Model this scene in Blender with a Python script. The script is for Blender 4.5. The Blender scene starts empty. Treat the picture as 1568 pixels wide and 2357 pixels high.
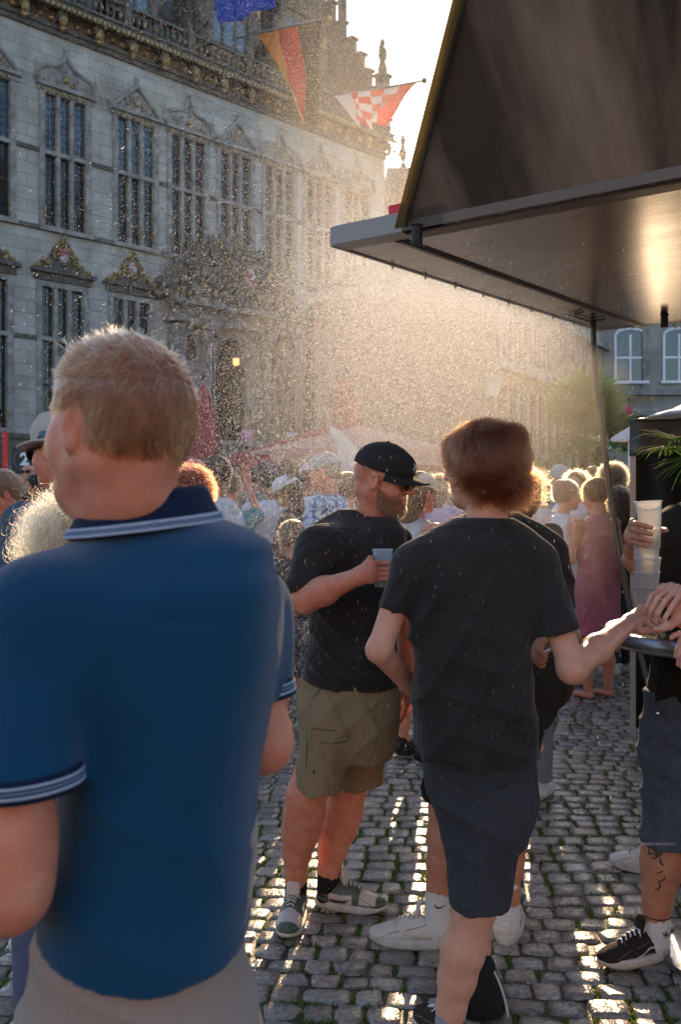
import bpy, math, random
import numpy as np
from mathutils import Vector, Matrix, Euler
R = math.radians
SC = bpy.context.scene
COL = SC.collection
random.seed(7); RNG = np.random.default_rng(7)

# ------------------------------------------------------------------ camera, sky, sun, exposure
EYE = 1.62; FOC = 1568*35/24; CX = 784.0; HZ = 1133.0
cam_d = bpy.data.cameras.new('camera'); cam = bpy.data.objects.new('camera', cam_d); COL.objects.link(cam)
cam.location = (0, 0, EYE); cam.rotation_euler = (R(90), 0, 0)
cam_d.sensor_fit = 'HORIZONTAL'; cam_d.sensor_width = 24; cam_d.lens = 35
cam_d.shift_y = -(1178-HZ)/1568
cam_d.clip_start = 0.05; cam_d.clip_end = 900
cam_d.dof.use_dof = True; cam_d.dof.focus_distance = 3.6; cam_d.dof.aperture_fstop = 5.6
SC.camera = cam
SUN_AZ = R(9.5); SUN_EL = R(18)
world = bpy.data.worlds.new('World'); SC.world = world; world.use_nodes = True
wn = world.node_tree.nodes; wl = world.node_tree.links
sky = wn.new('ShaderNodeTexSky'); sky.sky_type = 'NISHITA'; sky.sun_disc = False
sky.sun_elevation = SUN_EL; sky.sun_rotation = SUN_AZ; sky.air_density = 1.0; sky.dust_density = 1.0; sky.ozone_density = 1.6
bg = wn['Background']; wl.new(sky.outputs[0], bg.inputs[0]); bg.inputs[1].default_value = 0.15
sd = bpy.data.lights.new('sun', 'SUN'); sd.energy = 3.8; sd.angle = R(0.5); sd.color = (1.0, 0.70, 0.41)
sun = bpy.data.objects.new('sun', sd); COL.objects.link(sun)
sdir = Vector((math.sin(SUN_AZ)*math.cos(SUN_EL), math.cos(SUN_AZ)*math.cos(SUN_EL), math.sin(SUN_EL)))
sun.rotation_euler = sdir.to_track_quat('Z', 'Y').to_euler(); sun.location = (20, 80, 40)
SC.view_settings.view_transform = 'Standard'; SC.view_settings.look = 'None'
SC.view_settings.exposure = 1.15; SC.view_settings.gamma = 1.0
SC.render.engine = 'CYCLES'
SC.cycles.use_denoising = True; SC.cycles.denoiser = 'OPENIMAGEDENOISE'; SC.cycles.denoising_prefilter = 'NONE'; SC.cycles.denoising_input_passes = 'RGB_ALBEDO_NORMAL'
SC.cycles.max_bounces = 8; SC.cycles.transparent_max_bounces = 24; SC.cycles.volume_bounces = 1
SC.cycles.sample_clamp_indirect = 6.0
try:
    SC.cycles_curves.shape = 'RIBBONS'
except Exception: pass

def PX(x, y, d):            # photo pixel (1568 wide) at depth d -> world point
    return Vector(((x-CX)*d/FOC, d, EYE-(y-HZ)*d/FOC))
def V(*a): return Vector(a)

# ------------------------------------------------------------------ tagging and linking
def tag(o, label=None, cat=None, group=None, kind=None):
    if label: o['label'] = label
    if cat: o['category'] = cat
    if group: o['group'] = group
    if kind: o['kind'] = kind
    return o
def empty(name, loc=(0, 0, 0), rz=0, label=None, cat=None, group=None, kind=None):
    o = bpy.data.objects.new(name, None); COL.objects.link(o)
    o.empty_display_size = 0.1
    o.location = loc; o.rotation_euler = (0, 0, rz)
    return tag(o, label, cat, group, kind)
def link(name, me, mat=None, parent=None, smooth=False):
    o = bpy.data.objects.new(name, me); COL.objects.link(o)
    if mat is not None and len(me.materials) == 0:
        for m in (mat if isinstance(mat, (list, tuple)) else [mat]): me.materials.append(m)
    if parent is not None: o.parent = parent
    if smooth and len(me.polygons): me.polygons.foreach_set('use_smooth', [True]*len(me.polygons))
    return o
def copy_tree(o, parent=None, loc=None, rz=None):
    c = o.copy(); COL.objects.link(c)
    if parent is not None: c.parent = parent
    if loc is not None: c.location = loc
    if rz is not None: c.rotation_euler = (0, 0, rz)
    for ch in list(o.children):
        copy_tree(ch, c)
    return c
def mesh_np(name, verts, faces, mat=None, parent=None, smooth=False, mats=None):
    me = bpy.data.meshes.new(name)
    verts = np.asarray(verts, dtype=np.float32); faces = np.asarray(faces, dtype=np.int32)
    k = faces.shape[1]
    me.vertices.add(len(verts)); me.vertices.foreach_set('co', verts.ravel())
    me.loops.add(faces.size); me.loops.foreach_set('vertex_index', faces.ravel())
    me.polygons.add(len(faces)); me.polygons.foreach_set('loop_start', np.arange(0, faces.size, k, dtype=np.int32))
    if mats is not None: me.polygons.foreach_set('material_index', np.asarray(mats, dtype=np.int32))
    me.update(calc_edges=True); me.validate()
    return link(name, me, mat, parent, smooth)

class MB:                    # plain mesh builder: boxes, prisms, tubes, lathes -> one mesh object
    def __init__(s): s.v = []; s.f = []; s.m = []; s.mi = 0
    def add(s, vs, fs):
        b = len(s.v); s.v += [tuple(v) for v in vs]; s.f += [tuple(b+i for i in f) for f in fs]; s.m += [s.mi]*len(fs); return s
    def box(s, x0, x1, y0, y1, z0, z1, bev=0.0):
        if bev <= 0:
            vs = [(x, y, z) for z in (z0, z1) for y in (y0, y1) for x in (x0, x1)]
            return s.add(vs, [(0, 2, 3, 1), (4, 5, 7, 6), (0, 1, 5, 4), (2, 6, 7, 3), (0, 4, 6, 2), (1, 3, 7, 5)])
        b = min(bev, (x1-x0)/2.01, (y1-y0)/2.01, (z1-z0)/2.01)
        vs = []; 
        for z, i in ((z0, b), (z0+b, 0), (z1-b, 0), (z1, b)):
            vs += [(x0+i+(b if not i else 0), y0+i, z), (x1-i-(b if not i else 0), y0+i, z), (x1-i, y0+i+(b if not i else 0), z), (x1-i, y1-i-(b if not i else 0), z),
                   (x1-i-(b if not i else 0), y1-i, z), (x0+i+(b if not i else 0), y1-i, z), (x0+i, y1-i-(b if not i else 0), z), (x0+i, y0+i+(b if not i else 0), z)]
        fs = [tuple(range(7, -1, -1)), tuple(range(24, 32))]
        for k in range(3):
            for i in range(8):
                j = (i+1) % 8; fs.append((k*8+i, k*8+j, k*8+8+j, k*8+8+i))
        return s.add(vs, fs)
    def hexa(s, c8):         # bottom 4 (ccw) + top 4
        return s.add(c8, [(3, 2, 1, 0), (4, 5, 6, 7), (0, 1, 5, 4), (1, 2, 6, 5), (2, 3, 7, 6), (3, 0, 4, 7)])
    def prism(s, poly, y0, y1):      # polygon in local xz, extruded along y
        n = len(poly); vs = [(x, y0, z) for x, z in poly]+[(x, y1, z) for x, z in poly]
        fs = [tuple(range(n)), tuple(range(2*n-1, n-1, -1))]+[(i, n+i, n+(i+1) % n, (i+1) % n) for i in range(n)]
        return s.add(vs, fs)
    def tube(s, pts, r, n=8, cap=True):
        pts = [Vector(p) for p in pts]; rs = r if isinstance(r, (list, tuple)) else [r]*len(pts)
        up = Vector((0, 0, 1)); vs = []; t0 = (pts[1]-pts[0]).normalized()
        if abs(t0.dot(up)) > .95: up = Vector((0, 1, 0))
        u = t0.cross(up).normalized()
        for i, p in enumerate(pts):
            t = (pts[min(i+1, len(pts)-1)]-pts[max(i-1, 0)]).normalized()
            u = (u-t*u.dot(t)).normalized(); w = t.cross(u)
            for k in range(n):
                a = 2*math.pi*k/n; vs.append(p+(u*math.cos(a)+w*math.sin(a))*rs[i])
        fs = [(i*n+k, i*n+(k+1) % n, (i+1)*n+(k+1) % n, (i+1)*n+k) for i in range(len(pts)-1) for k in range(n)]
        if cap: fs += [tuple(range(n-1, -1, -1)), tuple(range((len(pts)-1)*n, len(pts)*n))]
        return s.add(vs, fs)
    def lathe(s, prof, n=16, c=(0, 0, 0), sx=1, sy=1):
        vs = [(c[0]+r*math.cos(2*math.pi*k/n)*sx, c[1]+r*math.sin(2*math.pi*k/n)*sy, c[2]+z) for r, z in prof for k in range(n)]
        fs = [(i*n+k, i*n+(k+1) % n, (i+1)*n+(k+1) % n, (i+1)*n+k) for i in range(len(prof)-1) for k in range(n)]
        if prof[0][0] > 1e-5: fs.append(tuple(range(n-1, -1, -1)))
        if prof[-1][0] > 1e-5: fs.append(tuple(range((len(prof)-1)*n, len(prof)*n)))
        return s.add(vs, fs)
    def ball(s, c, rx, ry=None, rz=None, n=8, m=6):
        ry = ry or rx; rz = rz or rx
        prof = [(math.sin(math.pi*i/m), -math.cos(math.pi*i/m)) for i in range(m+1)]
        vs = [(c[0]+r*math.cos(2*math.pi*k/n)*rx, c[1]+r*math.sin(2*math.pi*k/n)*ry, c[2]+z*rz) for r, z in prof for k in range(n)]
        return s.add(vs, [(i*n+k, i*n+(k+1) % n, (i+1)*n+(k+1) % n, (i+1)*n+k) for i in range(m) for k in range(n)])
    def build(s, name, mat=None, parent=None, smooth=False, bevel=0.0):
        me = bpy.data.meshes.new(name); me.from_pydata(s.v, [], s.f); 
        if isinstance(mat, (list, tuple)): 
            for m in mat: me.materials.append(m)
            me.polygons.foreach_set('material_index', s.m)
        me.update(); o = link(name, me, mat, parent, smooth)
        if bevel > 0:
            b = o.modifiers.new('bevel', 'BEVEL'); b.width = bevel; b.segments = 2; b.limit_method = 'ANGLE'
        return o

def hair(name, pts, rad, mat, parent=None):      # pts (N,K,3); rad (K,) or (N,K)
    N, K = pts.shape[:2]
    if N < 1: print('EMPTY HAIR', name); return None
    hc = bpy.data.hair_curves.new(name); hc.add_curves([K]*N)
    hc.attributes['position'].data.foreach_set('vector', np.ascontiguousarray(pts, dtype=np.float32).ravel())
    a = hc.attributes.get('radius') or hc.attributes.new('radius', 'FLOAT', 'POINT')
    rr = np.broadcast_to(np.asarray(rad, dtype=np.float32), (N, K))
    a.data.foreach_set('value', np.ascontiguousarray(rr).ravel())
    hc.materials.append(mat)
    o = bpy.data.objects.new(name, hc); COL.objects.link(o)
    if parent is not None: o.parent = parent
    return o

# ------------------------------------------------------------------ materials
MATS = {}
def mat(name, col=(.5, .5, .5), rough=.6, metal=0, spec=.5, sss=0, sss_col=None, trans=0, noise=0, nscale=5, col2=None, bump=0, bscale=60, emit=None, estr=0,
        coat=0, sheen=0, alpha=1, ramp=(.35, .65), det=5, stretch=None, rnoise=0, aniso=0, ior=1.45, coords='Object'):
    if name in MATS: return MATS[name]
    m = bpy.data.materials.new(name); m.use_nodes = True; MATS[name] = m
    nt = m.node_tree; N = nt.nodes; L = nt.links; b = N['Principled BSDF']
    b.inputs['Base Color'].default_value = (*col, 1); b.inputs['Roughness'].default_value = rough; b.inputs['Metallic'].default_value = metal
    b.inputs['Specular IOR Level'].default_value = spec; b.inputs['IOR'].default_value = ior
    b.inputs['Transmission Weight'].default_value = trans; b.inputs['Coat Weight'].default_value = coat; b.inputs['Coat Roughness'].default_value = .1
    b.inputs['Alpha'].default_value = alpha
    if sheen: b.inputs['Sheen Weight'].default_value = sheen; b.inputs['Sheen Roughness'].default_value = .4
    if aniso: b.inputs['Anisotropic'].default_value = aniso
    if sss:
        b.inputs['Subsurface Weight'].default_value = sss; b.inputs['Subsurface Radius'].default_value = (1.0, .35, .2); b.inputs['Subsurface Scale'].default_value = .012
    if emit: b.inputs['Emission Color'].default_value = (*emit, 1); b.inputs['Emission Strength'].default_value = estr
    tc = N.new('ShaderNodeTexCoord'); mp = N.new('ShaderNodeMapping'); L.new(tc.outputs[coords], mp.inputs[0])
    if stretch: mp.inputs['Scale'].default_value = stretch
    if col2 is not None or noise:
        t = N.new('ShaderNodeTexNoise'); t.inputs['Scale'].default_value = nscale; t.inputs['Detail'].default_value = det; t.inputs['Roughness'].default_value = .6
        L.new(mp.outputs[0], t.inputs[0])
        r = N.new('ShaderNodeValToRGB'); r.color_ramp.elements[0].position = ramp[0]; r.color_ramp.elements[1].position = ramp[1]
        c2 = col2 if col2 is not None else tuple(c*(1-noise) for c in col)
        r.color_ramp.elements[0].color = (*col, 1); r.color_ramp.elements[1].color = (*c2, 1)
        L.new(t.outputs['Fac'], r.inputs[0]); L.new(r.outputs[0], b.inputs['Base Color'])
        if rnoise:
            mr = N.new('ShaderNodeMapRange'); mr.inputs[3].default_value = max(0.02, rough-rnoise); mr.inputs[4].default_value = rough+rnoise
            L.new(t.outputs['Fac'], mr.inputs[0]); L.new(mr.outputs[0], b.inputs['Roughness'])
    if bump:
        t2 = N.new('ShaderNodeTexNoise'); t2.inputs['Scale'].default_value = bscale; t2.inputs['Detail'].default_value = 4; L.new(mp.outputs[0], t2.inputs[0])
        bn = N.new('ShaderNodeBump'); bn.inputs['Strength'].default_value = bump; bn.inputs['Distance'].default_value = .01
        L.new(t2.outputs['Fac'], bn.inputs['Height']); L.new(bn.outputs[0], b.inputs['Normal'])
    return m
def hairmat(name, col, rough=.35, trans=.5):
    if name in MATS: return MATS[name]
    m = bpy.data.materials.new(name); m.use_nodes = True; MATS[name] = m
    nt = m.node_tree; N = nt.nodes; L = nt.links; N.clear()
    o = N.new('ShaderNodeOutputMaterial'); p = N.new('ShaderNodeBsdfHairPrincipled')
    p.model = 'CHIANG' if hasattr(p, 'model') else p.model
    p.parametrization = 'COLOR'; p.inputs['Color'].default_value = (*col, 1); p.inputs['Roughness'].default_value = rough
    p.inputs['Radial Roughness'].default_value = .5
    L.new(p.outputs[0], o.inputs[0]); return m

# ------------------------------------------------------------------ signed-distance modelling -> surface nets
def _a(p): return np.array(p, dtype=np.float32)
class SDF:
    def __init__(s): s.ops = []; s.lo = np.full(3, 1e9); s.hi = np.full(3, -1e9)
    def _bb(s, pts, r):
        for p in pts: s.lo = np.minimum(s.lo, np.array(p)-r); s.hi = np.maximum(s.hi, np.array(p)+r)
    def cap(s, a, b, ra, rb=None, k=.02, flat=None, op='u'):   # tapered capsule; flat=(axis vec, factor) squeezes across the axis
        rb = ra if rb is None else rb; s._bb((a, b), max(ra, rb)*(1.3 if flat is None else 1.8)) if op == 'u' else None
        A = _a(a); B = _a(b); BA = B-A; L2 = max(float(BA@BA), 1e-9)
        fl = None
        if flat is not None: ax = _a(Vector(flat[0]).normalized()); fl = (ax, flat[1])
        def f(P):
            q = P-A; h = np.clip((q@BA)/L2, 0, 1); w = q-h[:, None]*BA
            if fl is not None: w = w+((1/fl[1]-1)*(w@fl[0]))[:, None]*fl[0]
            r = ra+(rb-ra)*h; n = np.sqrt((w*w).sum(1))
            d = n-r
            return d if fl is None else d*np.where(fl[1] < 1, 0.7, 1.0)
        s.ops.append((op, k, f)); return s
    def chain(s, pts, rs, k=.02, flat=None):
        for i in range(len(pts)-1): s.cap(pts[i], pts[i+1], rs[i], rs[i+1], k, flat)
        return s
    def ell(s, c, r, k=.02, rot=None, op='u'):
        c_ = _a(c); r_ = _a(r); M = None if rot is None else np.array(Euler([R(v) for v in rot]).to_matrix(), dtype=np.float32)
        if op == 'u': s._bb((c,), max(r))
        def f(P):
            q = P-c_
            if M is not None: q = q@M
            k0 = np.sqrt(((q/r_)**2).sum(1)); k1 = np.sqrt(((q/(r_*r_))**2).sum(1))+1e-9
            return k0*(k0-1)/k1
        s.ops.append((op, k, f)); return s
    def loft(s, rows, k=.02, yaw=0, p=2.3, op='u'):   # rows: (z, cx, cy, rx, ry)
        rows = sorted(rows); Z = np.array([r[0] for r in rows], dtype=np.float32); C = [np.array([r[i] for r in rows], dtype=np.float32) for i in range(1, 5)]
        if op == 'u':
            for r in rows: s._bb(((r[1], r[2], r[0]),), max(r[3], r[4])*1.02)
        # smooth interpolation table
        zz = np.linspace(Z[0], Z[-1], 160).astype(np.float32)
        T = []
        for c in C:
            m = np.gradient(c, Z); i = np.clip(np.searchsorted(Z, zz)-1, 0, len(Z)-2); h = Z[i+1]-Z[i]; t = (zz-Z[i])/h
            T.append((2*t**3-3*t**2+1)*c[i]+(t**3-2*t**2+t)*h*m[i]+(-2*t**3+3*t**2)*c[i+1]+(t**3-t**2)*h*m[i+1])
        ca, sa = math.cos(yaw), math.sin(yaw)
        def f(P):
            z = P[:, 2]; zc = np.clip(z, Z[0], Z[-1]); cx, cy, rx, ry = [np.interp(zc, zz, t) for t in T]
            x = P[:, 0]-cx; y = P[:, 1]-cy; xr = x*ca+y*sa; yr = -x*sa+y*ca
            q = (np.abs(xr/rx)**p+np.abs(yr/ry)**p)**(1/p)
            rr = np.sqrt(xr*xr+yr*yr)+1e-6
            d = rr-rr/np.maximum(q, 1e-4)
            d = np.where(q < 0.05, -np.minimum(rx, ry), d)
            dz = np.abs(z-zc)
            return np.where(dz > 0, np.sqrt(np.maximum(d, 0)**2+dz**2), d)*0.9
        s.ops.append((op, k, f)); return s
    def cut(s, p, n):        # keep the side opposite to n (removes where (x-p).n > 0)
        p_ = _a(p); n_ = _a(Vector(n).normalized())
        s.ops.append(('cut', 0, lambda P: (P-p_)@n_)); return s
    def disp(s, f): s.ops.append(('disp', 0, f)); return s
    def ev(s, P):
        d = None
        for op, k, f in s.ops:
            e = f(P)
            if op == 'u':
                if d is None: d = e
                elif k <= 0: d = np.minimum(d, e)
                else:
                    h = np.maximum(k-np.abs(d-e), 0)/k; d = np.minimum(d, e)-h*h*k*.25
            elif op == 'sub':
                h = np.maximum(k-np.abs(-d-e), 0)/max(k, 1e-6); d = np.maximum(d, -e)+h*h*k*.25
            elif op == 'cut': d = np.maximum(d, e)
            elif op == 'disp': d = d+e
        return d.astype(np.float32)
    def mesh(s, res=.008, lo=None, hi=None):
        lo = np.array(s.lo if lo is None else lo, float)-3*res; hi = np.array(s.hi if hi is None else hi, float)+3*res
        B = 8; nb = np.maximum(1, np.ceil((hi-lo)/(res*B)).astype(int)); n = nb*B+1
        G = np.ones(n, dtype=np.float32)
        bc = np.stack(np.meshgrid(*[lo[i]+(np.arange(nb[i])+.5)*B*res for i in range(3)], indexing='ij'), -1).reshape(-1, 3).astype(np.float32)
        dc = np.concatenate([s.ev(c) for c in np.array_split(bc, max(1, len(bc)//60000))])
        act = np.abs(dc) < B*res*0.87*1.6+.02
        idx = np.stack(np.unravel_index(np.arange(len(bc)), nb), -1)
        G4 = np.repeat(np.repeat(np.repeat(dc.reshape(nb), B, 0), B, 1), B, 2); G[:-1, :-1, :-1] = G4
        o = np.stack(np.meshgrid(*[np.arange(B+1)]*3, indexing='ij'), -1).reshape(-1, 3)
        ia = idx[act]
        for ch in np.array_split(ia, max(1, len(ia)//400)):
            if not len(ch): continue
            g = (ch[:, None, :]*B+o[None]).reshape(-1, 3); P = (lo+g*res).astype(np.float32)
            G[g[:, 0], g[:, 1], g[:, 2]] = s.ev(P)
        G[0] = G[-1] = 1; G[:, 0] = G[:, -1] = 1; G[:, :, 0] = G[:, :, -1] = 1
        return surf_nets(G, lo, res)
def surf_nets(G, lo, res):
    I = G < 0; n = np.array(G.shape)-1
    cs = np.zeros(n, dtype=np.int8)
    for dx in (0, 1):
        for dy in (0, 1):
            for dz in (0, 1): cs += I[dx:dx+n[0], dy:dy+n[1], dz:dz+n[2]]
    A = (cs > 0) & (cs < 8); ci = np.argwhere(A); m = len(ci)
    vid = np.full(n, -1, dtype=np.int32); vid[A] = np.arange(m)
    S = np.zeros((m, 3)); W = np.zeros(m)
    cor = [(a, b, c) for a in (0, 1) for b in (0, 1) for c in (0, 1)]
    vals = {c: G[ci[:, 0]+c[0], ci[:, 1]+c[1], ci[:, 2]+c[2]] for c in cor}
    for c in cor:
        for ax in range(3):
            if c[ax] == 0:
                e = list(c); e[ax] = 1; a = vals[c]; b = vals[tuple(e)]; x = (a < 0) != (b < 0)
                t = np.where(x, a/np.where(a == b, 1, a-b), 0)
                p = np.array(c, float)[None].repeat(m, 0); p[:, ax] += t
                S += p*x[:, None]; W += x
    v = lo+(ci+S/W[:, None])*res
    F = []
    for ax in range(3):
        u, w = [(1, 2), (2, 0), (0, 1)][ax]
        sl0 = [slice(None)]*3; sl1 = [slice(None)]*3; sl0[ax] = slice(0, -1); sl1[ax] = slice(1, None)
        a = I[tuple(sl0)]; b = I[tuple(sl1)]; e = np.argwhere(a != b)
        e = e[(e[:, u] > 0) & (e[:, w] > 0) & (e[:, u] < n[u]) & (e[:, w] < n[w])]
        flip = a[e[:, 0], e[:, 1], e[:, 2]]
        q = []
        for du, dw in ((1, 1), (0, 1), (0, 0), (1, 0)):
            g = e.copy(); g[:, u] -= du; g[:, w] -= dw; q.append(vid[g[:, 0], g[:, 1], g[:, 2]])
        q = np.stack(q, 1); q[~flip] = q[~flip][:, ::-1]; F.append(q)
    return v, np.concatenate(F)
def join_vf(parts):
    vs = []; fs = []; b = 0
    for v, f in parts: vs.append(v); fs.append(f+b); b += len(v)
    return np.concatenate(vs), np.concatenate(fs)
def vnoise(P, s, seed=0):       # cheap smooth pseudo-noise from sines
    r = np.random.default_rng(seed); o = 0
    for i in range(5):
        w = r.normal(size=3)*s*(1+.45*i); o = o+np.sin(P@w.astype(np.float32)+r.uniform(0, 6.28))/(1+.5*i)
    return o/2.6
# ================================================================== SETTING
# ------------------------------------------------------------------ materials of the place
def stone_blocks(name, c1, c2, mortar, bw=.95, bh=.42, stain=None):
    m = bpy.data.materials.new(name); m.use_nodes = True; N = m.node_tree.nodes; L = m.node_tree.links; b = N['Principled BSDF']
    tc = N.new('ShaderNodeTexCoord'); sx = N.new('ShaderNodeSeparateXYZ'); cb = N.new('ShaderNodeCombineXYZ')
    L.new(tc.outputs['Object'], sx.inputs[0]); L.new(sx.outputs[0], cb.inputs[0]); L.new(sx.outputs[2], cb.inputs[1])
    br = N.new('ShaderNodeTexBrick'); br.inputs['Scale'].default_value = 1; br.inputs['Brick Width'].default_value = bw; br.inputs['Row Height'].default_value = bh
    br.inputs['Mortar Size'].default_value = .012; br.inputs['Mortar Smooth'].default_value = .4; br.inputs['Color1'].default_value = (*c1, 1); br.inputs['Color2'].default_value = (*c2, 1); br.inputs['Mortar'].default_value = (*mortar, 1)
    L.new(cb.outputs[0], br.inputs[0])
    n = N.new('ShaderNodeTexNoise'); n.inputs['Scale'].default_value = .8; n.inputs['Detail'].default_value = 8; L.new(tc.outputs['Object'], n.inputs[0])
    r = N.new('ShaderNodeValToRGB'); r.color_ramp.elements[0].position = .35; r.color_ramp.elements[1].position = .7
    st = stain or (.12, .10, .08); r.color_ramp.elements[0].color = (*[min(1, v*1.0) for v in (1, 1, 1)], 1); r.color_ramp.elements[1].color = (.62, .58, .52, 1)
    L.new(n.outputs['Fac'], r.inputs[0])
    mx = N.new('ShaderNodeMix'); mx.data_type = 'RGBA'; mx.blend_type = 'MULTIPLY'; mx.inputs[0].default_value = 1
    L.new(br.outputs['Color'], mx.inputs[6]); L.new(r.outputs[0], mx.inputs[7])
    n2 = N.new('ShaderNodeTexNoise'); n2.inputs['Scale'].default_value = .35; n2.inputs['Detail'].default_value = 3; L.new(tc.outputs['Object'], n2.inputs[0])
    r2 = N.new('ShaderNodeValToRGB'); r2.color_ramp.elements[0].position = .58; r2.color_ramp.elements[1].position = .72
    mx2 = N.new('ShaderNodeMix'); mx2.data_type = 'RGBA'; L.new(n2.outputs['Fac'], r2.inputs[0]); mr = N.new('ShaderNodeMath'); mr.operation = 'MULTIPLY'; mr.inputs[1].default_value = .55
    L.new(r2.outputs[0], mr.inputs[0]); L.new(mr.outputs[0], mx2.inputs[0]); L.new(mx.outputs[2], mx2.inputs[6]); mx2.inputs[7].default_value = (.42, .33, .20, 1)
    L.new(mx2.outputs[2], b.inputs['Base Color']); b.inputs['Roughness'].default_value = .85
    bp = N.new('ShaderNodeBump'); bp.inputs['Strength'].default_value = .6; bp.inputs['Distance'].default_value = .02; L.new(br.outputs['Fac'], bp.inputs['Height']); bp.invert = True
    L.new(bp.outputs[0], b.inputs['Normal']); MATS[name] = m; return m
M_STONE = stone_blocks('pale_sandstone', (.50, .49, .46), (.42, .42, .405), (.28, .27, .25))
M_PLINTH = stone_blocks('dark_plinth', (.22, .19, .16), (.16, .14, .12), (.08, .07, .06), 1.3, .6)
M_TRIM = mat('weathered_trim', (.35, .335, .31), .8, col2=(.18, .165, .15), nscale=2.5, bump=.3, bscale=30)
M_TRIMD = mat('soot_dark_trim', (.085, .075, .065), .8, col2=(.19, .17, .14), nscale=6, ramp=(.4, .8), bump=.6, bscale=18)
M_GOLD = mat('gilding', (.50, .34, .14), .5, metal=.55, noise=.7, nscale=9)
M_GLASS = mat('leaded_glass', (.022, .025, .028), .12, spec=.9, bump=.5, bscale=5)
M_GLASSW = mat('sky_tint_glass', (.10, .16, .21), .12, spec=.9, bump=.2, bscale=3)  # blue base colour stands in for sky reflected in the panes
M_LEAD = mat('lead_came', (.05, .045, .04), .6)
M_WOODD = mat('dark_oak', (.055, .035, .025), .6, noise=.5, nscale=10)
M_SLATE = mat('slate_roof', (.060, .066, .075), .5, col2=(.035, .037, .042), nscale=9, bump=.5, bscale=9)
M_RED = mat('parasol_red_cloth', (.36, .055, .06), .8, noise=.3, nscale=3)
M_BLACKMETAL = mat('black_metal', (.02, .02, .02), .4)
M_WHITEP = mat('white_paint', (.75, .77, .8), .5)

# ------------------------------------------------------------------ facade frame: local x along the wall, y into it, z up
FTH = math.atan((2909-CX)/FOC); FD = (math.sin(FTH), math.cos(FTH))
FX0 = (150-CX)*34/FOC; FY0 = 34.0
FROT = math.atan2(FD[1], FD[0])
def fac(x, y):                 # photo pixel on the facade plane -> (s, z)
    d = 34*(2909-150)/(2909-x); return ((d-34)/FD[1], EYE+(HZ-y)*d/FOC)
hall = empty('guild_hall', (FX0, FY0, 0), FROT, 'long pale sandstone guild hall with tall leaded windows and gilded ornament', 'building')
S0, S1 = -6.5, 16.9
WC = [-5.65, -2.85, 0.0, 2.9, 5.3, 7.7, 10.1, 12.5, 14.9]; WW = .84   # window centres, half width
LC = [-5.75, -2.95, -.1, 2.72, 12.4, 14.9]
# wall with real openings
def wall_with_holes(mb, s0, s1, z0, z1, holes, y0=0, y1=.35):
    holes = sorted(holes); x = s0
    for a, b, c, d in holes:
        if a > x: mb.box(x, a, y0, y1, z0, z1)
        mb.box(a, b, y0, y1, z0, c); mb.box(a, b, y0, y1, d, z1); x = b
    mb.box(x, s1, y0, y1, z0, z1)
mb = MB()
wall_with_holes(mb, S0, S1, 9.0, 17.1, [(c-WW, c+WW, 10.62, 15.12) for c in WC])
wall_with_holes(mb, S0, S1, 3.5, 8.998, [(c-WW, c+WW, 3.72, 8.6) for c in LC]+[(6.45, 8.35, 3.6, 7.8)])
mb.build('wall', M_STONE, hall)
MB().box(S0, S1, -.12, .3, 0, 3.38).build('plinth', M_PLINTH, hall)
mb = MB(); mb.box(S0-.05, S1+.05, -.2, .2, 3.38, 3.56); mb.box(S0, S1, -.1, .3, 17.1, 17.28); mb.box(S0, S1, -.17, .3, 17.28, 17.4)
mb.box(S0, S1, -.55, .3, 17.9, 18.06); mb.box(S0, S1, -.62, .3, 18.063, 18.16)
mb.box(S0, S1, -.11, .02, 10.42, 10.56)
xs = [S0]+[v for c in WC for v in (c-WW-.16, c+WW+.16)]+[S1]
for i in range(0, len(xs), 2): mb.box(xs[i], xs[i+1], -.07, .02, 13.02, 13.16)
xs = [S0]+[v for c in LC[:4] for v in (c-WW-.16, c+WW+.16)]+[4.0]
for i in range(0, len(xs), 2): mb.box(xs[i], xs[i+1], -.07, .02, 6.72, 6.86)
mb.build('string_course', M_TRIMD, hall)
mb = MB(); mb.box(S0, S1, -.05, .3, 17.4, 17.9); mb.build('frieze', mat('rusty_frieze', (.24, .15, .09), .8, col2=(.09, .075, .06), nscale=2, bump=.5, bscale=12), hall)
mb = MB(); x = S0
while x < S1: mb.box(x, x+.11, -.66, -.5, 17.78, 17.9); x += .2
mb.build('dentil_trim', mat('worn_gold', (.42, .30, .15), .6, noise=.5, nscale=7), hall)
x = S0+.5
while x < S1:                       # carved heads on consoles, bosses between them
    mb = MB(); mb.mi = 1; mb.box(x-.16, x+.16, -.42, -.05, 17.52, 17.78); mb.mi = 0
    mb.ball((x, -.42, 17.50), .15, .13, .2); mb.ball((x+.02, -.54, 17.47), .05); mb.ball((x, -.36, 17.27), .10, .08, .12); mb.ball((x+.16, -.3, 17.34), .07)
    mb.build('carved_head', [M_GOLD, M_TRIMD], hall)
    mb = MB(); mb.ball((x+.72, -.12, 17.62), .09); mb.ball((x+1.15, -.12, 17.6), .13, .1, .1); mb.ball((x+1.3, -.1, 17.66), .07); mb.build('gilt_trim', M_GOLD, hall); x += 1.42
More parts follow.
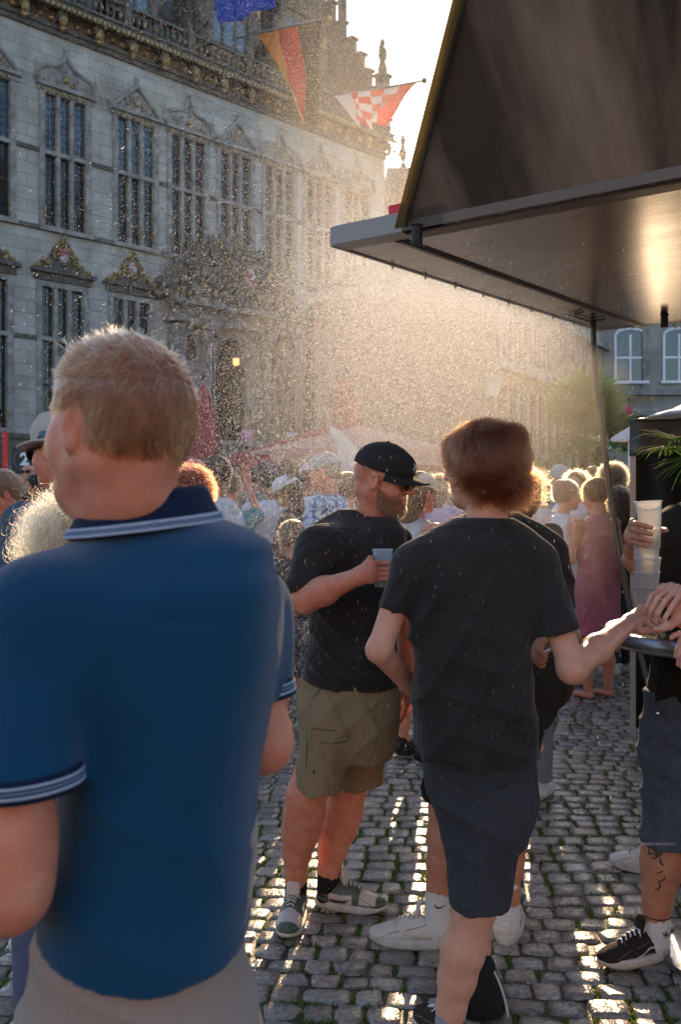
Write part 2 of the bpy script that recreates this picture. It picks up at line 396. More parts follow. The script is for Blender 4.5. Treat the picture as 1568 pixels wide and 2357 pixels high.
# windows
def window(parent, c, z0, z1, zt, glass_hi, glass_lo, n=3, gilt=True):
    f = MB(); w = WW; f.box(c-w-.16, c-w+.04, -.06, .24, z0-.06, z1+.1); f.box(c+w-.04, c+w+.16, -.06, .24, z0-.06, z1+.1)
    f.box(c-w+.04, c+w-.04, -.05, .24, z1-.05, z1+.1); f.box(c-w-.2, c+w+.2, -.14, .2, z0-.2, z0-.06)
    iw = (2*w-.08)/n
    for k in range(1, n): x = c-w+.04+iw*k; f.box(x-.07, x+.07, -.03, .2, z0-.06, zt-.07); f.box(x-.07, x+.07, -.03, .2, zt+.07, z1-.05)
    f.box(c-w+.04, c+w-.04, -.05, .22, zt-.07, zt+.07)
    fr = f.build('window', M_TRIM, parent)
    g = MB(); g.box(c-w+.02, c+w-.02, .14, .16, z0-.05, zt-.02); g.build('pane', glass_lo, fr)
    g = MB(); g.box(c-w+.02, c+w-.02, .14, .16, zt+.02, z1-.02); g.build('pane', glass_hi, fr)
    l = MB()
    for k in range(n):
        xa = c-w+.04+iw*k+(.07 if k else 0); xb = c-w+.04+iw*(k+1)-(.07 if k < n-1 else 0)
        l.box(xa, xa+.035, .105, .137, z0, z1-.06); l.box(xb-.035, xb, .105, .137, z0, z1-.06)
        for t in range(1, 4): xx = xa+(xb-xa)*t/4; l.box(xx-.006, xx+.006, .122, .136, z0, z1-.06)
        z = z0+.25
        while z < z1-.1:
            l.box(xa, xb, .124, .137, z-.008, z+.008); z += .25
        l.box(xa, xb, .10, .1375, (z0+zt)/2-.03, (z0+zt)/2+.03)
    l.build('lead_lattice', M_LEAD, fr)
    if gilt:
        q = MB()
        for k in range(0, n+1):
            x = c-w+.03+iw*k-(0 if k < n else .03); q.ball((x, -.09, z0+.55), .035, .03, .12); q.ball((x, -.09, z0+.28), .04, .03, .1); q.ball((x, -.1, z0+.42), .055, .035, .04)
        q.build('gilt_terminal', M_GOLD, fr)
    return fr
for i, c in enumerate(WC): window(hall, c, 10.62, 15.12, 13.09, M_GLASSW if i < 4 else M_GLASS, M_GLASS)
for i, c in enumerate(LC): window(hall, c, 3.72, 8.6, 6.8, M_GLASS, M_GLASS)
# pediments above the upper windows, alternately pointed and ogee
def ornament(q, c, z, w, h, seed, y=-.1):
    r = random.Random(seed)
    for k in range(int(26*w*h/.5)):
        a = r.uniform(-1, 1); b = r.uniform(0, 1)
        if abs(a) > (1-b)*1.05: continue
        q.ball((c+a*w, y, z+b*h), r.uniform(.02, .055), .04, r.uniform(.02, .06), 6, 4)
    q.ball((c, y-.02, z+h*.38), .10, .06, .13)
for i, c in enumerate(WC):
    t = MB(); q = MB(); w = WW+.3; z = 15.36
    t.box(c-w, c+w, -.2, .05, z-.10, z+.02); t.box(c-w+.08, c+w-.08, -.08, .05, z-.26, z-.10)
    if i % 2:     # pointed
        for sg in (-1, 1):
            t.prism([(c+sg*w, z+.02), (c+sg*(w-.14), z+.02), (c, z+.92), (c, z+1.08)][::sg], -.16, .05)
        t.prism([(c-w+.14, z+.022), (c+w-.14, z+.022), (c, z+.92)], -.05, .04)
        t.box(c-.05, c+.05, -.1, 0, z+1.0, z+1.2); t.ball((c, -.06, z+1.26), .1); ornament(q, c, z+.08, w*.72, .72, i)
    else:         # ogee
        cur = [(w*.98, .02), (w*.98, .3), (w*.86, .52), (w*.6, .62), (w*.3, .72), (w*.12, .92), (0, 1.15)]
        for sg in (-1, 1):
            for k in range(len(cur)-1):
                (a, b), (a2, b2) = cur[k], cur[k+1]
                t.tube([(c+sg*a, -.08, z+b), (c+sg*a2, -.08, z+b2)], .07, 6)
        t.prism([(c-a, z+b) for a, b in cur]+[(c+a, z+b) for a, b in cur[::-1][1:]], -.05, .04)
        t.box(c-.05, c+.05, -.1, 0, z+1.1, z+1.3); t.ball((c, -.06, z+1.34), .09)
        for sg in (-1, 1): t.tube([(c+sg*w, -.08, z+.3), (c+sg*w, -.08, z+.75)], [.05, .01], 6)
        ornament(q, c, z+.08, w*.85, .62, i)
    for k in range(7): q.box(c-w+.16+k*.27, c-w+.25+k*.27, -.13, -.06, z-.24, z-.14)
    for sg in (-1, 1): t.ball((c+sg*w, -.1, z+.12), .09); 
    p = t.build('pediment', M_TRIM, hall); q.build('gilt_trim', M_GOLD, p)
# cartouches above the ground floor windows
for i, c in enumerate(LC):
    t = MB(); q = MB(); t.box(c-1.22, c+1.22, -.24, .05, 9.0, 9.13); t.box(c-1.1, c+1.1, -.1, .05, 8.76, 8.999)
    out = [(-1.0, 9.14), (-.8, 9.45), (-.55, 9.5), (-.42, 9.85), (-.2, 10.12), (0, 10.3), (.2, 10.12), (.42, 9.85), (.55, 9.5), (.8, 9.45), (1.0, 9.14)]
    t.prism([(c+a, b) for a, b in out], -.06, .04)
    r = random.Random(i+40)
    for k in range(46):
        j = r.randrange(10); f = r.random(); a = out[j][0]*(1-f)+out[j+1][0]*f; b = out[j][1]*(1-f)+out[j+1][1]*f; g = r.uniform(.72, 1.0)
        q.ball((c+a*g, -.1, 9.14+(b-9.14)*g), r.uniform(.04, .09), .05, r.uniform(.04, .09), 6, 4)
    for k in range(14): a = k*math.tau/14; q.ball((c+.24*math.cos(a), -.12, 9.68+.32*math.sin(a)), .05, .04, .05, 6, 4)
    q.ball((c, -.1, 10.28), .09); q.ball((c-.98, -.1, 9.22), .1); q.ball((c+.98, -.1, 9.22), .1)
    p = t.build('cartouche', M_TRIMD, hall); q.build('gilt_trim', M_GOLD, p)
    MB().ball((c, -.09, 9.68), .19, .06, .26, 12, 8).build('coat_of_arms', mat('painted_shield', (.35, .08, .07), .6, col2=(.45, .45, .5), nscale=5, ramp=(.48, .52)), p)
# balustrade on the cornice
b0 = MB(); x = S0+.12
while x < S1:
    if int((x-S0)/.26) % 11 == 0: b0.box(x-.14, x+.14, -.56, -.26, 18.16, 19.0); b0.ball((x, -.58, 18.6), .12, .06, .3); b0.ball((x, -.41, 19.12), .12)
    elif 6.0 < x < 12.0 and int((x-S0)/.26) % 11 not in (1, 10): b0.box(x-.12, x+.12, -.46, -.36, 18.16, 18.9); b0.ball((x, -.48, 18.55), .11, .07, .2)
    else: b0.lathe([(.05, 0), (.05, .06), (.03, .1), (.08, .27), (.03, .46), (.05, .55), (.05, .6)], 6, (x, -.41, 18.2))
    x += .26
b0.box(S0, S1, -.52, -.3, 18.92, 19.0) if False else b0.box(S0, S1, -.54, -.28, 18.80, 18.90)
b0.build('balustrade', M_TRIMD, hall)
q = MB(); x = S0+.12; r = random.Random(5)
while x < S1:
    if r.random() < .75: q.ball((x, -.50, 18.45), .045, .03, .09, 6, 4)
    if 6 < x < 12: q.ball((x+.05, -.56, 18.6+r.uniform(-.12, .15)), .06, .04, .08, 6, 4); q.ball((x-.05, -.56, 18.4), .05, .04, .06, 6, 4)
    x += .26
q.build('gilt_trim', M_GOLD, hall)
# roof, dormers, stepped gable at the far end
MB().add([(S0, .3, 18.0), (S1-.4, .3, 18.0), (S1-.4, 5.5, 26.5), (S0, 5.5, 26.5), (S0, 11, 18), (S1-.4, 11, 18)], [(0, 1, 2, 3), (3, 2, 5, 4), (0, 3, 4), (1, 5, 2), (0, 4, 5, 1)]).build('roof', M_SLATE, hall)
for c, zz in ((2.6, 18.9), (7.4, 19.0), (11.3, 19.0)):
    t = MB(); t.box(c-1.15, c+1.15, .1, 2.2, zz, zz+3.0); t.prism([(c-1.35, zz+3.0), (c+1.35, zz+3.0), (c+.9, zz+4.0), (c+.3, zz+4.4), (c, zz+5.0), (c-.3, zz+4.4), (c-.9, zz+4.0)], -.0, 2.4)
    for sg in (-1, 1): t.box(c+sg*1.05-.14, c+sg*1.05+.14, -.1, .1, zz, zz+3.0); t.ball((c+sg*1.35, -.05, zz+1.6), .3, .12, .9); t.ball((c+sg*1.2, 0, zz+3.5), .16, .14, .4)
    for k in range(1, 3): t.box(c-.95+k*.63-.06, c-.95+k*.63+.06, .0, .1, zz+.3, zz+2.7)
    t.box(c-.9, c+.9, .0, .098, zz+1.5, zz+1.62)
    dm = t.build('dormer', M_TRIMD, hall); MB().box(c-.9, c+.9, .06, .09, zz+.3, zz+2.7).build('pane', M_GLASSW, dm)
    q = MB(); ornament(q, c, zz+3.1, .9, 1.1, int(c), -.04); q.ball((c+1.35, -.2, zz+2.1), .1, .06, .3); q.build('gilt_trim', M_GOLD, dm)
t = MB(); steps = [(0, 20.4), (.45, 21.4), (.9, 22.3), (1.45, 23.2), (2.1, 24.2), (2.8, 25.4), (3.5, 26.6), (4.3, 28.0), (5.2, 29.6)]
for i in range(len(steps)-1):
    a, z = steps[i]; b, z2 = steps[i+1]; t.box(S1-.38, S1, a+.3, b+.298, 3.5, z); t.box(S1-.46, S1+.08, a+.22, b+.35, z+.003, z+.14); t.box(S1-.46, S1+.08, 11-b, 11-a+.05, z+.003, z+.14)
    t.box(S1-.38, S1, 10.7-b, 10.698-a, 0, z)
    if i in (4,): t.box(S1-.35, S1-.02, a+.3, a+.6, z+.14, z+2.2); t.ball((S1-.18, a+.45, z+2.5), .22, .22, .4)
t.box(S1-.38, S1, 5.498, 5.502, 3.5, 28); t.box(S1-.36, S1-.02, .3, 10.7, 0, 18)
t.build('stepped_gable', M_TRIMD, hall)
t = MB(); t.box(S1-.42, S1+.1, -.24, .26, 18.0, 20.9); t.box(S1-.5, S1+.18, -.32, .34, 20.9, 21.05)
t.lathe([(.2, 0), (.24, .25), (.14, .6), (.22, .85), (.2, 1.15), (.07, 1.3), (.13, 1.45), (.1, 1.62), (0, 1.7)], 10, (S1-.16, .01, 21.05)); t.tube([(S1-.3, 0, 21.9), (S1-.5, -.1, 22.1), (S1-.4, -.1, 22.4)], .06, 6)
t.build('corner_statue', M_TRIMD, hall)
# portal
pt = MB(); C0 = 7.4
pt.box(C0-3.1, C0-2.55, -.5, .1, 3.56, 7.9); pt.box(C0+2.55, C0+3.1, -.5, .1, 3.56, 7.9)
for xx in (C0-1.55, C0+1.55): pt.lathe([(.26, 0), (.26, .3), (.2, .4), (.19, 3.4), (.25, 3.6), (.28, 3.9)], 12, (xx, -.55, 3.9)); pt.box(xx-.32, xx+.32, -.85, -.02, 3.56, 3.9); pt.box(xx-.3, xx+.3, -.85, .1, 7.8, 8.0)
pt.box(C0-3.3, C0+3.3, -.75, .1, 8.0, 8.22); pt.box(C0-3.2, C0+3.2, -.5, .1, 8.22, 8.62); pt.box(C0-3.4, C0+3.4, -.9, .1, 8.62, 8.82)
pt.box(C0-2.5, C0-1.85, -.2, .1, 6.2, 6.35); pt.box(C0+1.85, C0+2.5, -.2, .1, 6.2, 6.35)
por = pt.build('portal', mat('portal_stone', (.25, .23, .21), .8, col2=(.12, .11, .10), nscale=3, bump=.4, bscale=14), hall)
for xx in (C0-2.12, C0+2.12):
    t = MB(); t.tube([(xx+.44*math.cos(a), -.1, 7.1+.58*math.sin(a)) for a in [k*math.tau/20 for k in range(21)]], .1, 6); f = t.build('oval_niche_frame', M_TRIM, por)
    MB().ball((xx, -.02, 7.1), .42, .06, .56, 16, 8).build('oval_niche', M_WOODD, f)
# door leaf with arch
t = MB(); t.tube([(C0-.95, -.05, 3.7), (C0-.95, -.05, 6.85)]+[(C0-.95*math.cos(a), -.05, 6.85+.95*math.sin(a)) for a in [k*math.pi/12 for k in range(1, 12)]]+[(C0+.95, -.05, 6.85), (C0+.95, -.05, 3.7)], .14, 6)
da = t.build('door_arch', M_TRIM, por); MB().box(C0-.95, C0+.95, .2, .28, 3.56, 7.8).build('door', M_WOODD, da)
# soot-dark carved crest over the portal with gilded arms
t = MB(); r = random.Random(11)
for k in range(420):
    a = r.uniform(-1, 1); h = (1-a*a*.75)*2.6*r.random()**.8
    t.ball((C0-.3+a*3.3, -.45+r.uniform(-.25, .3), 8.85+h), r.uniform(.1, .28), r.uniform(.08, .2), r.uniform(.1, .3), 7, 5)
for k in range(5): t.tube([(C0-2.6+k*1.3, -.4, 10.4), (C0-2.4+k*1.3, -.5, 11.0), (C0-2.7+k*1.3, -.4, 11.5)], [.14, .1, .02], 6)
cr = t.build('carved_crest', M_TRIMD, por)
q = MB(); 
for k in range(90):
    a = r.uniform(-.95, .95); h = (1-a*a*.75)*2.5*r.random(); q.ball((C0-.3+a*3.1, -.68, 8.9+h), r.uniform(.04, .1), .05, r.uniform(.04, .12), 6, 4)
for k in range(18): a = k*math.tau/18; q.ball((C0+.4+.36*math.cos(a), -.85, 10.0+.5*math.sin(a)), .07, .06, .07, 6, 4); q.ball((C0-1.9+.3*math.cos(a), -.75, 9.9+.36*math.sin(a)), .05, .05, .05, 6, 4)
q.build('gilt_trim', M_GOLD, cr); MB().ball((C0+.4, -.8, 10.0), .3, .07, .44, 14, 8).build('coat_of_arms', MATS['painted_shield'], cr)
# portal steps with balustrade
t = MB(); t.box(C0-3.3, C0+5.2, -2.6, -.14, 0, 2.6)
for k in range(10): t.box(C0-3.3-.3*(k+1), C0-3.298-.3*k, -2.6, -.2, 0, 2.6-.26*(k+1))
st = t.build('entrance_steps', M_PLINTH, hall)
t = MB(); x = C0-3.3
while x < C0+5.2: t.lathe([(.06, 0), (.1, .3), (.05, .6), (.07, .75)], 6, (x, -2.5, 2.6)); x += .3
t.box(C0-3.4, C0+5.3, -2.62, -2.38, 3.35, 3.5); t.build('stair_balustrade', M_TRIM, st)
# lit lantern in the arch
ln = empty('lantern', hall.matrix_basis @ V(C0-.55, -1.0, 6.35), FROT, 'glowing wall lantern hanging in the dark portal arch', 'lantern')
MB().lathe([(.04, .15), (.12, .2), (.13, .42), (.0, .46)], 8).build('lamp_glass', mat('lit_lantern_glass', (.9, .6, .3), .4, emit=(1, .42, .12), estr=.8), ln)
MB().lathe([(.22, .44), (.2, .52), (.05, .7), (.03, 1.1), (0, 1.12)], 8).build('lamp_cap', M_BLACKMETAL, ln)
MB().tube([(0, 0, 1.1), (0, .5, 1.2), (0, .92, 1.1)], .03, 6).build('bracket', M_BLACKMETAL, ln)

# ------------------------------------------------------------------ flags on slanting poles
def flag(name, p0, p1, quadpts, mats, label, bands=None, checks=None):
    e = empty(name, p0, 0, label, 'flag'); e0 = Vector(p0)
    MB().tube([Vector(p0)-e0, Vector(p1)-e0], [.045, .03], 8).build('pole', mat('flag_pole_grey', (.16, .15, .14), .5), e)
    MB().ball(Vector(p1)-e0, .08).build('pole_knob', M_GOLD, e)
    A, B, C, D = [Vector(q)-e0 for q in quadpts]; nx, ny = 30, 30; rr = random.Random(name)
    vs = []; fs = []; ms = []; nrm = (B-A).cross(D-A).normalized()
    for j in range(ny+1):
        for i in range(nx+1):
            u = i/nx; v = j/ny; p = (A*(1-u)+B*u)*(1-v)+(D*(1-u)+C*u)*v
            w = .16*v*math.sin(u*11+v*3)+.08*v*math.sin(u*23+1+v*5); vs.append(p+nrm*w)
    for j in range(ny):
        for i in range(nx):
            a = j*(nx+1)+i; fs.append((a, a+1, a+nx+2, a+nx+1)); ms.append(checks((i+.5)/nx, (j+.5)/ny))
    o = mesh_np('cloth', vs, fs, mats, e, True, ms); 
    sm = o.modifiers.new('thick', 'SOLIDIFY'); sm.thickness = .006
    return e
def cloth_mat(name, col, tr=.5):
    m = bpy.data.materials.new(name); m.use_nodes = True; N = m.node_tree.nodes; L = m.node_tree.links; b = N['Principled BSDF']
    b.inputs['Base Color'].default_value = (*col, 1); b.inputs['Roughness'].default_value = .8
    t = N.new('ShaderNodeBsdfTranslucent'); t.inputs[0].default_value = (*col, 1); mx = N.new('ShaderNodeMixShader'); mx.inputs[0].default_value = tr
    L.new(b.outputs[0], mx.inputs[1]); L.new(t.outputs[0], mx.inputs[2]); L.new(mx.outputs[0], N['Material Output'].inputs[0]); MATS[name] = m; return m
FR = cloth_mat('flag_red', (.75, .04, .04)); FW = cloth_mat('flag_white', (.75, .72, .72)); FG = cloth_mat('flag_gold', (.85, .42, .07)); FK = cloth_mat('flag_black', (.03, .03, .035)); FB = cloth_mat('flag_blue', (.02, .12, .55))
flag('flag', PX(520, -40, 33), PX(625, -75, 27), [PX(470, -60, 32), PX(640, -90, 27), PX(624, 18, 27.4), PX(505, 62, 31.6)], [FB], 'plain blue flag hanging above the balustrade at the top of the picture', checks=lambda u, v: 0)
flag('flag', PX(540, 90, 36), PX(757, 42, 26), [PX(592, 78, 33), PX(742, 46, 26.5), PX(722, 290, 29), PX(712, 285, 29.4)], [FG, FR, FK], 'black red and gold tricolour flag hanging from a slanting pole', checks=lambda u, v: 0 if u < .36-.1*v else (1 if u < .66 else 2))
flag('flag', PX(765, 223, 36), PX(977, 186, 26), [PX(770, 222, 35), PX(962, 190, 27), PX(880, 285, 28), PX(828, 294, 30)], [FR, FW], 'red and white chequered flag spread from a pole against the bright sky',
     checks=lambda u, v: (0 if int(u*6) % 2 else 1) if .3 < u*.9+.05 < .8 and int(v*5) % 2 == 0 else ((1 if int(u*6) % 2 else 0) if u < .85 and u > .25 else (1 if u < .25 else 0)))

# ------------------------------------------------------------------ far buildings on the right side
def townhouse(name, p0, p1, h, depth, label, wallmat, wins, roofh=3.0, extra=None, roofmat=None):
    p0 = V(*p0, 0); p1 = V(*p1, 0); L = (p1-p0).length; a = math.atan2(p1.y-p0.y, p1.x-p0.x)
    e = empty(name, p0, a, label, 'building'); 
    mb = MB(); mb.box(0, L, 0, depth, 0, h); mb.build('wall', wallmat, e)
    t = MB(); t.box(-.1, L+.1, -.35, depth+.1, h, h+.35); t.build('cornice', M_TRIM, e)
    MB().add([(-.2, -.4, h+.35), (L+.2, -.4, h+.35), (L+.2, depth+.2, h+.35), (-.2, depth+.2, h+.35), (L*.08, depth/2, h+.35+roofh), (L*.92, depth/2, h+.35+roofh)],
             [(0, 1, 5, 4), (1, 2, 5), (2, 3, 4, 5), (3, 0, 4), (3, 2, 1, 0)]).build('roof', roofmat or M_SLATE, e)
    for (xc, zb, w, hh, nx, nz, fm, arch) in wins:
        f = MB(); t_ = .09
        f.box(xc-w/2-.1, xc-w/2, -.08, .02, zb, zb+hh); f.box(xc+w/2, xc+w/2+.1, -.08, .02, zb, zb+hh); f.box(xc-w/2-.2, xc+w/2+.2, -.16, .02, zb-.12, zb)
        if arch: f.tube([(xc-(w/2+.04)*math.cos(q), -.04, zb+hh-.02+.28*math.sin(q)) for q in [k*math.pi/8 for k in range(9)]], .07, 6)
        else: f.box(xc-w/2-.1, xc+w/2+.1, -.08, .02, zb+hh, zb+hh+.12)
        for k in range(1, nx): x = xc-w/2+w*k/nx; f.box(x-t_/2, x+t_/2, -.05, .02, zb, zb+hh)
        for k in range(1, nz): z = zb+hh*k/nz; f.box(xc-w/2, xc+w/2, -.053, .017, z-t_/2, z+t_/2)
        fo = f.build('window', fm, e); MB().box(xc-w/2, xc+w/2, -.02, .03, zb, zb+hh+(.2 if arch else 0)).build('pane', mat('window_dark', (.03, .04, .05), .08, spec=.9, bump=.2, bscale=2), fo)
    if extra: extra(e, L)
    return e
M_GREYST = mat('grey_stucco', (.36, .335, .30), .85, col2=(.23, .215, .195), nscale=.9, bump=.2, bscale=12)
M_BROWNST = mat('brown_stone', (.26, .20, .16), .85, col2=(.16, .12, .10), nscale=1.2, bump=.2, bscale=10)
M_PINKBR = mat('rose_brick', (.30, .19, .16), .85, col2=(.22, .14, .12), nscale=2)
def wx(x, d): return (x-CX)*d/FOC
def ex_right(e, L):
    t = MB(); t.box(-.05, L+.05, -.3, .02, 6.0, 6.25); t.box(-.05, L+.05, -.6, .02, 5.05, 5.3); t.box(-.05, L+.05, -.2, .02, 9.5, 9.7)
    for k in range(8): x = -.2+k*1.17*2; t.box(x-.14, x+.14, -.12, .02, 6.25, 9.5)
    t.build('ledge', M_TRIM, e)
    g = MB(); rr = random.Random(3)        # gold raised letters, too soft in the photo to read
    for k in range(9):
        x = .35+k*.24; g.box(x, x+.035, -.38, -.34, 5.6, 5.93)
        if k % 2: g.box(x+.035, x+.15, -.38, -.34, 5.89, 5.93); g.box(x+.035, x+.12, -.38, -.34, 5.72, 5.76)
        else: g.box(x+.13, x+.165, -.38, -.34, 5.6, 5.93); g.box(x+.035, x+.13, -.38, -.34, 5.74, 5.78)
    g.build('gilt_letters', M_GOLD, e)
    q = MB(); 
    for xc in (1.4, 3.7, 6.0):
        for k in range(16): q.ball((xc+rr.uniform(-.5, .5), -.08, 9.25+rr.uniform(-.2, .35)), rr.uniform(.05, .11), .05, rr.uniform(.05, .1), 6, 4)
    q.build('gilt_trim', M_GOLD, e)
D2 = 45
x0 = wx(1375, D2)
wins = [(wx(1450, D2)-x0, 6.65, 1.25, 2.1, 2, 2, M_WHITEP, True), (wx(1560, D2)-x0, 6.65, 1.25, 2.1, 2, 2, M_WHITEP, True), (wx(1670, D2)-x0, 6.65, 1.25, 2.1, 2, 2, M_WHITEP, True),
        (wx(1407, D2)-x0, 3.7, 1.0, 1.35, 2, 1, M_WHITEP, True), (wx(1458, D2)-x0, 3.7, 1.0, 1.35, 2, 1, M_WHITEP, True), (wx(1508, D2)-x0, 3.7, 1.0, 1.35, 2, 1, M_WHITEP, True), (wx(1560, D2)-x0, 3.7, 1.0, 1.35, 2, 1, M_WHITEP, True),
        (wx(1450, D2)-x0, 10.6, 1.25, 1.9, 2, 2, M_WHITEP, True), (wx(1560, D2)-x0, 10.6, 1.25, 1.9, 2, 2, M_WHITEP, True)]
townhouse('town_house', (x0, D2), (x0+11, D2-.6), 13.2, 9, 'grey stuccoed house with white arched windows and gold lettering at the right', M_GREYST, wins, 3, ex_right)
def ex_wing(e, L):
    t = MB(); t.box(-.1, L, -.5, .02, 8.0, 8.6); t.box(-.1, L, -.35, .02, 5.7, 6.1); n = int(L/.55)
    for k in range(n): x = .1+k*.55; t.box(x, x+.2, -.3, .02, 6.1, 8.0)
    t.build('pilaster_band', M_TRIM, e); t = MB()
    for k in range(int(L/1.1)): x = .3+k*1.1; t.box(x, x+.5, -.06, .03, .4, 5.2)
    t.build('tall_opening', mat('dark_opening', (.03, .025, .025), .4), e)
townhouse('town_house', (5.2, 33), (11.9, 45.4), 8.6, 7, 'brown columned wing running back behind the spray on the right', M_PINKBR, [], 1.5, ex_wing)
townhouse('town_house', (wx(880, 62), 62), (wx(1110, 62), 62), 18.5, 9, 'gabled old house in the glare behind the chequered flag', M_BROWNST,
          [(1.0+k*1.3, z, .8, 1.6, 2, 2, M_TRIM, False) for k in range(4) for z in (4, 8, 12, 15)], 4.5,
          lambda e, L: (MB().prism([(0.2, 18.8), (2.4, 18.8), (2.2, 20.2), (1.8, 20.4), (1.6, 21.6), (1.3, 22.3), (1.0, 21.6), (.8, 20.4), (.4, 20.2)], -.3, .3).build('scroll_gable', M_TRIMD, e),
                        MB().lathe([(.15, 0), (.25, .5), (.12, .9), (.2, 1.3), (0, 1.7)], 8, (1.3, 0, 22.3)).build('statue', M_TRIMD, e)))
townhouse('town_house', (wx(1110, 64), 64), (wx(1300, 64), 64), 12.5, 9, 'low brown house behind the middle of the spray', mat('ochre_stucco', (.30, .24, .17), .85, noise=.4, nscale=1), [(1.0+k*1.3, z, .8, 1.5, 2, 2, M_TRIM, False) for k in range(4) for z in (4, 7.5)], 3)
# ------------------------------------------------------------------ sunlit houses behind the viewer, closing the square (they light the shaded side of things)
def back_house(x0, x1, y, h, col, label):
    e = empty('market_house', (x1, y, 0), math.pi, label, 'building'); L = x1-x0
    MB().box(0, L, 0, 8, 0, h).build('wall', mat('stucco_'+label.split()[0], col, .85, noise=.25, nscale=.8), e)
    t = MB(); 
    for z in range(3, int(h)-1, 3):
        for k in range(int(L/2.4)): t.box(.8+k*2.4, 1.9+k*2.4, -.03, .05, z, z+1.8)
    t.build('window_band', MATS['window_dark'], e); MB().prism([(0, h), (L, h), (L/2, h+5)], 0, 8).build('roof', mat('clay_tile', (.30, .12, .07), .8), e)
back_house(-26, -14, -30, 12, (.55, .45, .33), 'cream plastered market house with a tiled gable left behind the viewer')
back_house(-14, 0, -32, 13, (.48, .30, .22), 'salmon plastered market house with a tiled gable behind the viewer')
back_house(0, 13, -31, 12, (.58, .50, .38), 'ivory plastered market house with a tiled gable behind the viewer')
back_house(13, 28, -33, 13, (.40, .24, .19), 'russet plastered market house with a tiled gable behind the viewer')

# ------------------------------------------------------------------ ground: sheet to the horizon + real setts near the viewer
gm = bpy.data.materials.new('sett_ground'); gm.use_nodes = True; N = gm.node_tree.nodes; L = gm.node_tree.links; b = N['Principled BSDF']
tc = N.new('ShaderNodeTexCoord'); mp = N.new('ShaderNodeMapping'); mp.inputs['Rotation'].default_value = (0, 0, R(-6)); L.new(tc.outputs['Object'], mp.inputs[0])
br = N.new('ShaderNodeTexBrick'); br.inputs['Scale'].default_value = 1; br.inputs['Brick Width'].default_value = .17; br.inputs['Row Height'].default_value = .12; br.inputs['Mortar Size'].default_value = .013; br.inputs['Mortar Smooth'].default_value = .6
br.inputs['Color1'].default_value = (.13, .115, .10, 1); br.inputs['Color2'].default_value = (.09, .08, .075, 1); br.inputs['Mortar'].default_value = (.03, .028, .02, 1)
L.new(mp.outputs[0], br.inputs[0]); L.new(br.outputs['Color'], b.inputs['Base Color']); b.inputs['Roughness'].default_value = .42
bp = N.new('ShaderNodeBump'); bp.inputs['Strength'].default_value = .9; bp.inputs['Distance'].default_value = .02; bp.invert = True; L.new(br.outputs['Fac'], bp.inputs['Height']); L.new(bp.outputs[0], b.inputs['Normal'])
g = MB(); g.add([(-400, -200, -.022), (400, -200, -.022), (400, 600, -.022), (-400, 600, -.022)], [(0, 1, 2, 3)]); tag(g.build('ground', gm), kind='structure')
# joints bed (dark wet grit) under the setts
jm = mat('wet_grit', (.035, .03, .022), .5, col2=(.05, .055, .02), nscale=7, bump=.8, bscale=90, ramp=(.45, .6))
YS0, YS1 = 2.2, 17.5
g = MB(); g.add([(-3.4, YS0, -.0085), (6.2, YS0, -.0085), (9.5, YS1, -.0085), (-4.5, YS1, -.0085)], [(0, 1, 2, 3)]); tag(g.build('joint_bed', jm), kind='structure')
def sett_mat():
    m = bpy.data.materials.new('wet_granite'); m.use_nodes = True; N = m.node_tree.nodes; L = m.node_tree.links; b = N['Principled BSDF']
    tc = N.new('ShaderNodeTexCoord'); at = N.new('ShaderNodeAttribute'); at.attribute_name = 'tone'
    n = N.new('ShaderNodeTexNoise'); n.inputs['Scale'].default_value = 55; n.inputs['Detail'].default_value = 6; L.new(tc.outputs['Object'], n.inputs[0])
    r = N.new('ShaderNodeValToRGB'); r.color_ramp.elements[0].position = .3; r.color_ramp.elements[1].position = .75; r.color_ramp.elements[0].color = (.18, .15, .12, 1); r.color_ramp.elements[1].color = (.42, .365, .31, 1)
    L.new(n.outputs['Fac'], r.inputs[0]); mx = N.new('ShaderNodeMix'); mx.data_type = 'RGBA'; mx.blend_type = 'MULTIPLY'; mx.inputs[0].default_value = 1; L.new(r.outputs[0], mx.inputs[6]); L.new(at.outputs['Color'], mx.inputs[7]); L.new(mx.outputs[2], b.inputs['Base Color'])
    n3 = N.new('ShaderNodeTexNoise'); n3.inputs['Scale'].default_value = .9; n3.inputs['Detail'].default_value = 3; L.new(tc.outputs['Object'], n3.inputs[0])
    mr = N.new('ShaderNodeMapRange'); mr.inputs[1].default_value = .35; mr.inputs[2].default_value = .65; mr.inputs[3].default_value = .18; mr.inputs[4].default_value = .40; L.new(n3.outputs['Fac'], mr.inputs[0]); L.new(mr.outputs[0], b.inputs['Roughness'])
    b.inputs['Specular IOR Level'].default_value = .75
    n2 = N.new('ShaderNodeTexNoise'); n2.inputs['Scale'].default_value = 42; n2.inputs['Detail'].default_value = 3; L.new(tc.outputs['Object'], n2.inputs[0])
    n4 = N.new('ShaderNodeTexNoise'); n4.inputs['Scale'].default_value = 160; n4.inputs['Detail'].default_value = 2; L.new(tc.outputs['Object'], n4.inputs[0])
    ad = N.new('ShaderNodeMath'); ad.operation = 'MULTIPLY_ADD'; ad.inputs[1].default_value = .35; L.new(n4.outputs['Fac'], ad.inputs[0]); L.new(n2.outputs['Fac'], ad.inputs[2])
    bp = N.new('ShaderNodeBump'); bp.inputs['Strength'].default_value = .8; bp.inputs['Distance'].default_value = .008; L.new(ad.outputs[0], bp.inputs['Height']); L.new(bp.outputs[0], b.inputs['Normal'])
    return m
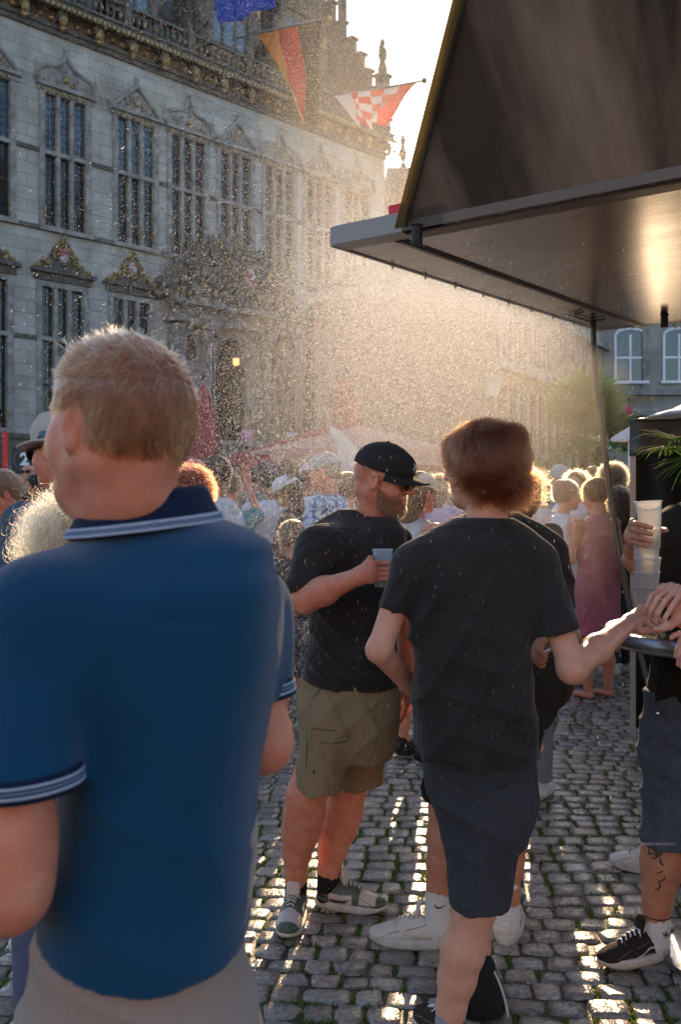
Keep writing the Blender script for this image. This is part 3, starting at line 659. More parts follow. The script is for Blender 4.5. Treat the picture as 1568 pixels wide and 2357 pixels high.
def build_setts():
    rng = np.random.default_rng(3); K = 8; V_ = []; F_ = []; T_ = []; base = 0
    u = np.array([-1, -.97, -.86, -.35, .35, .86, .97, 1]); U, W = np.meshgrid(u, u, indexing='ij')
    quad = np.array([(i*K+j, (i+1)*K+j, (i+1)*K+j+1, i*K+j+1) for i in range(K-1) for j in range(K-1)])
    rot = R(-5); ca, sa = math.cos(rot), math.sin(rot); y = -1.0; cells = []
    while y < 20:
        rh = rng.uniform(.092, .118); x = -6-rng.uniform(0, .2)
        while x < 13:
            w = rng.uniform(.088, .145) if rng.random() > .07 else rng.uniform(.15, .185)
            cells.append((x+w/2, y+rh/2, w/2, rh/2)); x += w
        y += rh
    for cx, cy, hw, hh in cells:
        # gentle waviness of the rows
        wy = .05*math.sin(cx*.9)+.03*math.sin(cx*2.3+cy*1.1); wx_ = .06*math.sin(cy*.8)+.03*math.sin(cy*2.1+1)
        X = cx+wx_; Y = cy+wy; Xr = X*ca-Y*sa; Yr = X*sa+Y*ca
        if Yr < YS0 or Yr > YS1 or abs(Xr-.0) > Yr*.40+1.2: continue
        gx = rng.uniform(.0015, .0045); gy = rng.uniform(.0015, .004); a = hw-gx; bb = hh-gy
        p = rng.uniform(3.6, 8.0)      # superellipse squareness
        m = np.maximum(np.abs(U), np.abs(W)); nrm = (np.abs(U)**p+np.abs(W)**p)**(1/p)+1e-9; sc = m/nrm
        sk = rng.normal(0, .08, 4)
        lx = U*sc*a*(1+sk[0]*W); ly = W*sc*bb*(1+sk[1]*U)
        ang = rng.normal(0, .05); c2, s2 = math.cos(ang), math.sin(ang); lx, ly = lx*c2-ly*s2, lx*s2+ly*c2
        jit = rng.normal(0, .0022, U.shape); h = -.0016*(m**2)-.013*np.clip((m-.86)/.14, 0, 1)**2.2+rng.normal(0, .0011, U.shape)+rng.normal(0, .0028)+lx*rng.normal(0, .014)+ly*rng.normal(0, .014)
        lx = lx+jit; ly = ly+rng.normal(0, .0022, U.shape)
        gxw = Xr+lx*ca-ly*sa; gyw = Yr+lx*sa+ly*ca
        V_.append(np.stack([gxw, gyw, h], -1).reshape(-1, 3)); F_.append(quad+base); base += K*K
        t = rng.uniform(.6, 1.25); wm = rng.uniform(-.06, .08); T_.append(np.tile([t*(1+wm), t, t*(1-wm), 1], (K*K, 1)))
    o = mesh_np('cobbled_pavement', np.concatenate(V_), np.concatenate(F_), sett_mat(), None, True)
    at = o.data.color_attributes.new('tone', 'FLOAT_COLOR', 'POINT'); at.data.foreach_set('color', np.concatenate(T_).astype(np.float32).ravel())
    tag(o, kind='structure'); return [c for c in cells], (ca, sa)
cells, (gca, gsa) = build_setts()
# moss and grass tufts in the joints
def build_moss():
    rng = np.random.default_rng(9); vs = []; 
    for cx, cy, hw, hh in cells:
        for side in (0, 1):
            X0 = cx+(hw if side else 0)+.06*math.sin(cy*.8)+.03*math.sin(cy*2.1+1); Y0 = cy+(0 if side else hh)+.05*math.sin(cx*.9)+.03*math.sin(cx*2.3+cy*1.1)
            Xr = X0*gca-Y0*gsa; Yr = X0*gsa+Y0*gca
            if not (2.7 < Yr < 8.5) or abs(Xr) > Yr*.4+.2: continue
            dn = math.sin(Xr*2.1+1)*math.cos(Yr*1.7)+math.sin(Xr*.9-Yr*2.3); 
            if rng.random() > (.75 if dn > .1 else .28)*(1.35 if side else .7): continue
            n = int(rng.uniform(10, 40)*(1 if Yr < 5 else .5))
            for _ in range(n):
                o = rng.normal(0, (.007, hh*.55)[0 if not side else 0]); al = rng.uniform(-1, 1)*(hh if side else hw)
                px = Xr+(o*gca-al*gsa if side else al*gca-o*gsa); py = Yr+(o*gsa+al*gca if side else al*gsa+o*gca)
                vs.append((px, py, rng.uniform(.5, 1.0)))
    vs = np.array(vs); n = len(vs); l = vs[:, 2]*.017; a = rng.uniform(0, 6.28, n); w = .0032+rng.uniform(0, .0035, n); dx = np.cos(a)*w; dy = np.sin(a)*w
    b0 = np.stack([vs[:, 0]-dx, vs[:, 1]-dy, np.full(n, -.0095)], -1); b1 = np.stack([vs[:, 0]+dx, vs[:, 1]+dy, np.full(n, -.0095)], -1)
    tp = np.stack([vs[:, 0]+rng.normal(0, .006, n), vs[:, 1]+rng.normal(0, .006, n), -.008+l], -1)
    P = np.stack([b0, b1, tp], 1).reshape(-1, 3); F = np.arange(3*n).reshape(n, 3)
    mm = cloth_mat('moss', (.13, .18, .025), .4)
    tag(mesh_np('moss', P, F, mm), 'short green moss growing in the joints between the wet cobbles', 'moss', kind='stuff')
build_moss()

# ------------------------------------------------------------------ the bar canopy overhead at the right
HC = 2.77; hh = HC-EYE
def atH(x, y, H=HC): d = (H-EYE)*FOC/(HZ-y); return V((x-CX)*d/FOC, d, H)
Lp = atH(766, 566); Fp = atH(1380, 760)
ax = (Fp-Lp).normalized(); bx = V(ax.y, -ax.x, 0)        # along the edge; toward the viewer and right
LEN = (Fp-Lp).length
cn = empty('bar_canopy', Lp, math.atan2(bx.y, bx.x), 'brushed metal canopy of a drinks stand with a steep dark upper panel', 'canopy')
# local: x = toward viewer-right (near edge of canopy), y = along edge L->F
M_ALU = mat('brushed_grey_metal', (.15, .125, .115), .26, metal=.9, col2=(.10, .085, .077), nscale=2, stretch=(1, 3, 1), rnoise=.05, bump=.10, bscale=2.5)
M_ALUD = mat('streak_highlight_panel', (.36, .29, .25), .32, metal=.5, col2=(.075, .062, .056), nscale=.9, stretch=(2.0, .45, .45), ramp=(.38, .60), rnoise=.1, bump=.25, bscale=4)  # pale streaks put into the base colour in place of reflected highlights
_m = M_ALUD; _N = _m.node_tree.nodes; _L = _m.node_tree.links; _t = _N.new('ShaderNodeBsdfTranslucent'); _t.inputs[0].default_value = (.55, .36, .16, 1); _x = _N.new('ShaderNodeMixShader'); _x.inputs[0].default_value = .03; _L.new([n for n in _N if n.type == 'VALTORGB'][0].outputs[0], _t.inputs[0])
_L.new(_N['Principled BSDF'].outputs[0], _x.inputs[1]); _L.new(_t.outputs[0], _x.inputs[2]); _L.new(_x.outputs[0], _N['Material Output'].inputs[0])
M_RIM = mat('pale_grey_rim', (.30, .29, .285), .5, metal=.1)
M_RUB = mat('rubber_black', (.015, .015, .015), .6)
def Lc(p): q = p-Lp; return (q.dot(bx), q.dot(ax))
far = Lc(Fp)[1]; WID = 4.6
s1x, s1y = Lc(atH(885, 540))
MB().box(s1x+.012, WID, .10, far-.02, 0.0, .05).build('ceiling_panel', M_ALU, cn)
MB().box(.012, s1x-.012, .10, far-.02, 0.0, .05).build('outer_lip', M_ALU, cn)
t = MB(); t.box(s1x-.012, s1x+.012, .10, far, -.012, .05)
t.box(s1x-.028, s1x-.02, .1, far, -.006, .02); t.box(s1x+.02, s1x+.028, .1, far, -.006, .02); t.build('seam_profile', mat('profile_brown', (.10, .08, .07), .5, metal=.5), cn)
t = MB(); t.box(-.01, .012, -.01, far+.012, -.006, .085, .003); t.box(.012, .62, -.02, .10, -.004, .085, .003); t.box(.012, WID, far-.02, far+.012, -.004, .085)
t.build('edge_rim', M_RIM, cn)
bx0 = Lc(atH(862, 515))[0]
t = MB(); t.box(bx0+.02, WID, .012, .10, -.012, .05, .003); t.box(bx0+.02, WID, -.020, .012, -.004, .045, .003); t.build('hinge_beam', mat('beam_brown', (.16, .125, .105), .55, metal=.2), cn)
t = MB(); x = bx0+.1
while x < WID: t.lathe([(.0, -.004), (.009, -.003), (.012, 0)], 8, (x, -.012, -.004)); x += .21
t.build('screw', mat('screw_steel', (.3, .3, .3), .3, metal=1), cn)
# steep upper panel rising from the beam towards the viewer, slightly sagging sheet
e0 = Lc(PX(862, 515, atH(862, 515).y)); top = PX(1052, 0, 3.6)-Lp; tl = V(top.dot(bx), top.dot(ax), top.z)
b_l = V(bx0, -.008, .028); dv = tl-b_l; vs = []; fs = []; NU, NV = 60, 50
for j in range(NV+1):
    for i in range(NU+1):
        u = i/NU; v = j/NV*1.35; p = b_l+dv*v+V(1, 0, 0)*(u*(WID-bx0))*(1-0*v)
        n = V(0, -1, 1).normalized(); p += n*(-.02*math.sin(v*3.1)+.006*math.sin(u*21+v*5)*math.sin(v*7)+.004*math.sin(u*7-v*19)); vs.append(p)
for j in range(NV):
    for i in range(NU): a = j*(NU+1)+i; fs.append((a, a+1, a+NU+2, a+NU+1))
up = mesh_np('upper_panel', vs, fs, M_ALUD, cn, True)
t = MB(); q4 = [b_l+dv*v*1.35+V(xo, -.016, -.012) for v in (0, 1) for xo in (-.012, .036)]; t.add([q4[0], q4[1], q4[3], q4[2]], [(0, 1, 2, 3)]); hs_ = t.build('edge_glow_strip', cloth_mat('painted_edge_glow', (.30, .23, .10), .6), up); hm_ = hs_.modifiers.new('t', 'SOLIDIFY'); hm_.thickness = .004  # added strip, its yellow colour imitates sun glow along the panel edge
t = MB(); t.tube([b_l+dv*v*1.35+V(.05, -.012, -.012) for v in (0, .5, 1)], .004, 6); t.build('hem_seam', M_RUB, cn)
t = MB(); t.box(bx0-.06, bx0+.05, .0, .35, .088, .13); t.build('red_marker', mat('red_plastic', (.7, .02, .03), .4), cn)
for (px, py) in ((960, 532), (1530, 738)):
    q = Lc(atH(px, py-14)); t = MB(); t.lathe([(.020, -.085), (.024, -.08), (.024, -.01), (.03, 0)], 12, (q[0], q[1], 0)); t.build('rubber_stop', M_RUB, cn)
NOZ = []
for k in range(9):
    y = far*(.16+.1*k); n = MB(); n.lathe([(.003, -.016), (.006, -.014), (.007, -.006), (.005, 0)], 8, (-.0, y, -.006)); n.build('mist_nozzle', mat('nozzle_brass', (.35, .25, .15), .35, metal=1), cn)
    NOZ.append(Lp+ax*y+V(0, 0, -.04))
# hose hanging from the canopy down to the paving behind the table
hb = atH(1366, 745); hs = [hb+V(0, 0, -.0), PX(1372, 860, hb.y), PX(1384, 960, hb.y), PX(1398, 1080, hb.y-.05), PX(1418, 1220, hb.y-.1), PX(1448, 1390, hb.y-.2), PX(1480, 1525, hb.y-.3), PX(1494, 1580, hb.y-.35), PX(1506, 1650, hb.y-.4)]
hs[-1].z = max(hs[-1].z, .02)
def smooth_pts(p, n=6):
    o = []
    for i in range(len(p)-1):
        a = p[max(i-1, 0)]; b = p[i]; c = p[i+1]; d = p[min(i+2, len(p)-1)]
        for k in range(n):
            t = k/n; o.append(.5*((2*b)+(c-a)*t+(2*a-5*b+4*c-d)*t*t+(3*b-3*c+d-a)*t**3))
    return o+[p[-1]]
tag(MB().tube(smooth_pts(hs), .021, 10).build('hose', mat('hose_black', (.03, .022, .02), .35, spec=.6), None, True), 'thick black hose hanging from the metal canopy in the spray', 'hose')
# cable ties / branch caught on the canopy lip
t = MB(); q = [Lc(atH(x, y)) for x, y in ((1310, 722), (1345, 712), (1322, 724), (1360, 736), (1396, 730))]
t.tube([(a, b, -.012) for a, b in q], .006, 6); t.build('cable', M_RUB, cn)

# ------------------------------------------------------------------ parasols, tent, lamps, signs
def cone_canopy(c, pts, zt, zb, edge=.0):   # pts: outer corners (x,y) around
    v = [Vector((c[0], c[1], zt))]; f = []; n = len(pts)
    for x, y in pts: v.append(Vector((x, y, zb)))
    vs = list(v)
    for i in range(n): f.append((0, 1+i, 1+(i+1) % n))
    for x, y in pts: vs.append(Vector((x, y, zb-.22)))
    for i in range(n): f.append((1+i, n+1+i, n+1+(i+1) % n, 1+(i+1) % n))
    return vs, f
def big_parasol(loc, r, zt, zb, m, label, rz=0, n=8):
    e = empty('parasol', (loc[0], loc[1], 0), rz, label, 'parasol', 'open parasols over the crowd')
    mb = MB(); cor = [(r*math.cos(math.tau*k/n), r*math.sin(math.tau*k/n)) for k in range(n)]
    vs, fs = cone_canopy((0, 0), cor, zt, zb)
    c = MB(); c.v = [tuple(v) for v in vs]; c.f = fs; c.m = [0]*len(fs); o = c.build('canopy', m, e); sm = o.modifiers.new('t', 'SOLIDIFY'); sm.thickness = .008
    MB().tube([(0, 0, 0), (0, 0, zt+.1)], .03, 8).build('pole', M_TRIMD, e); MB().box(-.35, .35, -.35, .35, .0, .08, .01).build('base', M_TRIMD, e)
    rb = MB()
    for k in range(n): a = math.tau*k/n; rb.tube([(0, 0, zt-.06), (r*.98*math.cos(a), r*.98*math.sin(a), zb-.03)], .012, 5)
    rb.build('rib', M_TRIMD, e); return e
CR = cloth_mat('parasol_red', (.50, .09, .10), .5); CP = cloth_mat('parasol_faded_pink', (.62, .34, .31), .5); CW = cloth_mat('parasol_white', (.72, .70, .70), .5)
def zat(y, d): return EYE+(HZ-y)*d/FOC
big_parasol((wx(775, 15), 15.5), 1.75, zat(968, 15), zat(1045, 14), CR, 'large dull red open parasol above the crowd behind the cap wearer', .2)
big_parasol((wx(830, 13.5), 14.8), 1.6, zat(965, 13.5), zat(1028, 13), CP, 'pale pink open parasol with its flank running right behind the cap', .1)
# white teardrop banner between them
def strip(name, pts, th, m, e):            # outline polygon in local xz with thickness
    return MB().prism(pts, -th/2, th/2).build(name, m, e)
d = 12.0; bb = empty('beach_flag', (wx(800, d), d, 0), 0, 'white teardrop banner standing between the open parasols', 'banner')
ol = [(757, 978), (780, 990), (806, 1012), (826, 1040), (838, 1080), (826, 1130), (806, 1200), (796, 1180), (790, 1100), (775, 1030), (762, 995)]
strip('banner_cloth', [((x-800)*d/FOC, zat(y, d)) for x, y in ol], .015, CW, bb); MB().tube([(.0, .02, 0), (-.0, .02, 1.4), (.06, .02, 2.1)], .012, 6).build('pole', M_BLACKMETAL, bb)
def closed_parasol(x, d, ytop, ybot, w, label, m=None):
    e = empty('closed_parasol', (wx(x, d), d, 0), 0, label, 'parasol', 'folded red parasols'); zt = zat(ytop, d); zb = zat(ybot, d); n = 24; W = w*d/FOC/2; vs = []
    pr = [(0, .12), (.12, .45), (.35, .8), (.7, 1.0), (1, 1.08)]
    mb = MB(); 
    for t, rr in pr:
        for k in range(n): a = math.tau*k/n; r_ = W*rr*(1+.13*math.cos(a*8)); mb.v.append((r_*math.cos(a), r_*math.sin(a), zt+(zb-zt)*t))
    for i in range(len(pr)-1):
        for k in range(n): mb.f.append((i*n+k, i*n+(k+1) % n, (i+1)*n+(k+1) % n, (i+1)*n+k)); mb.m.append(0)
    mb.f.append(tuple(range(n))); mb.m.append(0); mb.f.append(tuple(range(4*n, 5*n))); mb.m.append(0)
    mb.build('folded_cloth', m or CR, e); t = MB(); t.tube([(0, 0, 0), (0, 0, zt+.12)], .03, 8); t.ball((0, 0, zt+.14), .06); t.build('pole', M_BLACKMETAL, e); MB().box(-.3, .3, -.3, .3, 0, .08, .01).build('base', M_BLACKMETAL, e)
closed_parasol(468, 16, 885, 1090, 64, 'tall folded dark red parasol beside the back of the near head', mat('dark_red_cloth', (.32, .05, .06), .85, noise=.3, nscale=4))
closed_parasol(795, 20, 870, 1000, 50, 'folded red parasol blurred by the spray above the open ones')
closed_parasol(1448, 30, 930, 1035, 30, 'small folded crimson parasol in front of the grey house', mat('crimson_cloth', (.45, .03, .08), .8))
# pavilion tent at the right
tn = empty('gazebo', (wx(1450, 6.6), 6.6, 0), R(-20), 'black folding gazebo with sagging cloth roof beside the palm', 'gazebo'); d = 6.6
def tl_(x, y, dd=d): return ((x-1450)*dd/FOC, zat(y, dd))
M_TENT = mat('tent_cloth_black', (.035, .028, .024), .45, bump=.5, bscale=5, spec=.6)
za = tl_(1450, 965)[1]; zb_ = tl_(1450, 1050)[1]; W = 2.6
mb = MB(); NV2 = 14; vs = []; fs = []
for j in range(9):
    for i in range(31):
        u = i/30; v = j/8; x = u*W; y = -.02*math.sin(u*40)*v+.015*math.sin(u*23+v*4); z = za+.10*math.sin(min(u*3.6, 1.57))*0+ (zb_-za)*v+.03*math.sin(u*9)*v
        vs.append((x, y-.01*v, z))
for j in range(8):
    for i in range(30): a = j*31+i; fs.append((a, a+1, a+32, a+31))
o = mesh_np('valance', vs, fs, M_TENT, tn, True); sm = o.modifiers.new('t', 'SOLIDIFY'); sm.thickness = .006
vs = []; fs = []
for j in range(13):
    for i in range(31):
        u = i/30; v = j/12; x = u*W; y = v*2.6; pk = 1-max(abs(u-.5), abs(v-.5))*2; z = za+.75*pk**1.35*1.1; vs.append((x, y, z+.002))
for j in range(12):
    for i in range(30): a = j*31+i; fs.append((a, a+1, a+32, a+31))
o = mesh_np('roof_cloth', vs, fs, mat('tent_roof', (.30, .27, .24), .3, spec=.6), tn, True); sm = o.modifiers.new('t', 'SOLIDIFY'); sm.thickness = .006
for x in (.02, .36*1.0, W-.03):
    t = MB(); t.box(x-.018, x+.018, -.0, .036, 0, zb_+.02); t.box(x-.024, x+.024, -.006, .042, 1.25, 1.31); t.build('pole', mat('tent_pole_grey', (.30, .31, .32), .4, metal=.6), tn)
vs = []; fs = []
for j in range(2):
    for i in range(61): u = i/60; vs.append((.03+u*(W-.06), .05+.03*math.sin(u*70), .05 if j == 0 else zb_+.03))
for i in range(60): fs.append((i, i+1, i+62, i+61))
o = mesh_np('side_curtain', vs, fs, mat('tent_side', (.012, .012, .013), .7), tn, True); sm = o.modifiers.new('t', 'SOLIDIFY'); sm.thickness = .005
MB().box(.03, W, 2.5, 2.52, .05, za-.02).build('back_curtain', MATS['tent_side'], tn)
# small pale parasol between the palms and gazebo
e = empty('parasol', (wx(1450, 11), 11, 0), 0, 'small pale parasol seen edge-on left of the black gazebo', 'parasol'); zt = zat(1006, 11); 
MB().lathe([(.22, -.04), (.2, .0), (.0, .12)], 8, (0, 0, zt), 1, 1).build('canopy', CW, e); MB().tube([(0, 0, 0), (0, 0, zt+.05)], .02, 6).build('pole', M_WHITEP, e)
# street lantern, white and catching the sun
e = empty('street_lamp', (wx(1133, 24), 24, 0), 0, 'white frosted lantern head on a lamp post, bright in the spray', 'street lamp'); zt = zat(880, 24); zb2 = zat(912, 24)
CWL = cloth_mat('frosted_glass', (.9, .88, .85), .85)
MB().lathe([(.14, zb2), (.24, zt)], 6).build('lamp_glass', CWL, e); MB().lathe([(.27, zt+.002), (.2, zt+.12), (.05, zt+.2), (0, zt+.3)], 6).build('lamp_cap', M_TRIM, e)
MB().tube([(0, 0, 0), (0, 0, .6), (0, 0, zb2)], [.12, .06, .05], 8).build('post', M_BLACKMETAL, e)
# signs at the hall's foot, left edge
e = empty('information_sign', PX(-9, 1090, 17), R(0), 'dark information sign with a blue P panel beside a red post', 'sign'); e.location.z = 0
t = MB(); t.box(-.4, .13, -.05, .0, 1.0, zat(1022, 17)); t.build('board', mat('sign_black', (.02, .022, .028), .4), e)
MB().box(-.25, -.03, -.058, -.052, zat(1076, 17)-.03, zat(1054, 17)).build('white_panel', M_WHITEP, e)
t = MB(); t.box(.13, .20, -.06, .01, 0, zat(994, 17)); t.build('post', mat('sign_red', (.65, .03, .03), .45), e)
def text(s, size, m, parent, loc, rot=(R(90), 0, 0), ext=.003, al='CENTER', name='lettering', bold=0):
    c = bpy.data.curves.new(name, 'FONT'); c.body = s; c.size = size; c.extrude = ext; c.align_x = al; c.align_y = 'CENTER'; c.offset = bold
    o = bpy.data.objects.new(name, c); COL.objects.link(o); c.materials.append(m); bpy.context.view_layer.update(); me = bpy.data.meshes.new_from_object(o.evaluated_get(bpy.context.evaluated_depsgraph_get())); bpy.data.objects.remove(o)
    o = link(name, me, m, parent); o.location = loc; o.rotation_euler = rot; return o
text('P', .2, mat('sign_blue', (.02, .12, .6), .4), e, (-.14, -.061, zat(1066, 17)), bold=.006)
text('mobil.punkt', .05, M_WHITEP, e, (-.12, -.053, zat(1036, 17)))
e = empty('wall_plaque', PX(56, 1058, 30.5), R(25), 'square black plaque with a white figure 2 in a ring on the stone wall', 'sign')
t = MB(); t.box(-.36, .36, -.03, .03, -.43, .43, .01); t.box(-.30, -.2, .03, .3, -.1, .1); t.build('board', MATS['sign_black'], e)
text('2', .52, M_WHITEP, e, (0, -.036, 0), bold=.02)
t = MB(); t.tube([(.31*math.cos(a), -.035, .31*math.sin(a)) for a in [k*math.tau/32 for k in range(33)]], .008, 5, cap=False); t.build('ring', M_TRIM, e)
e = empty('road_sign', (wx(1566, 22), 22, 0), 0, 'red and white road sign cut by the right edge above the gazebo', 'sign')
t = MB(); t.box(-.12, .3, -.01, .01, zat(951, 22), zat(936, 22)); t.build('board', M_WHITEP, e); MB().box(-.09, .27, -.02, -.012, zat(950, 22)+.02, zat(937, 22)-.02).build('red_field', MATS['sign_red'], e); MB().tube([(.2, .03, 0), (.2, .03, zat(936, 22))], .03, 8).build('post', M_TRIM, e)

# ------------------------------------------------------------------ palms and shrubs
M_PALM = cloth_mat('palm_leaf', (.13, .24, .035), .55); M_PALMF = cloth_mat('palm_leaf_far', (.07, .14, .035), .35); M_PALMD = cloth_mat('palm_leaf_dark', (.05, .11, .03), .45); M_TRUNK = mat('palm_trunk', (.12, .08, .05), .9, bump=1, bscale=20)
def fan_palm(loc, zc, r, nf, label, m=M_PALM, seed=0, leaflets=22, tilt=(.1, 1.5), lw=.016, cat='palm', nm='palm_tree', w0=1.0, az=None, lean=None):
    rng = np.random.default_rng(seed); e = empty(nm, (loc[0], loc[1], 0), 0, label, cat); tp = Vector((0, 0, zc))
    trs = []; vs = []; fs = []; base = 0; st = MB()
    for k in range(nf):
        a = rng.uniform(0, 6.28) if az is None else rng.uniform(*az); el = rng.uniform(*tilt); L = r*rng.uniform(.55, 1.0)
        dr = Vector((math.cos(a)*math.cos(el), math.sin(a)*math.cos(el), math.sin(el))); s = L*.45; hub = tp+dr*s
        st.tube([tp, tp+dr*s*.5+V(0, 0, .01), hub], .006, 4, False)
        side = dr.cross(V(0, 0, 1)).normalized(); upv = side.cross(dr).normalized()
        for q in range(leaflets):
            b_ = (q/(leaflets-1)-.5)*2*rng.uniform(.95, 1.05)*2.0
            d1 = (dr*math.cos(b_)+side*math.sin(b_)*1.0+upv*rng.uniform(-.08, .12)).normalized(); ll = L*.62*(1-.18*abs(b_))*rng.uniform(.85, 1.1)
            w = d1.cross(upv).normalized()*lw*rng.uniform(.7, 1.1)
            p = hub; droop = rng.uniform(.05, .35)*ll
            pts = [p, p+d1*ll*.35, p+d1*ll*.7-V(0, 0, droop*.35), p+d1*ll-V(0, 0, droop)]
            ws = [.35, 1, .75, .08]
            for i, (pp, www) in enumerate(zip(pts, ws)): vs += [pp-w*www, pp+w*www]
            for i in range(3): fs.append((base+2*i, base+2*i+1, base+2*i+3, base+2*i+2))
            base += 8
    mesh_np('crown', vs, fs, m, e); st.build('stalk', M_PALM, e)
    MB().tube([(0, 0, 0), (0, 0, zc*.5), tp], [.09*w0, .07*w0, .05*w0], 10).build('trunk', M_TRUNK, e)
    return e
fan_palm((wx(1560, 4.6)+.18, 4.75), zat(1018, 4.6)-.02, .42, 12, 'close fan palm whose fronds enter at the right edge by the gazebo', seed=4, leaflets=26, tilt=(-.5, .8), lw=.006, w0=.5)
fan_palm((wx(1345, 16), 16), zat(985, 16), 1.15, 30, 'tall palm with upright fronds behind the hose', m=M_PALMF, seed=2, tilt=(.25, 1.45), lw=.035)
fan_palm((wx(1400, 15), 15.5), zat(1015, 15), 1.0, 34, 'bushy palm with sunlit frond tips left of the gazebo', m=M_PALMF, seed=5, tilt=(-.2, .9), lw=.034)
def shrub(loc, w, h, label, seed, m=M_PALMD, zb=.5, n=2600, ls=.05):
    rng = np.random.default_rng(seed); e = empty('shrub', (loc[0], loc[1], 0), 0, label, 'shrub')
    k = 9; cc = np.stack([rng.uniform(-w*.8, w*.8, k), rng.uniform(-w*.4, w*.4, k), rng.uniform(zb, h*.85, k)], 1); rr = rng.uniform(.25, .5, k)*min(w, h-zb)
    i = rng.integers(0, k, n); dd = rng.normal(size=(n, 3)); dd /= np.linalg.norm(dd, axis=1)[:, None]; p = cc[i]+dd*(rr[i]*rng.uniform(.55, 1.05, n))[:, None]
    p[:, 2] = np.clip(p[:, 2], .15, None); a = rng.normal(size=(n, 3)); a /= np.linalg.norm(a, axis=1)[:, None]; b_ = np.cross(a, dd); b_ /= np.linalg.norm(b_, axis=1)[:, None]+1e-9
    s = ls*rng.uniform(.6, 1.4, n)[:, None]; P = np.stack([p-a*s, p+b_*s*.35, p+a*s, p-b_*s*.35], 1).reshape(-1, 3)
    mesh_np('foliage', P, np.arange(4*n).reshape(n, 4), m, e); MB().tube([(0, 0, 0), (0, 0, h*.6)], [.06, .03], 6).build('stem', M_TRUNK, e)
shrub((wx(1300, 15.5), 16.2), 1.05, 2.25, 'dense green shrub hazed by the spray left of the palms', 1, M_PALM)
shrub((wx(1385, 14), 14.2), .75, 2.35, 'dark green shrub behind the hose under the palm fronds', 2)
shrub((wx(1430, 13.5), 13.5), .5, 2.0, 'deep green shrub touching the left pole of the gazebo', 3)
shrub((wx(1235, 18), 18.2), .8, 2.9, 'pale green shrub half lost in the golden spray', 4, M_PALM)

# ------------------------------------------------------------------ bar table with stacked cups
TD = 3.33; TZ = zat(1458, TD); tc_ = (wx(1428, TD)+.42, TD+.10)
e = empty('bar_table', (tc_[0], tc_[1], 0), 0, 'round standing table with a wet wooden top and a steel rim', 'table')
MB().lathe([(0, TZ-.03), (.40, TZ-.03), (.40, TZ-.004), (0, TZ-.004)], 64).build('table_top', mat('wet_table_top', (.10, .075, .055), .12, noise=.5, nscale=12, spec=.8, bump=.3, bscale=25, coat=.5), e)
t = MB(); t.v = []; n = 96; prof = [(.40, TZ-.045), (.425, TZ-.05), (.437, TZ-.035), (.437, TZ-.015), (.428, TZ), (.41, TZ+.004), (.40, TZ-.003)]
t.lathe(prof, n); t.f = t.f[:len(t.f)-2]; t.build('rim', mat('steel_rim', (.33, .34, .36), .30, metal=.85), e, True)
MB().lathe([(.24, 0), (.24, .02), (.04, .05), (.035, .1), (.035, TZ-.03)], 24).build('column', mat('steel_col', (.4, .4, .4), .3, metal=.9), e)
def cup_mat(name, col, rough, a=.55):
    m = bpy.data.materials.new(name); m.use_nodes = True; N = m.node_tree.nodes; L = m.node_tree.links; b = N['Principled BSDF']; b.inputs['Base Color'].default_value = (*col, 1); b.inputs['Roughness'].default_value = rough
    t = N.new('ShaderNodeBsdfTransparent'); tr = N.new('ShaderNodeBsdfTranslucent'); tr.inputs[0].default_value = (*col, 1); m1 = N.new('ShaderNodeMixShader'); m1.inputs[0].default_value = .5; L.new(b.outputs[0], m1.inputs[1]); L.new(tr.outputs[0], m1.inputs[2])
    m2 = N.new('ShaderNodeMixShader'); lw = N.new('ShaderNodeLayerWeight'); lw.inputs[0].default_value = .4; mr = N.new('ShaderNodeMapRange'); mr.inputs[3].default_value = a; mr.inputs[4].default_value = .95; L.new(lw.outputs['Facing'], mr.inputs[0]); L.new(mr.outputs[0], m2.inputs[0])
    L.new(t.outputs[0], m2.inputs[1]); L.new(m1.outputs[0], m2.inputs[2]); L.new(m2.outputs[0], N['Material Output'].inputs[0]); return m
M_CUP = cup_mat('frosted_plastic', (.72, .72, .72), .25, .22); M_CUPB = cup_mat('bluish_plastic', (.55, .68, .78), .25, .45)
M_BEER = mat('beer', (.85, .50, .08), .1, trans=.6, ior=1.33); 
def cup(loc, h, r1, r2, label, m, tilt=(0, 0), group=None, beer=0):
    e = empty('plastic_cup', loc, 0, label, 'cup', group); e.rotation_euler = (tilt[0], tilt[1], 0)
    p = [(0, .002), (r1*.9, 0), (r1, .004), (r1+(r2-r1)*.92, h*.92), (r2, h-.004), (r2+.0016, h-.002), (r2+.0016, h), (r2-.0012, h), (r1+(r2-r1)*.9-.001, h*.9), (r1-.0012, .006), (0, .006)]
    MB().lathe(p, 40).build('cup_wall', m, e, True)
    t = MB(); t.tube([((r2+.001)*math.cos(a), (r2+.001)*math.sin(a), h) for a in [k*math.tau/40 for k in range(41)]], .0018, 6, False); t.build('cup_rim', M_CUPR, e, True)
    if beer: MB().lathe([(0, .008), (r1-.002, .008), (r1+(r2-r1)*beer-.002, h*beer), (0, h*beer)], 32).build('beer', M_BEER, e, True)
    return e
M_CUPR = cup_mat('cup_rim_plastic', (.8, .82, .85), .2, .7)
sx, sy = wx(1494, TD), TD+.02; sc_ = TD/FOC; n0 = ['lowest', 'second from the bottom', 'third from the bottom', 'fourth from the bottom', 'fifth, just under the held one,']
for k in range(5):
    cup((sx+(-.002 if k % 2 else .001), sy, TZ+.002+k*.0435*1.10), .155, .031, .0435, 'clear plastic cup, %s in the stack on the bar table' % n0[k], M_CUP, group='cups stacked on the bar table')
CUPTOP = cup(PX(1500, 1262, TD), .158, .030, .0435, 'clear wet plastic cup held by the hand, topmost of the stack', M_CUP, (0, R(-4)), group='cups stacked on the bar table')
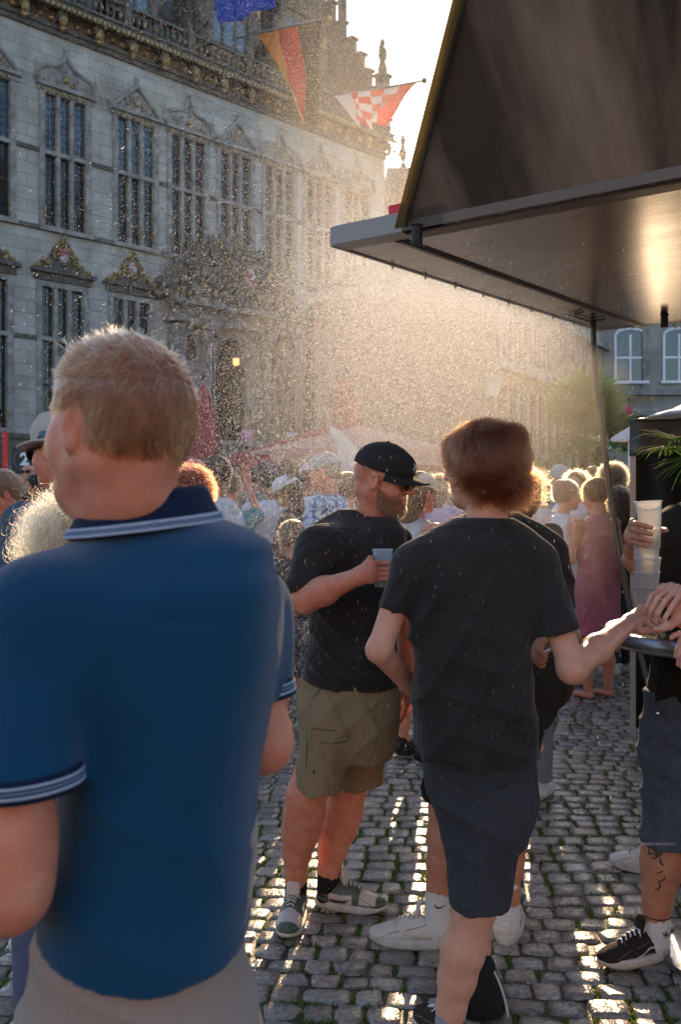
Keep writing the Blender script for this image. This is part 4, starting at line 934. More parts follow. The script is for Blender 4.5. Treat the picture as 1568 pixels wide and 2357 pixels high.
CUPCAP_D = 3.42  # distance of the cup in the drinker's hand
CUPCAP = cup(PX(881, 1350, CUPCAP_D), .128, .029, .0345, 'bluish half full beer cup in the bearded drinker hand', M_CUPB, beer=.55)
# ================================================================== PEOPLE
def M3(yaw=0, pitch=0, roll=0):      # head frame: x right, y face, z up ; pitch>0 looks down, roll>0 leans to its right
    return Euler((0, 0, R(yaw))).to_matrix() @ Euler((R(-pitch), 0, 0)).to_matrix() @ Euler((0, R(roll), 0)).to_matrix()
def skin(name, c, c2=None, sss=.07):
    return mat(name, c, .42, col2=c2 or tuple(v*.8 for v in (c[0]*1.05, c[1]*.85, c[2]*.85)), nscale=22, sss=sss, bump=.2, bscale=260, spec=.45, ramp=(.3, .7))
SK_RED = skin('skin_ruddy', (.66, .29, .185), (.58, .19, .115)); SK_FAIR = skin('skin_fair', (.70, .38, .27), (.62, .28, .18)); SK_MID = skin('skin_tan', (.54, .27, .16)); SK_DARK = skin('skin_brown', (.33, .17, .10))
M_EYE = mat('eye', (.7, .68, .64), .1); M_IRIS = mat('iris', (.05, .04, .03), .1); M_LIP = mat('lips', (.48, .17, .14), .35)
def cloth(name, c, bump=.25, rough=.85, sheen=.03, bs=420, noise=.15, c2=None, ns=6, wr=.95):
    m = mat(name, c, rough, col2=c2 or tuple(v*(1-noise) for v in c), nscale=ns, bump=bump, bscale=bs, sheen=sheen, spec=.25)
    N = m.node_tree.nodes; L = m.node_tree.links
    if 'wrinkle' not in m:                 # broad soft creases over the weave
        m['wrinkle'] = 1; tc = N.new('ShaderNodeTexCoord'); mp = N.new('ShaderNodeMapping'); mp.inputs['Scale'].default_value = (1, 1, .55); mp.inputs['Rotation'].default_value = (.2, .35, 0); L.new(tc.outputs['Object'], mp.inputs[0])
        t = N.new('ShaderNodeTexNoise'); t.inputs['Scale'].default_value = 7; t.inputs['Detail'].default_value = 3; t.inputs['Distortion'].default_value = .8; L.new(mp.outputs[0], t.inputs[0])
        a = N.new('ShaderNodeMath'); a.operation = 'SUBTRACT'; a.inputs[1].default_value = .5; L.new(t.outputs['Fac'], a.inputs[0]); b = N.new('ShaderNodeMath'); b.operation = 'ABSOLUTE'; L.new(a.outputs[0], b.inputs[0]); c_ = N.new('ShaderNodeMath'); c_.operation = 'POWER'; c_.inputs[1].default_value = 1.0; L.new(b.outputs[0], c_.inputs[0])
        bn = N.new('ShaderNodeBump'); bn.inputs['Strength'].default_value = wr; bn.inputs['Distance'].default_value = .03; L.new(c_.outputs[0], bn.inputs['Height'])
        old = [n for n in N if n.type == 'BUMP' and n != bn][0]; L.new(bn.outputs[0], old.inputs['Normal'])
    return m
def head_ops(s, g=0.0, lite=False, face=True, wide=1.0):
    w = wide
    s.ell((0, -.012, .028), (.076*w+g, .098+g, .090+g), .03); s.ell((0, -.045, -.005), (.062*w+g, .060+g, .068+g), .04)
    if not face: return s
    s.ell((0, .030, -.035), (.060*w, .064, .082), .035)
    for q in (-1, 1):
        s.cap((q*.050*w, .0, -.055), (q*.020, .066, -.098), .022, .020, .035); s.ell((q*.040*w, .060, -.038), (.025, .026, .030), .03)
    s.ell((0, .074, -.100), (.024, .020, .020), .03)
    s.cap((-.034, .082, .016), (.034, .082, .016), .013, .013, .025)
    for q in (-1, 1):
        s.ell((q*.031, .101, -.004), (.019, .013, .0125), .014, op='sub'); s.ell((q*.031, .0815, -.004), (.0135, .0125, .0115), .006)
    s.cap((0, .092, .010), (0, .118, -.030), .0085, .0125, .013); 
    for q in (-1, 1): s.ell((q*.0115, .104, -.034), (.0085, .011, .008), .008)
    s.cap((-.017, .0935, -.0615), (.017, .0935, -.0615), .0062, .0062, .009); s.cap((-.015, .0925, -.0735), (.015, .0925, -.0735), .0075, .0075, .009)
    if not lite: s.cap((-.020, .104, -.0672), (.020, .104, -.0672), .0028, .0028, .004) if False else s.ell((0, .102, -.0672), (.021, .010, .0016), .004, op='sub')
    for q in (-1, 1):
        s.ell((q*.078*w, -.006, -.010), (.008, .019, .031), .010, rot=(12, 0, -q*18))
        if not lite:
            s.ell((q*.087*w, -.003, -.006), (.008, .0105, .018), .006, rot=(12, 0, -q*18), op='sub'); s.ell((q*.079*w, .006, -.010), (.006, .006, .010), .006); s.ell((q*.080*w, -.002, -.036), (.006, .008, .010), .008)
    return s
def head_mesh(c, M, neck=None, nr=.056, scale=1.0, res=.0035, lite=False, wide=1.0, extra=None, adam=True):
    """head and neck; c world centre, neck = world point of the neck base"""
    s = SDF(); head_ops(s, 0, lite, wide=wide); c = Vector(c)
    if neck is not None:
        nb = (M.transposed() @ (Vector(neck)-c))/scale; s.cap((0, -.028, -.045), nb, nr*.94, nr*1.12, .035)
        if adam and not lite:
            for q in (-1, 1): s.cap((q*.05, -.03, -.06), (nb.x+q*.012, nb.y+.045, nb.z+.02), .014, .012, .03)
    if extra: extra(s)
    v, f = s.mesh(res)
    return (np.array(M) @ (v*scale).T).T+np.array(c), f
def to_world(v, c, M, scale=1.0): return (np.array(M) @ (np.asarray(v)*scale).T).T+np.array(Vector(c))
def root(loc, label, group=None):
    return empty('person', loc, 0, label, 'person', group)
def part(name, vf, m, parent, base=None, smooth=True):
    b = parent
    while b.parent: b = b.parent
    v, f = vf; o = mesh_np(name, np.asarray(v)-np.array(b.location), f, m, parent, smooth); return o
class LSDF(SDF):
    def capf(s, a, b, ra, rb, k=.02, flat=None, tilt=None):     # capsule with a flat end at b (hem); tilt = direction of the end plane
        s.cap(a, b, ra, rb, k, flat); op, kk, f = s.ops.pop(); B = _a(b); n = _a((Vector(tilt) if tilt is not None else (Vector(b)-Vector(a))).normalized())
        s.ops.append((op, kk, lambda P: np.maximum(f(P), (P-B)@n))); return s
def fold(P, amp, d, freq, seed=0, w=3.0):
    d = _a(Vector(d).normalized()); ph = .8*freq*(P@d)+1.6*vnoise(P, w, seed); return -4.2*amp*((1-np.abs(np.sin(ph)))**1.6-.3)*np.clip(.55+.6*vnoise(P, w*1.3, seed+9), 0, 1.2)
def near(P, c, r): q = P-_a(c); return np.exp(-(q*q).sum(1)/(1.7*r*r))

# ---- hands: palm + five jointed fingers, given by joint points in world space
def hand_ops(s, wrist, palm_c, knuckles, fingers, thumb, fr=.0082, pr=.013, k=.008, wr=.024):
    """knuckles 4 points; fingers: 4 lists of joint points after the knuckle; thumb: list of points from the base at the side of the palm"""
    W = Vector(wrist); pc = Vector(palm_c)
    for i, kn in enumerate(knuckles):
        kn = Vector(kn); s.cap(W.lerp(pc, .35), kn, pr*1.15, pr*.92, .016)
    for i in range(3): s.cap(Vector(knuckles[i]).lerp(W, .15), Vector(knuckles[i+1]).lerp(W, .15), pr*.95, pr*.95, .012)
    s.ell(pc, (pr*1.6, pr*1.6, pr*1.6), .02)
    for i, fp in enumerate(fingers):
        pts = [Vector(knuckles[i])]+[Vector(p) for p in fp]; r0 = fr*(1.03, 1.06, 1.0, .88)[i]
        for j in range(len(pts)-1): s.cap(pts[j], pts[j+1], r0*(1.08-.10*j), r0*(1.08-.10*(j+1)), .004 if j else k)
    tp = [Vector(p) for p in thumb]
    for j in range(len(tp)-1): s.cap(tp[j], tp[j+1], fr*(1.75, 1.25, 1.05)[j], fr*(1.25, 1.1, .88)[j], (.016, .006, .004)[j])
    return s
def hand_full(s, wrist, d, n, size=.185, curl=.5, spread=.02, side=1, thumb_out=.5, wr=.026):
    """generic relaxed hand: d = direction wrist->knuckles, n = back-of-hand normal, side = +1/-1 thumb side"""
    d = Vector(d).normalized(); n = (Vector(n)-d*Vector(n).dot(d)).normalized(); u = d.cross(n).normalized()*side; W = Vector(wrist); S = size/.185
    kn = []; fg = []
    for i in range(4):
        o = (.030, .010, -.010, -.029)[i]*S; kp = W+d*(.092, .095, .090, .080)[i]*S+u*o; kn.append(kp)
        L = (.042, .047, .043, .033)[i]*S; dd = (d+u*(.12, .03, -.06, -.16)[i]).normalized(); p = kp; pts = []
        for j in range(3):
            a = curl*(.55+.5*j)*(1+.08*i); q = (dd*math.cos(a)-n*math.sin(a)); p = p+q*L*(1, .68, .52)[j]; pts.append(p)
        fg.append(pts)
    tb = W+d*.030*S+u*.022*S-n*.006*S; t1 = tb+(d*.55+u*thumb_out-n*.35).normalized()*.040*S; t2 = t1+(d*.85+u*thumb_out*.35-n*.35).normalized()*.033*S; t3 = t2+(d*.95-n*.3).normalized()*.024*S
    return hand_ops(s, W, W+d*.05*S, kn, fg, [tb, t1, t2, t3], fr=.0080*S, pr=.0125*S, wr=wr)

# ---- hair
def scalp_strands(c, M, scale, n, region, comb, length, seed, jitter=.25, g=.004, K=6, lift=.35, gravity=0.0, curl=0.0, wide=1.0, cling=0.0, clump=0.0, cs=45):
    """sample the head surface by direction; region(local p)->mask, comb(p)->direction; returns world curves"""
    rng = np.random.default_rng(seed); s = SDF(); head_ops(s, g, face=False, wide=wide); d = rng.normal(size=(n*3, 3)); d /= np.linalg.norm(d, axis=1)[:, None]
    P = (d*.16+np.array([0, -.015, .02])).astype(np.float32)
    for _ in range(9): P = P-(d*s.ev(P)[:, None]*.9).astype(np.float32)
    m = region(P); P = P[m][:n]; e = 1e-3
    nr = np.stack([s.ev(P+_a(v)*e)-s.ev(P-_a(v)*e) for v in ((1, 0, 0), (0, 1, 0), (0, 0, 1))], 1); nr /= np.linalg.norm(nr, axis=1)[:, None]+1e-9
    cb = comb(P); cb = cb/(np.linalg.norm(cb, axis=1)[:, None]+1e-9); L = length(P)*rng.uniform(.65, 1.1, len(P)); cb = cb+rng.normal(0, jitter, cb.shape)
    P32 = P.astype(np.float32); cv = np.stack([vnoise(P32, cs, seed+50+q) for q in range(3)], 1) if clump else None
    if clump: L = L*(1+.30*vnoise(P32, cs*.8, seed+60))
    lay = rng.uniform(.002, .016, len(P)); pts = [P-nr*.002]; p = P.copy(); dirn = nr*lift+cb*(1-lift); ph = rng.uniform(0, 6.28, len(P))
    for k in range(K-1):
        dirn = dirn/(np.linalg.norm(dirn, axis=1)[:, None]+1e-9); p = p+dirn*(L/(K-1))[:, None]
        dv = s.ev(p.astype(np.float32)); rd = p-np.array([0, -.015, .02]); rd[:, 2] = np.where(p[:, 2] < -.06, 0, rd[:, 2]); rd /= np.linalg.norm(rd, axis=1)[:, None]+1e-9
        inside = np.maximum(.003-dv, 0); p = p+rd*inside[:, None]
        if cling: p = p-rd*(np.maximum(dv-lay, 0)*cling*(p[:, 2] > -.10))[:, None]
        pts.append(p.copy())
        dirn = dirn*.75+cb*.25+np.array([0, 0, -1])*gravity*(k+1)/K
        if clump: dirn = dirn+clump*cv*(.4+k*.25)
        if curl: dirn = dirn+curl*np.stack([np.cos(ph+k*1.7), np.sin(ph+k*1.7), np.sin(ph*2+k)], 1)
        q = p-np.array([0, -.015, .02]); nn = q/(np.linalg.norm(q, axis=1)[:, None]); dirn = dirn-nn*np.minimum((dirn*nn).sum(1)+.02, 0)[:, None]
    A = np.stack(pts, 1); sh = A.shape
    return to_world(A.reshape(-1, 3), c, M, scale).reshape(sh)
def put_hair(name, pts, rad, m, parent):
    b = parent
    while b.parent: b = b.parent
    K = pts.shape[1]; r = rad*np.array([1, 1, 1, .9, .7, .35, .2, .2])[np.linspace(0, 6, K).astype(int)]
    return hair(name, pts-np.array(b.location), r, m, parent)
def hair_cap(c, M, scale, g, cuts, res=.005, wide=1.0, nz=.0, extra=None, seed=1):
    s = SDF(); head_ops(s, g, face=False, wide=wide)
    if extra: extra(s)
    for p, n in cuts: s.cut(p, n)
    if nz: s.disp(lambda P: nz*vnoise(P, 60, seed))
    v, f = s.mesh(res); return to_world(v, c, M, scale), f

# ---- shoes: local frame toe +y, sole on z=0, origin below the ankle
def foot_outline(L, W, n=40):
    o = []
    for k in range(n):
        a = math.tau*k/n; y = math.sin(a)*L/2; t = (y/(L/2)+1)/2; w = W/2*(.78+.22*math.sin(t*math.pi*.9+.2)*1.0+(.12 if t > .55 else 0)*math.sin((t-.55)/.45*math.pi)); x = math.cos(a)*w
        e = abs(math.cos(a))**.75*math.copysign(1, math.cos(a)); o.append((e*w, y+L*.12))
    return o
def shoe(parent, loc, yaw, L=.295, m_up=None, m_sole=None, m_lace=None, panel=None, mats=None, low=True, mark=None, m_mark=None, tongue=True, tilt=0, m_tongue=None, sole_h=.030, lace_n=6, blob=0.0, seed=0, seams=True):
    e = V(*loc); T = Matrix.Translation(e) @ Euler((R(tilt), 0, R(yaw))).to_matrix().to_4x4(); k = L/.295
    b = parent
    while b.parent: b = b.parent
    Ti = Matrix.Translation(-Vector(b.location)) @ T
    s = SDF(); hy = -.105*k
    s.ell((0, .125*k, .036*k), (.046*k, .060*k, .026*k), .02); s.ell((0, .06*k, .045*k), (.046*k, .075*k, .032*k), .03); s.cap((0, -.05*k, .055*k), (0, .045*k, .062*k), .040*k, .036*k, .03)
    s.cap((0, -.060*k, .045*k), (0, -.062*k, .085*k), .040*k, .037*k, .03); s.cap((0, .01*k, .088*k), (0, .075*k, .060*k), .024*k, .020*k, .02)
    s.cut((0, 0, .016*k), (0, 0, -1)); s.cut((0, -.02*k, .110*k), (0, -.38, 1)); s.ell((0, -.055*k, .125*k), (.030*k, .042*k, .045*k), .006, op='sub')
    s.disp(lambda P: .0006*vnoise(P, 90, seed))
    v, f = s.mesh(.0035); 
    def W_(v): return (np.array(Ti.to_3x3()) @ np.asarray(v).T).T+np.array(Ti.translation)
    ms = None
    if panel is not None:
        ct = v[f].mean(1)/k; ms = panel(ct)
    up = mesh_np('shoe', W_(v), f, mats or m_up, parent, True, ms)
    ol = foot_outline(L*1.0, .108*k); n = len(ol); vs = []; rows = [(.93, .0), (1.0, .005), (1.035, .014), (1.03, sole_h*.75), (1.0, sole_h), (.9, sole_h)]
    for sc, z in rows:
        for x, y in ol: vs.append((x*sc, (y-.035*k)*(1+(sc-1)*.4)+.035*k, z+(.012*k*max(0, (y-.10*k)/(.08*k))**2 if z < .012 else 0)))
    fs = [(i*n+q, i*n+(q+1) % n, (i+1)*n+(q+1) % n, (i+1)*n+q) for i in range(len(rows)-1) for q in range(n)]
    mb = MB(); mb.v = [tuple(x) for x in W_(vs)]; mb.f = fs+[tuple(range(n-1, -1, -1)), tuple(range((len(rows)-1)*n, len(rows)*n))]; mb.m = [0]*len(mb.f); mb.build('sole', m_sole, up, True)
    def top(x, y):       # height of the upper at x,y
        z = np.linspace(.02, .14, 90); P = np.stack([np.full(90, x), np.full(90, y), z], 1).astype(np.float32); i = s.ev(P) < 0; return float(z[i].max()) if i.any() else .03
    def side(y, z, sg):
        x = np.linspace(0, .08, 90); P = np.stack([sg*x, np.full(90, y), np.full(90, z)], 1).astype(np.float32); i = s.ev(P) < 0; return float(x[i].max())*sg if i.any() else .02*sg
    t = MB(); pr = []
    for q in range(lace_n):
        y = (.005+.088*q/(lace_n-1))*k; w = (.019-.0010*q)*k; zc = top(0, y); pts = [(-w, y+.004*k, top(-w, y)+.001), (-w*.5, y, top(-w*.5, y)+.004), (0, y-.003*k, zc+.005), (w*.5, y, top(w*.5, y)+.004), (w, y+.004*k, top(w, y)+.001)]
        t.tube([V(*p) for p in pts],   .0034*k, 5); 
    y0 = .002*k; z0 = top(0, y0)+.005
    for sg in (-1, 1):
        t.tube([(0, y0, z0), (sg*.014, y0+.004, z0+.008), (sg*.028, y0+.006, z0-.002), (sg*.018, y0+.012, z0-.004), (0, y0+.003, z0)], .0022*k, 5); t.tube([(0, y0, z0), (sg*.012, y0+.018, z0), (sg*.032, y0+.03, z0-.016)], .002*k, 5)
    t.v = [tuple(x) for x in W_(t.v)]; t.build('laces', m_lace or M_WHITEP, up, True)
    if tongue:
        q = SDF(); q.cap((0, .022*k, .080*k), (0, .010*k, .136*k), .024*k, .029*k, .01, flat=((0, 1, .25), .30)); vv, ff = q.mesh(.004); to = mesh_np('tongue', W_(vv), ff, m_tongue or m_up, up, True)
    if seams:
        sm_ = MB()
        for sg in (-1, 1):
            for poly in (((.150, .026), (.135, .040), (.105, .052), (.080, .062)), ((.080, .062), (.055, .050), (.05, .032)), ((.055, .066), (.02, .072), (-.01, .080), (-.03, .090)), ((-.060, .032), (-.050, .060), (-.062, .085)), ((.10, .034), (.0, .034), (-.10, .034))):
                sm_.tube([V(side(y*k, z*k, sg)+sg*.0006, y*k, z*k) for y, z in poly], .0014, 4, False)
        sm_.tube([V(x*k, (.088+.0*x)*k, top(x*k, .088*k)+.0006) for x in (-.03, -.015, 0, .015, .03)], .0014, 4, False)
        sm_.v = [tuple(x) for x in W_(sm_.v)]; sm_.build('stitching_seam', M_SEAM, up)
    if mark:
        mk = MB()
        for sg in (-1, 1):
            for poly in mark:      # list of (y,z,width) centreline
                P = [(side(y*k, z*k, sg)+sg*.0012, y*k, z*k, w*k) for y, z, w in poly]
                for a in range(len(P)-1):
                    x1, y1, z1, w1 = P[a]; x2, y2, z2, w2 = P[a+1]
                    dy, dz = y2-y1, z2-z1; l = math.hypot(dy, dz)+1e-6; ny, nz = -dz/l, dy/l
                    q_ = []
                    for (x, y, z, w) in ((x1, y1, z1, w1), (x2, y2, z2, w2)):
                        for s2 in (1, -1): yy = y+ny*w/2*s2; zz = z+nz*w/2*s2; q_.append((side(yy, zz, sg)+sg*.0016, yy, zz))
                    mk.add([V(*p) for p in q_], [(0, 1, 3, 2)])
        mk.v = [tuple(x) for x in W_(mk.v)]; mk.build('side_stripe', m_mark, up)
    return up
def shoe_at(parent, leg, yaw, L=.295, **kw):
    return shoe(parent, (leg[0]-math.sin(R(yaw))*.058, leg[1]+math.cos(R(yaw))*.058, 0), yaw, L, **kw)
SWOOSH = [[(.045, .052, .003), (.02, .040, .011), (-.01, .036, .013), (-.035, .042, .010), (-.06, .054, .006), (-.085, .066, .002)]]
WAVE = [[(.055, .035, .006), (.03, .040, .007), (.0, .058, .007), (-.03, .060, .006), (-.055, .048, .006), (-.085, .040, .006)]]
def sock(parent, p0, p1, r0, r1, m, ribs=0, name='sock', seed=0):
    s = LSDF(); s.capf(p0, p1, r0, r1, .0); A = _a(p0); d = _a((Vector(p1)-Vector(p0)).normalized())
    s.disp(lambda P: .0016*np.sin(((P-A)@d)*330)*.4+.0022*vnoise(P, 38, seed)); return part(name, s.mesh(.0035), m, parent)

def cap_hat(parent, c, M, scale, m, m_brim=None, brim=True, g=.012, zc=.030, tilt=10, brim_l=.075, wide=1.0, name='cap', backwards=False, res=.004, flatbrim=.006):
    s = SDF(); s.ell((0, -.010, .036), (.080*wide+g, .102+g, .080+g), .02); s.cap((-.0, .02, .055), (0, .075, .055), .045, .030, .05)
    n = Euler((R(-tilt), 0, 0)).to_matrix() @ V(0, 0, -1); s.cut((0, 0, zc-.0), n)
    v, f = s.mesh(res); cp = part(name, (to_world(v, c, M, scale), f), m, parent)
    b = parent
    while b.parent: b = b.parent
    if brim:
        vs = []; NU, NV = 24, 8
        for th in (0, -.004):
            for j in range(NV+1):
                for i in range(NU+1):
                    u = (i/NU-.5)*2; vv = j/NV; a = u*1.12; rx = (.080*wide+g)*.99; x = math.sin(a)*rx*(1+.02*vv)/math.sin(1.12)*.93; y0 = -.010+(.102+g)*math.sqrt(max(0, 1-(x/(rx*1.02))**2)); y = y0*.97+vv*brim_l*math.sqrt(max(0, 1-(abs(u)**2.2)))
                    z = zc+.002+math.tan(R(tilt))*y*-.9*0 - math.sin(R(tilt))*y -(x*x)*1.6*flatbrim/.006*vv**.5*.6+th; vs.append((x, y, z))
        fs = []; n1 = (NU+1)*(NV+1)
        for j in range(NV):
            for i in range(NU): a = j*(NU+1)+i; fs += [(a, a+1, a+NU+2, a+NU+1), (n1+a, n1+a+NU+1, n1+a+NU+2, n1+a+1)]
        for i in range(NU): a = NV*(NU+1)+i; fs.append((a, a+1, n1+a+1, n1+a)); fs.append((i, n1+i, n1+i+1, i+1))
        for j in range(NV): a = j*(NU+1); fs.append((a, a+NU+1, n1+a+NU+1, n1+a)); a += NU; fs.append((a, n1+a, n1+a+NU+1, a+NU+1))
        mesh_np('brim', to_world(vs, c, M, scale)-np.array(b.location), fs, m_brim or m, cp, True)
    t = MB(); t.ball((0, -.010, .036+.080+g+.001), .008, .008, .004); t.v = [tuple(x) for x in to_world(t.v, c, M, scale)-np.array(b.location)]; t.build('cap_button', m, cp, True)
    return cp
def glasses(parent, c, M, scale, m_lens, m_frame, up=0.0, dy=0, fw=.0016):
    t = MB(); l = MB()
    for q in (-1, 1):
        pts = [(q*.033+.025*math.cos(a), .1075+dy-.012*abs(math.cos(a))*.0-.35*abs(q*.033+.025*math.cos(a))**1.5, -.006+up+.020*math.sin(a)) for a in [k*math.tau/18 for k in range(19)]]
        t.tube([V(*p) for p in pts], fw, 5, False); l.add([V(p[0], p[1]-.0005, p[2]) for p in pts[:-1]], [tuple(range(18))])
        t.tube([V(q*.058, .098+dy, .004+up), V(q*.078, .06, .006+up), V(q*.083, .0, .008+up), V(q*.082, -.02, -.004+up)], fw, 5)
    t.tube([V(-.009, .1065+dy, .0+up), V(0, .110+dy, .004+up), V(.009, .1065+dy, .0+up)], fw, 5)
    b = parent
    while b.parent: b = b.parent
    for mb in (t, l): mb.v = [tuple(x) for x in to_world(mb.v, c, M, scale)-np.array(b.location)]
    g = t.build('sunglasses', m_frame, parent); l.build('lens', m_lens, g); return g
M_LENS = mat('dark_lens', (.01, .01, .012), .05, spec=1.0); M_FRAME = mat('thin_gold_frame', (.35, .28, .15), .3, metal=1)
M_BSHIRT = cloth('black_cotton', (.034, .028, .025), sheen=.2, noise=.35); M_BSHIRT2 = cloth('washed_black_cotton', (.036, .031, .029), sheen=.22, noise=.35); M_BSHIRT3 = cloth('deep_black_cotton', (.017, .015, .013), sheen=.03)
M_NAVY = cloth('navy_cotton', (.046, .048, .056), sheen=.04, noise=.2); M_OLIVE = cloth('olive_ripstop', (.27, .205, .115), sheen=.02, noise=.12); M_SOCKW = cloth('white_sock', (.72, .70, .68), .5, bs=150); M_SOCKB = cloth('black_sock', (.02, .02, .02), .5); M_SOCKG = cloth('grey_sock', (.30, .33, .38), .5, bs=150)
M_SOLEW = mat('sole_white', (.62, .58, .52), .6, noise=.25, nscale=25); M_LEATH = mat('white_leather', (.66, .61, .54), .42, noise=.12, nscale=14, bump=.08, bscale=120); M_GREENL = mat('green_leather', (.085, .115, .085), .4, noise=.2, nscale=20, bump=.08, bscale=150); M_LACE = cloth('lace', (.66, .62, .56), .5); M_SUEDE = cloth('black_suede', (.035, .028, .020), .5, bs=300, noise=.4)
def zz(y, d): return EYE+(HZ-y)*d/FOC
M_SEAM = mat('shoe_seam', (.16, .14, .12), .7)
def rows_px(rows, d, dd=0):      # (y, cx, halfwidth px, ry m, dy) -> loft rows
    return [(zz(y, d), wx(c, d), d+dy, h*d/FOC, ry) for y, c, h, ry, dy in rows]

# ================================================================== 1. man in the blue polo, very near, back to us
def blue_man():
    d = 1.42; base = (wx(340, d), d+.05, 0)
    r = root(base, 'heavy balding man in a blue polo shirt seen from behind, nearest to the viewer')
    hc = PX(270, 970, 1.40); M = M3(54, -4, 0); S = 1.0; nb = PX(318, 1200, 1.45)
    hv = head_mesh(hc, M, nb+V(0, 0, -.03), .058, S, .003, wide=1.03, extra=lambda s: (s.cap((0, -.044, -.072), (0, -.042, -.10), .048, .051, .03), s.cap((0, .05, -.115), (0, .0, -.13), .03, .04, .04), s.cap((-.05, -.108, -.088), (.05, -.108, -.088), .004, .004, .012, op='sub'), s.cap((-.045, -.112, -.112), (.045, -.112, -.112), .004, .004, .012, op='sub')))
    a = SDF(); sl = PX(75, 1420, 1.33); el = PX(16, 2050, 1.25); a.cap(sl, el, .056, .047, .03); a.ell(PX(38, 1950, 1.25), (.047, .050, .075), .03); wl_ = el+V(-.10, .20, -.06); a.cap(el, wl_, .047, .034, .03)
    hand_full(a, wl_, (-.3, .9, .1), (-.5, -.2, .8), curl=.6)
    sr = PX(585, 1400, 1.56); er = PX(606, 1712, 1.53); a2 = SDF(); a2.cap(sr, er, .046, .038, .03); wr_ = er+V(-.10, .22, .02); a2.cap(er, wr_, .043, .032, .03); hand_full(a2, wr_, (-.5, .8, .1), (.3, 0, 1), curl=.6)
    part('body', join_vf([hv, a.mesh(.005), a2.mesh(.006)]), SK_RED, r)
    # polo
    s = LSDF(); rows = [(1180, 335, 118, .07, .03), (1212, 375, 178, .085, .02), (1245, 388, 226, .105, .015), (1293, 362, 268, .125, .01), (1340, 345, 300, .14, 0), (1390, 340, 305, .15, 0), (1460, 352, 288, .155, 0), (1650, 386, 232, .150, 0), (1816, 368, 224, .152, 0), (1909, 358, 227, .155, 0), (2050, 345, 233, .162, 0), (2191, 328, 240, .168, 0), (2330, 320, 246, .17, 0)]
    s.loft(rows_px(rows, d), .03, yaw=R(-8), p=2.25)
    s.ell(sl+V(.02, 0, .0), (.078, .08, .08), .07); s.ell(sr+V(-.02, -.01, .0), (.062, .07, .075), .08)
    s.capf(sl, PX(58, 1800, 1.25), .068, .069, .04, tilt=(.08, 0, -1)); s.capf(sr, PX(602, 1592, 1.54), .056, .048, .04, tilt=(.15, 0, -1))
    hz0 = zz(2302, 1.255); s.ops.append(('cut', 0, lambda P: hz0+1.3*(P[:, 0]-wx(350, 1.30))**2-P[:, 2]))
    ap = PX(192, 1600, 1.36)
    s.disp(lambda P: fold(P, .0022, (1, -.1, -.75), 24, 1, 1.6)*near(P, PX(300, 1620, 1.3), .19)+fold(P, .0020, (.5, 0, .9), 30, 2, 2)*near(P, PX(250, 2160, 1.3), .2)+.0035*vnoise(P, 9, 3)+fold(P, .0015, (1, 0, .25), 34, 4)*near(P, PX(590, 1900, 1.35), .12)
           +.004*np.exp(-((P[:, 2]-zz(1395, d)+.06*np.abs(P[:, 0]-wx(420, d)))/.004)**2)*((P[:, 0] > wx(395, d)) & (P[:, 0] < wx(545, d))))
    M_POLO = cloth('blue_polo', (.003, .058, .135), .35, sheen=.3, noise=.12, bs=500, wr=.12)
    sh = part('polo_shirt', s.mesh(.006), M_POLO, r)
    # cuffs: knitted band with pale stripes
    def ring(c, n, ra, rb, h, m, name, par, th=.004, yawv=0):
        c = Vector(c); n = Vector(n).normalized(); u = n.cross(V(0, 1, 0)).normalized(); w = n.cross(u); t = MB(); k = 64; loc = Vector(r.location)
        prof = [(0, -h/2), (th, -h/2+.001), (th, h/2-.001), (0, h/2)]
        for (o, z) in prof:
            for i in range(k): a_ = math.tau*i/k; t.v.append(tuple(c-loc+u*math.cos(a_)*(ra+o)+w*math.sin(a_)*(rb+o)+n*z))
        for i in range(3):
            for q in range(k): t.f.append((i*k+q, i*k+(q+1) % k, (i+1)*k+(q+1) % k, (i+1)*k+q)); t.m.append(0)
        return t.build(name, m, par, True)
    M_DK = cloth('navy_knit', (.006, .016, .05), .5, bs=300); M_ST = cloth('pale_blue_stripe', (.42, .52, .68), .5, bs=300); M_ST2 = cloth('mid_blue_stripe', (.16, .24, .38), .5, bs=300)
    for c, n, ra in ((PX(58, 1790, 1.252), (.08, 0, -1), .0695), (PX(602, 1584, 1.542), (.15, 0, -1), .0495)):
        n_ = Vector(n).normalized()
        q = ring(c, n, ra, ra, .030, M_DK, 'cuff', sh, .003); ring(c-n_*.006, n, ra, ra, .005, M_ST, 'cuff_stripe', q, .0045); ring(c+n_*.006, n, ra, ra, .005, M_ST, 'cuff_stripe', q, .0045); ring(c, n, ra, ra, .005, M_ST2, 'cuff_stripe', q, .0045)
    # collar: folded band following the neck
    cc = nb+V(.012, -.012, .006); vs = []; k = 72; loc = Vector(r.location); fl = MB(); stp = MB()
    prof = [(.070, .052), (.074, .056), (.080, .050), (.096, .012), (.099, .004), (.095, .001), (.088, .008)]
    def cpt(a_, rr, z): 
        lift = .013*math.cos(a_-R(10)); return tuple(cc-loc+V(math.cos(a_)*rr*1.13, math.sin(a_)*rr*1.08, z-.052+.048+lift-.016))
    for (rr, z) in prof:
        for i in range(k): fl.v.append(cpt(math.tau*i/k, rr, z))
    for i in range(len(prof)-1):
        for q in range(k): fl.f.append((i*k+q, i*k+(q+1) % k, (i+1)*k+(q+1) % k, (i+1)*k+q)); fl.m.append(0)
    co = fl.build('collar', M_DK, sh, True)
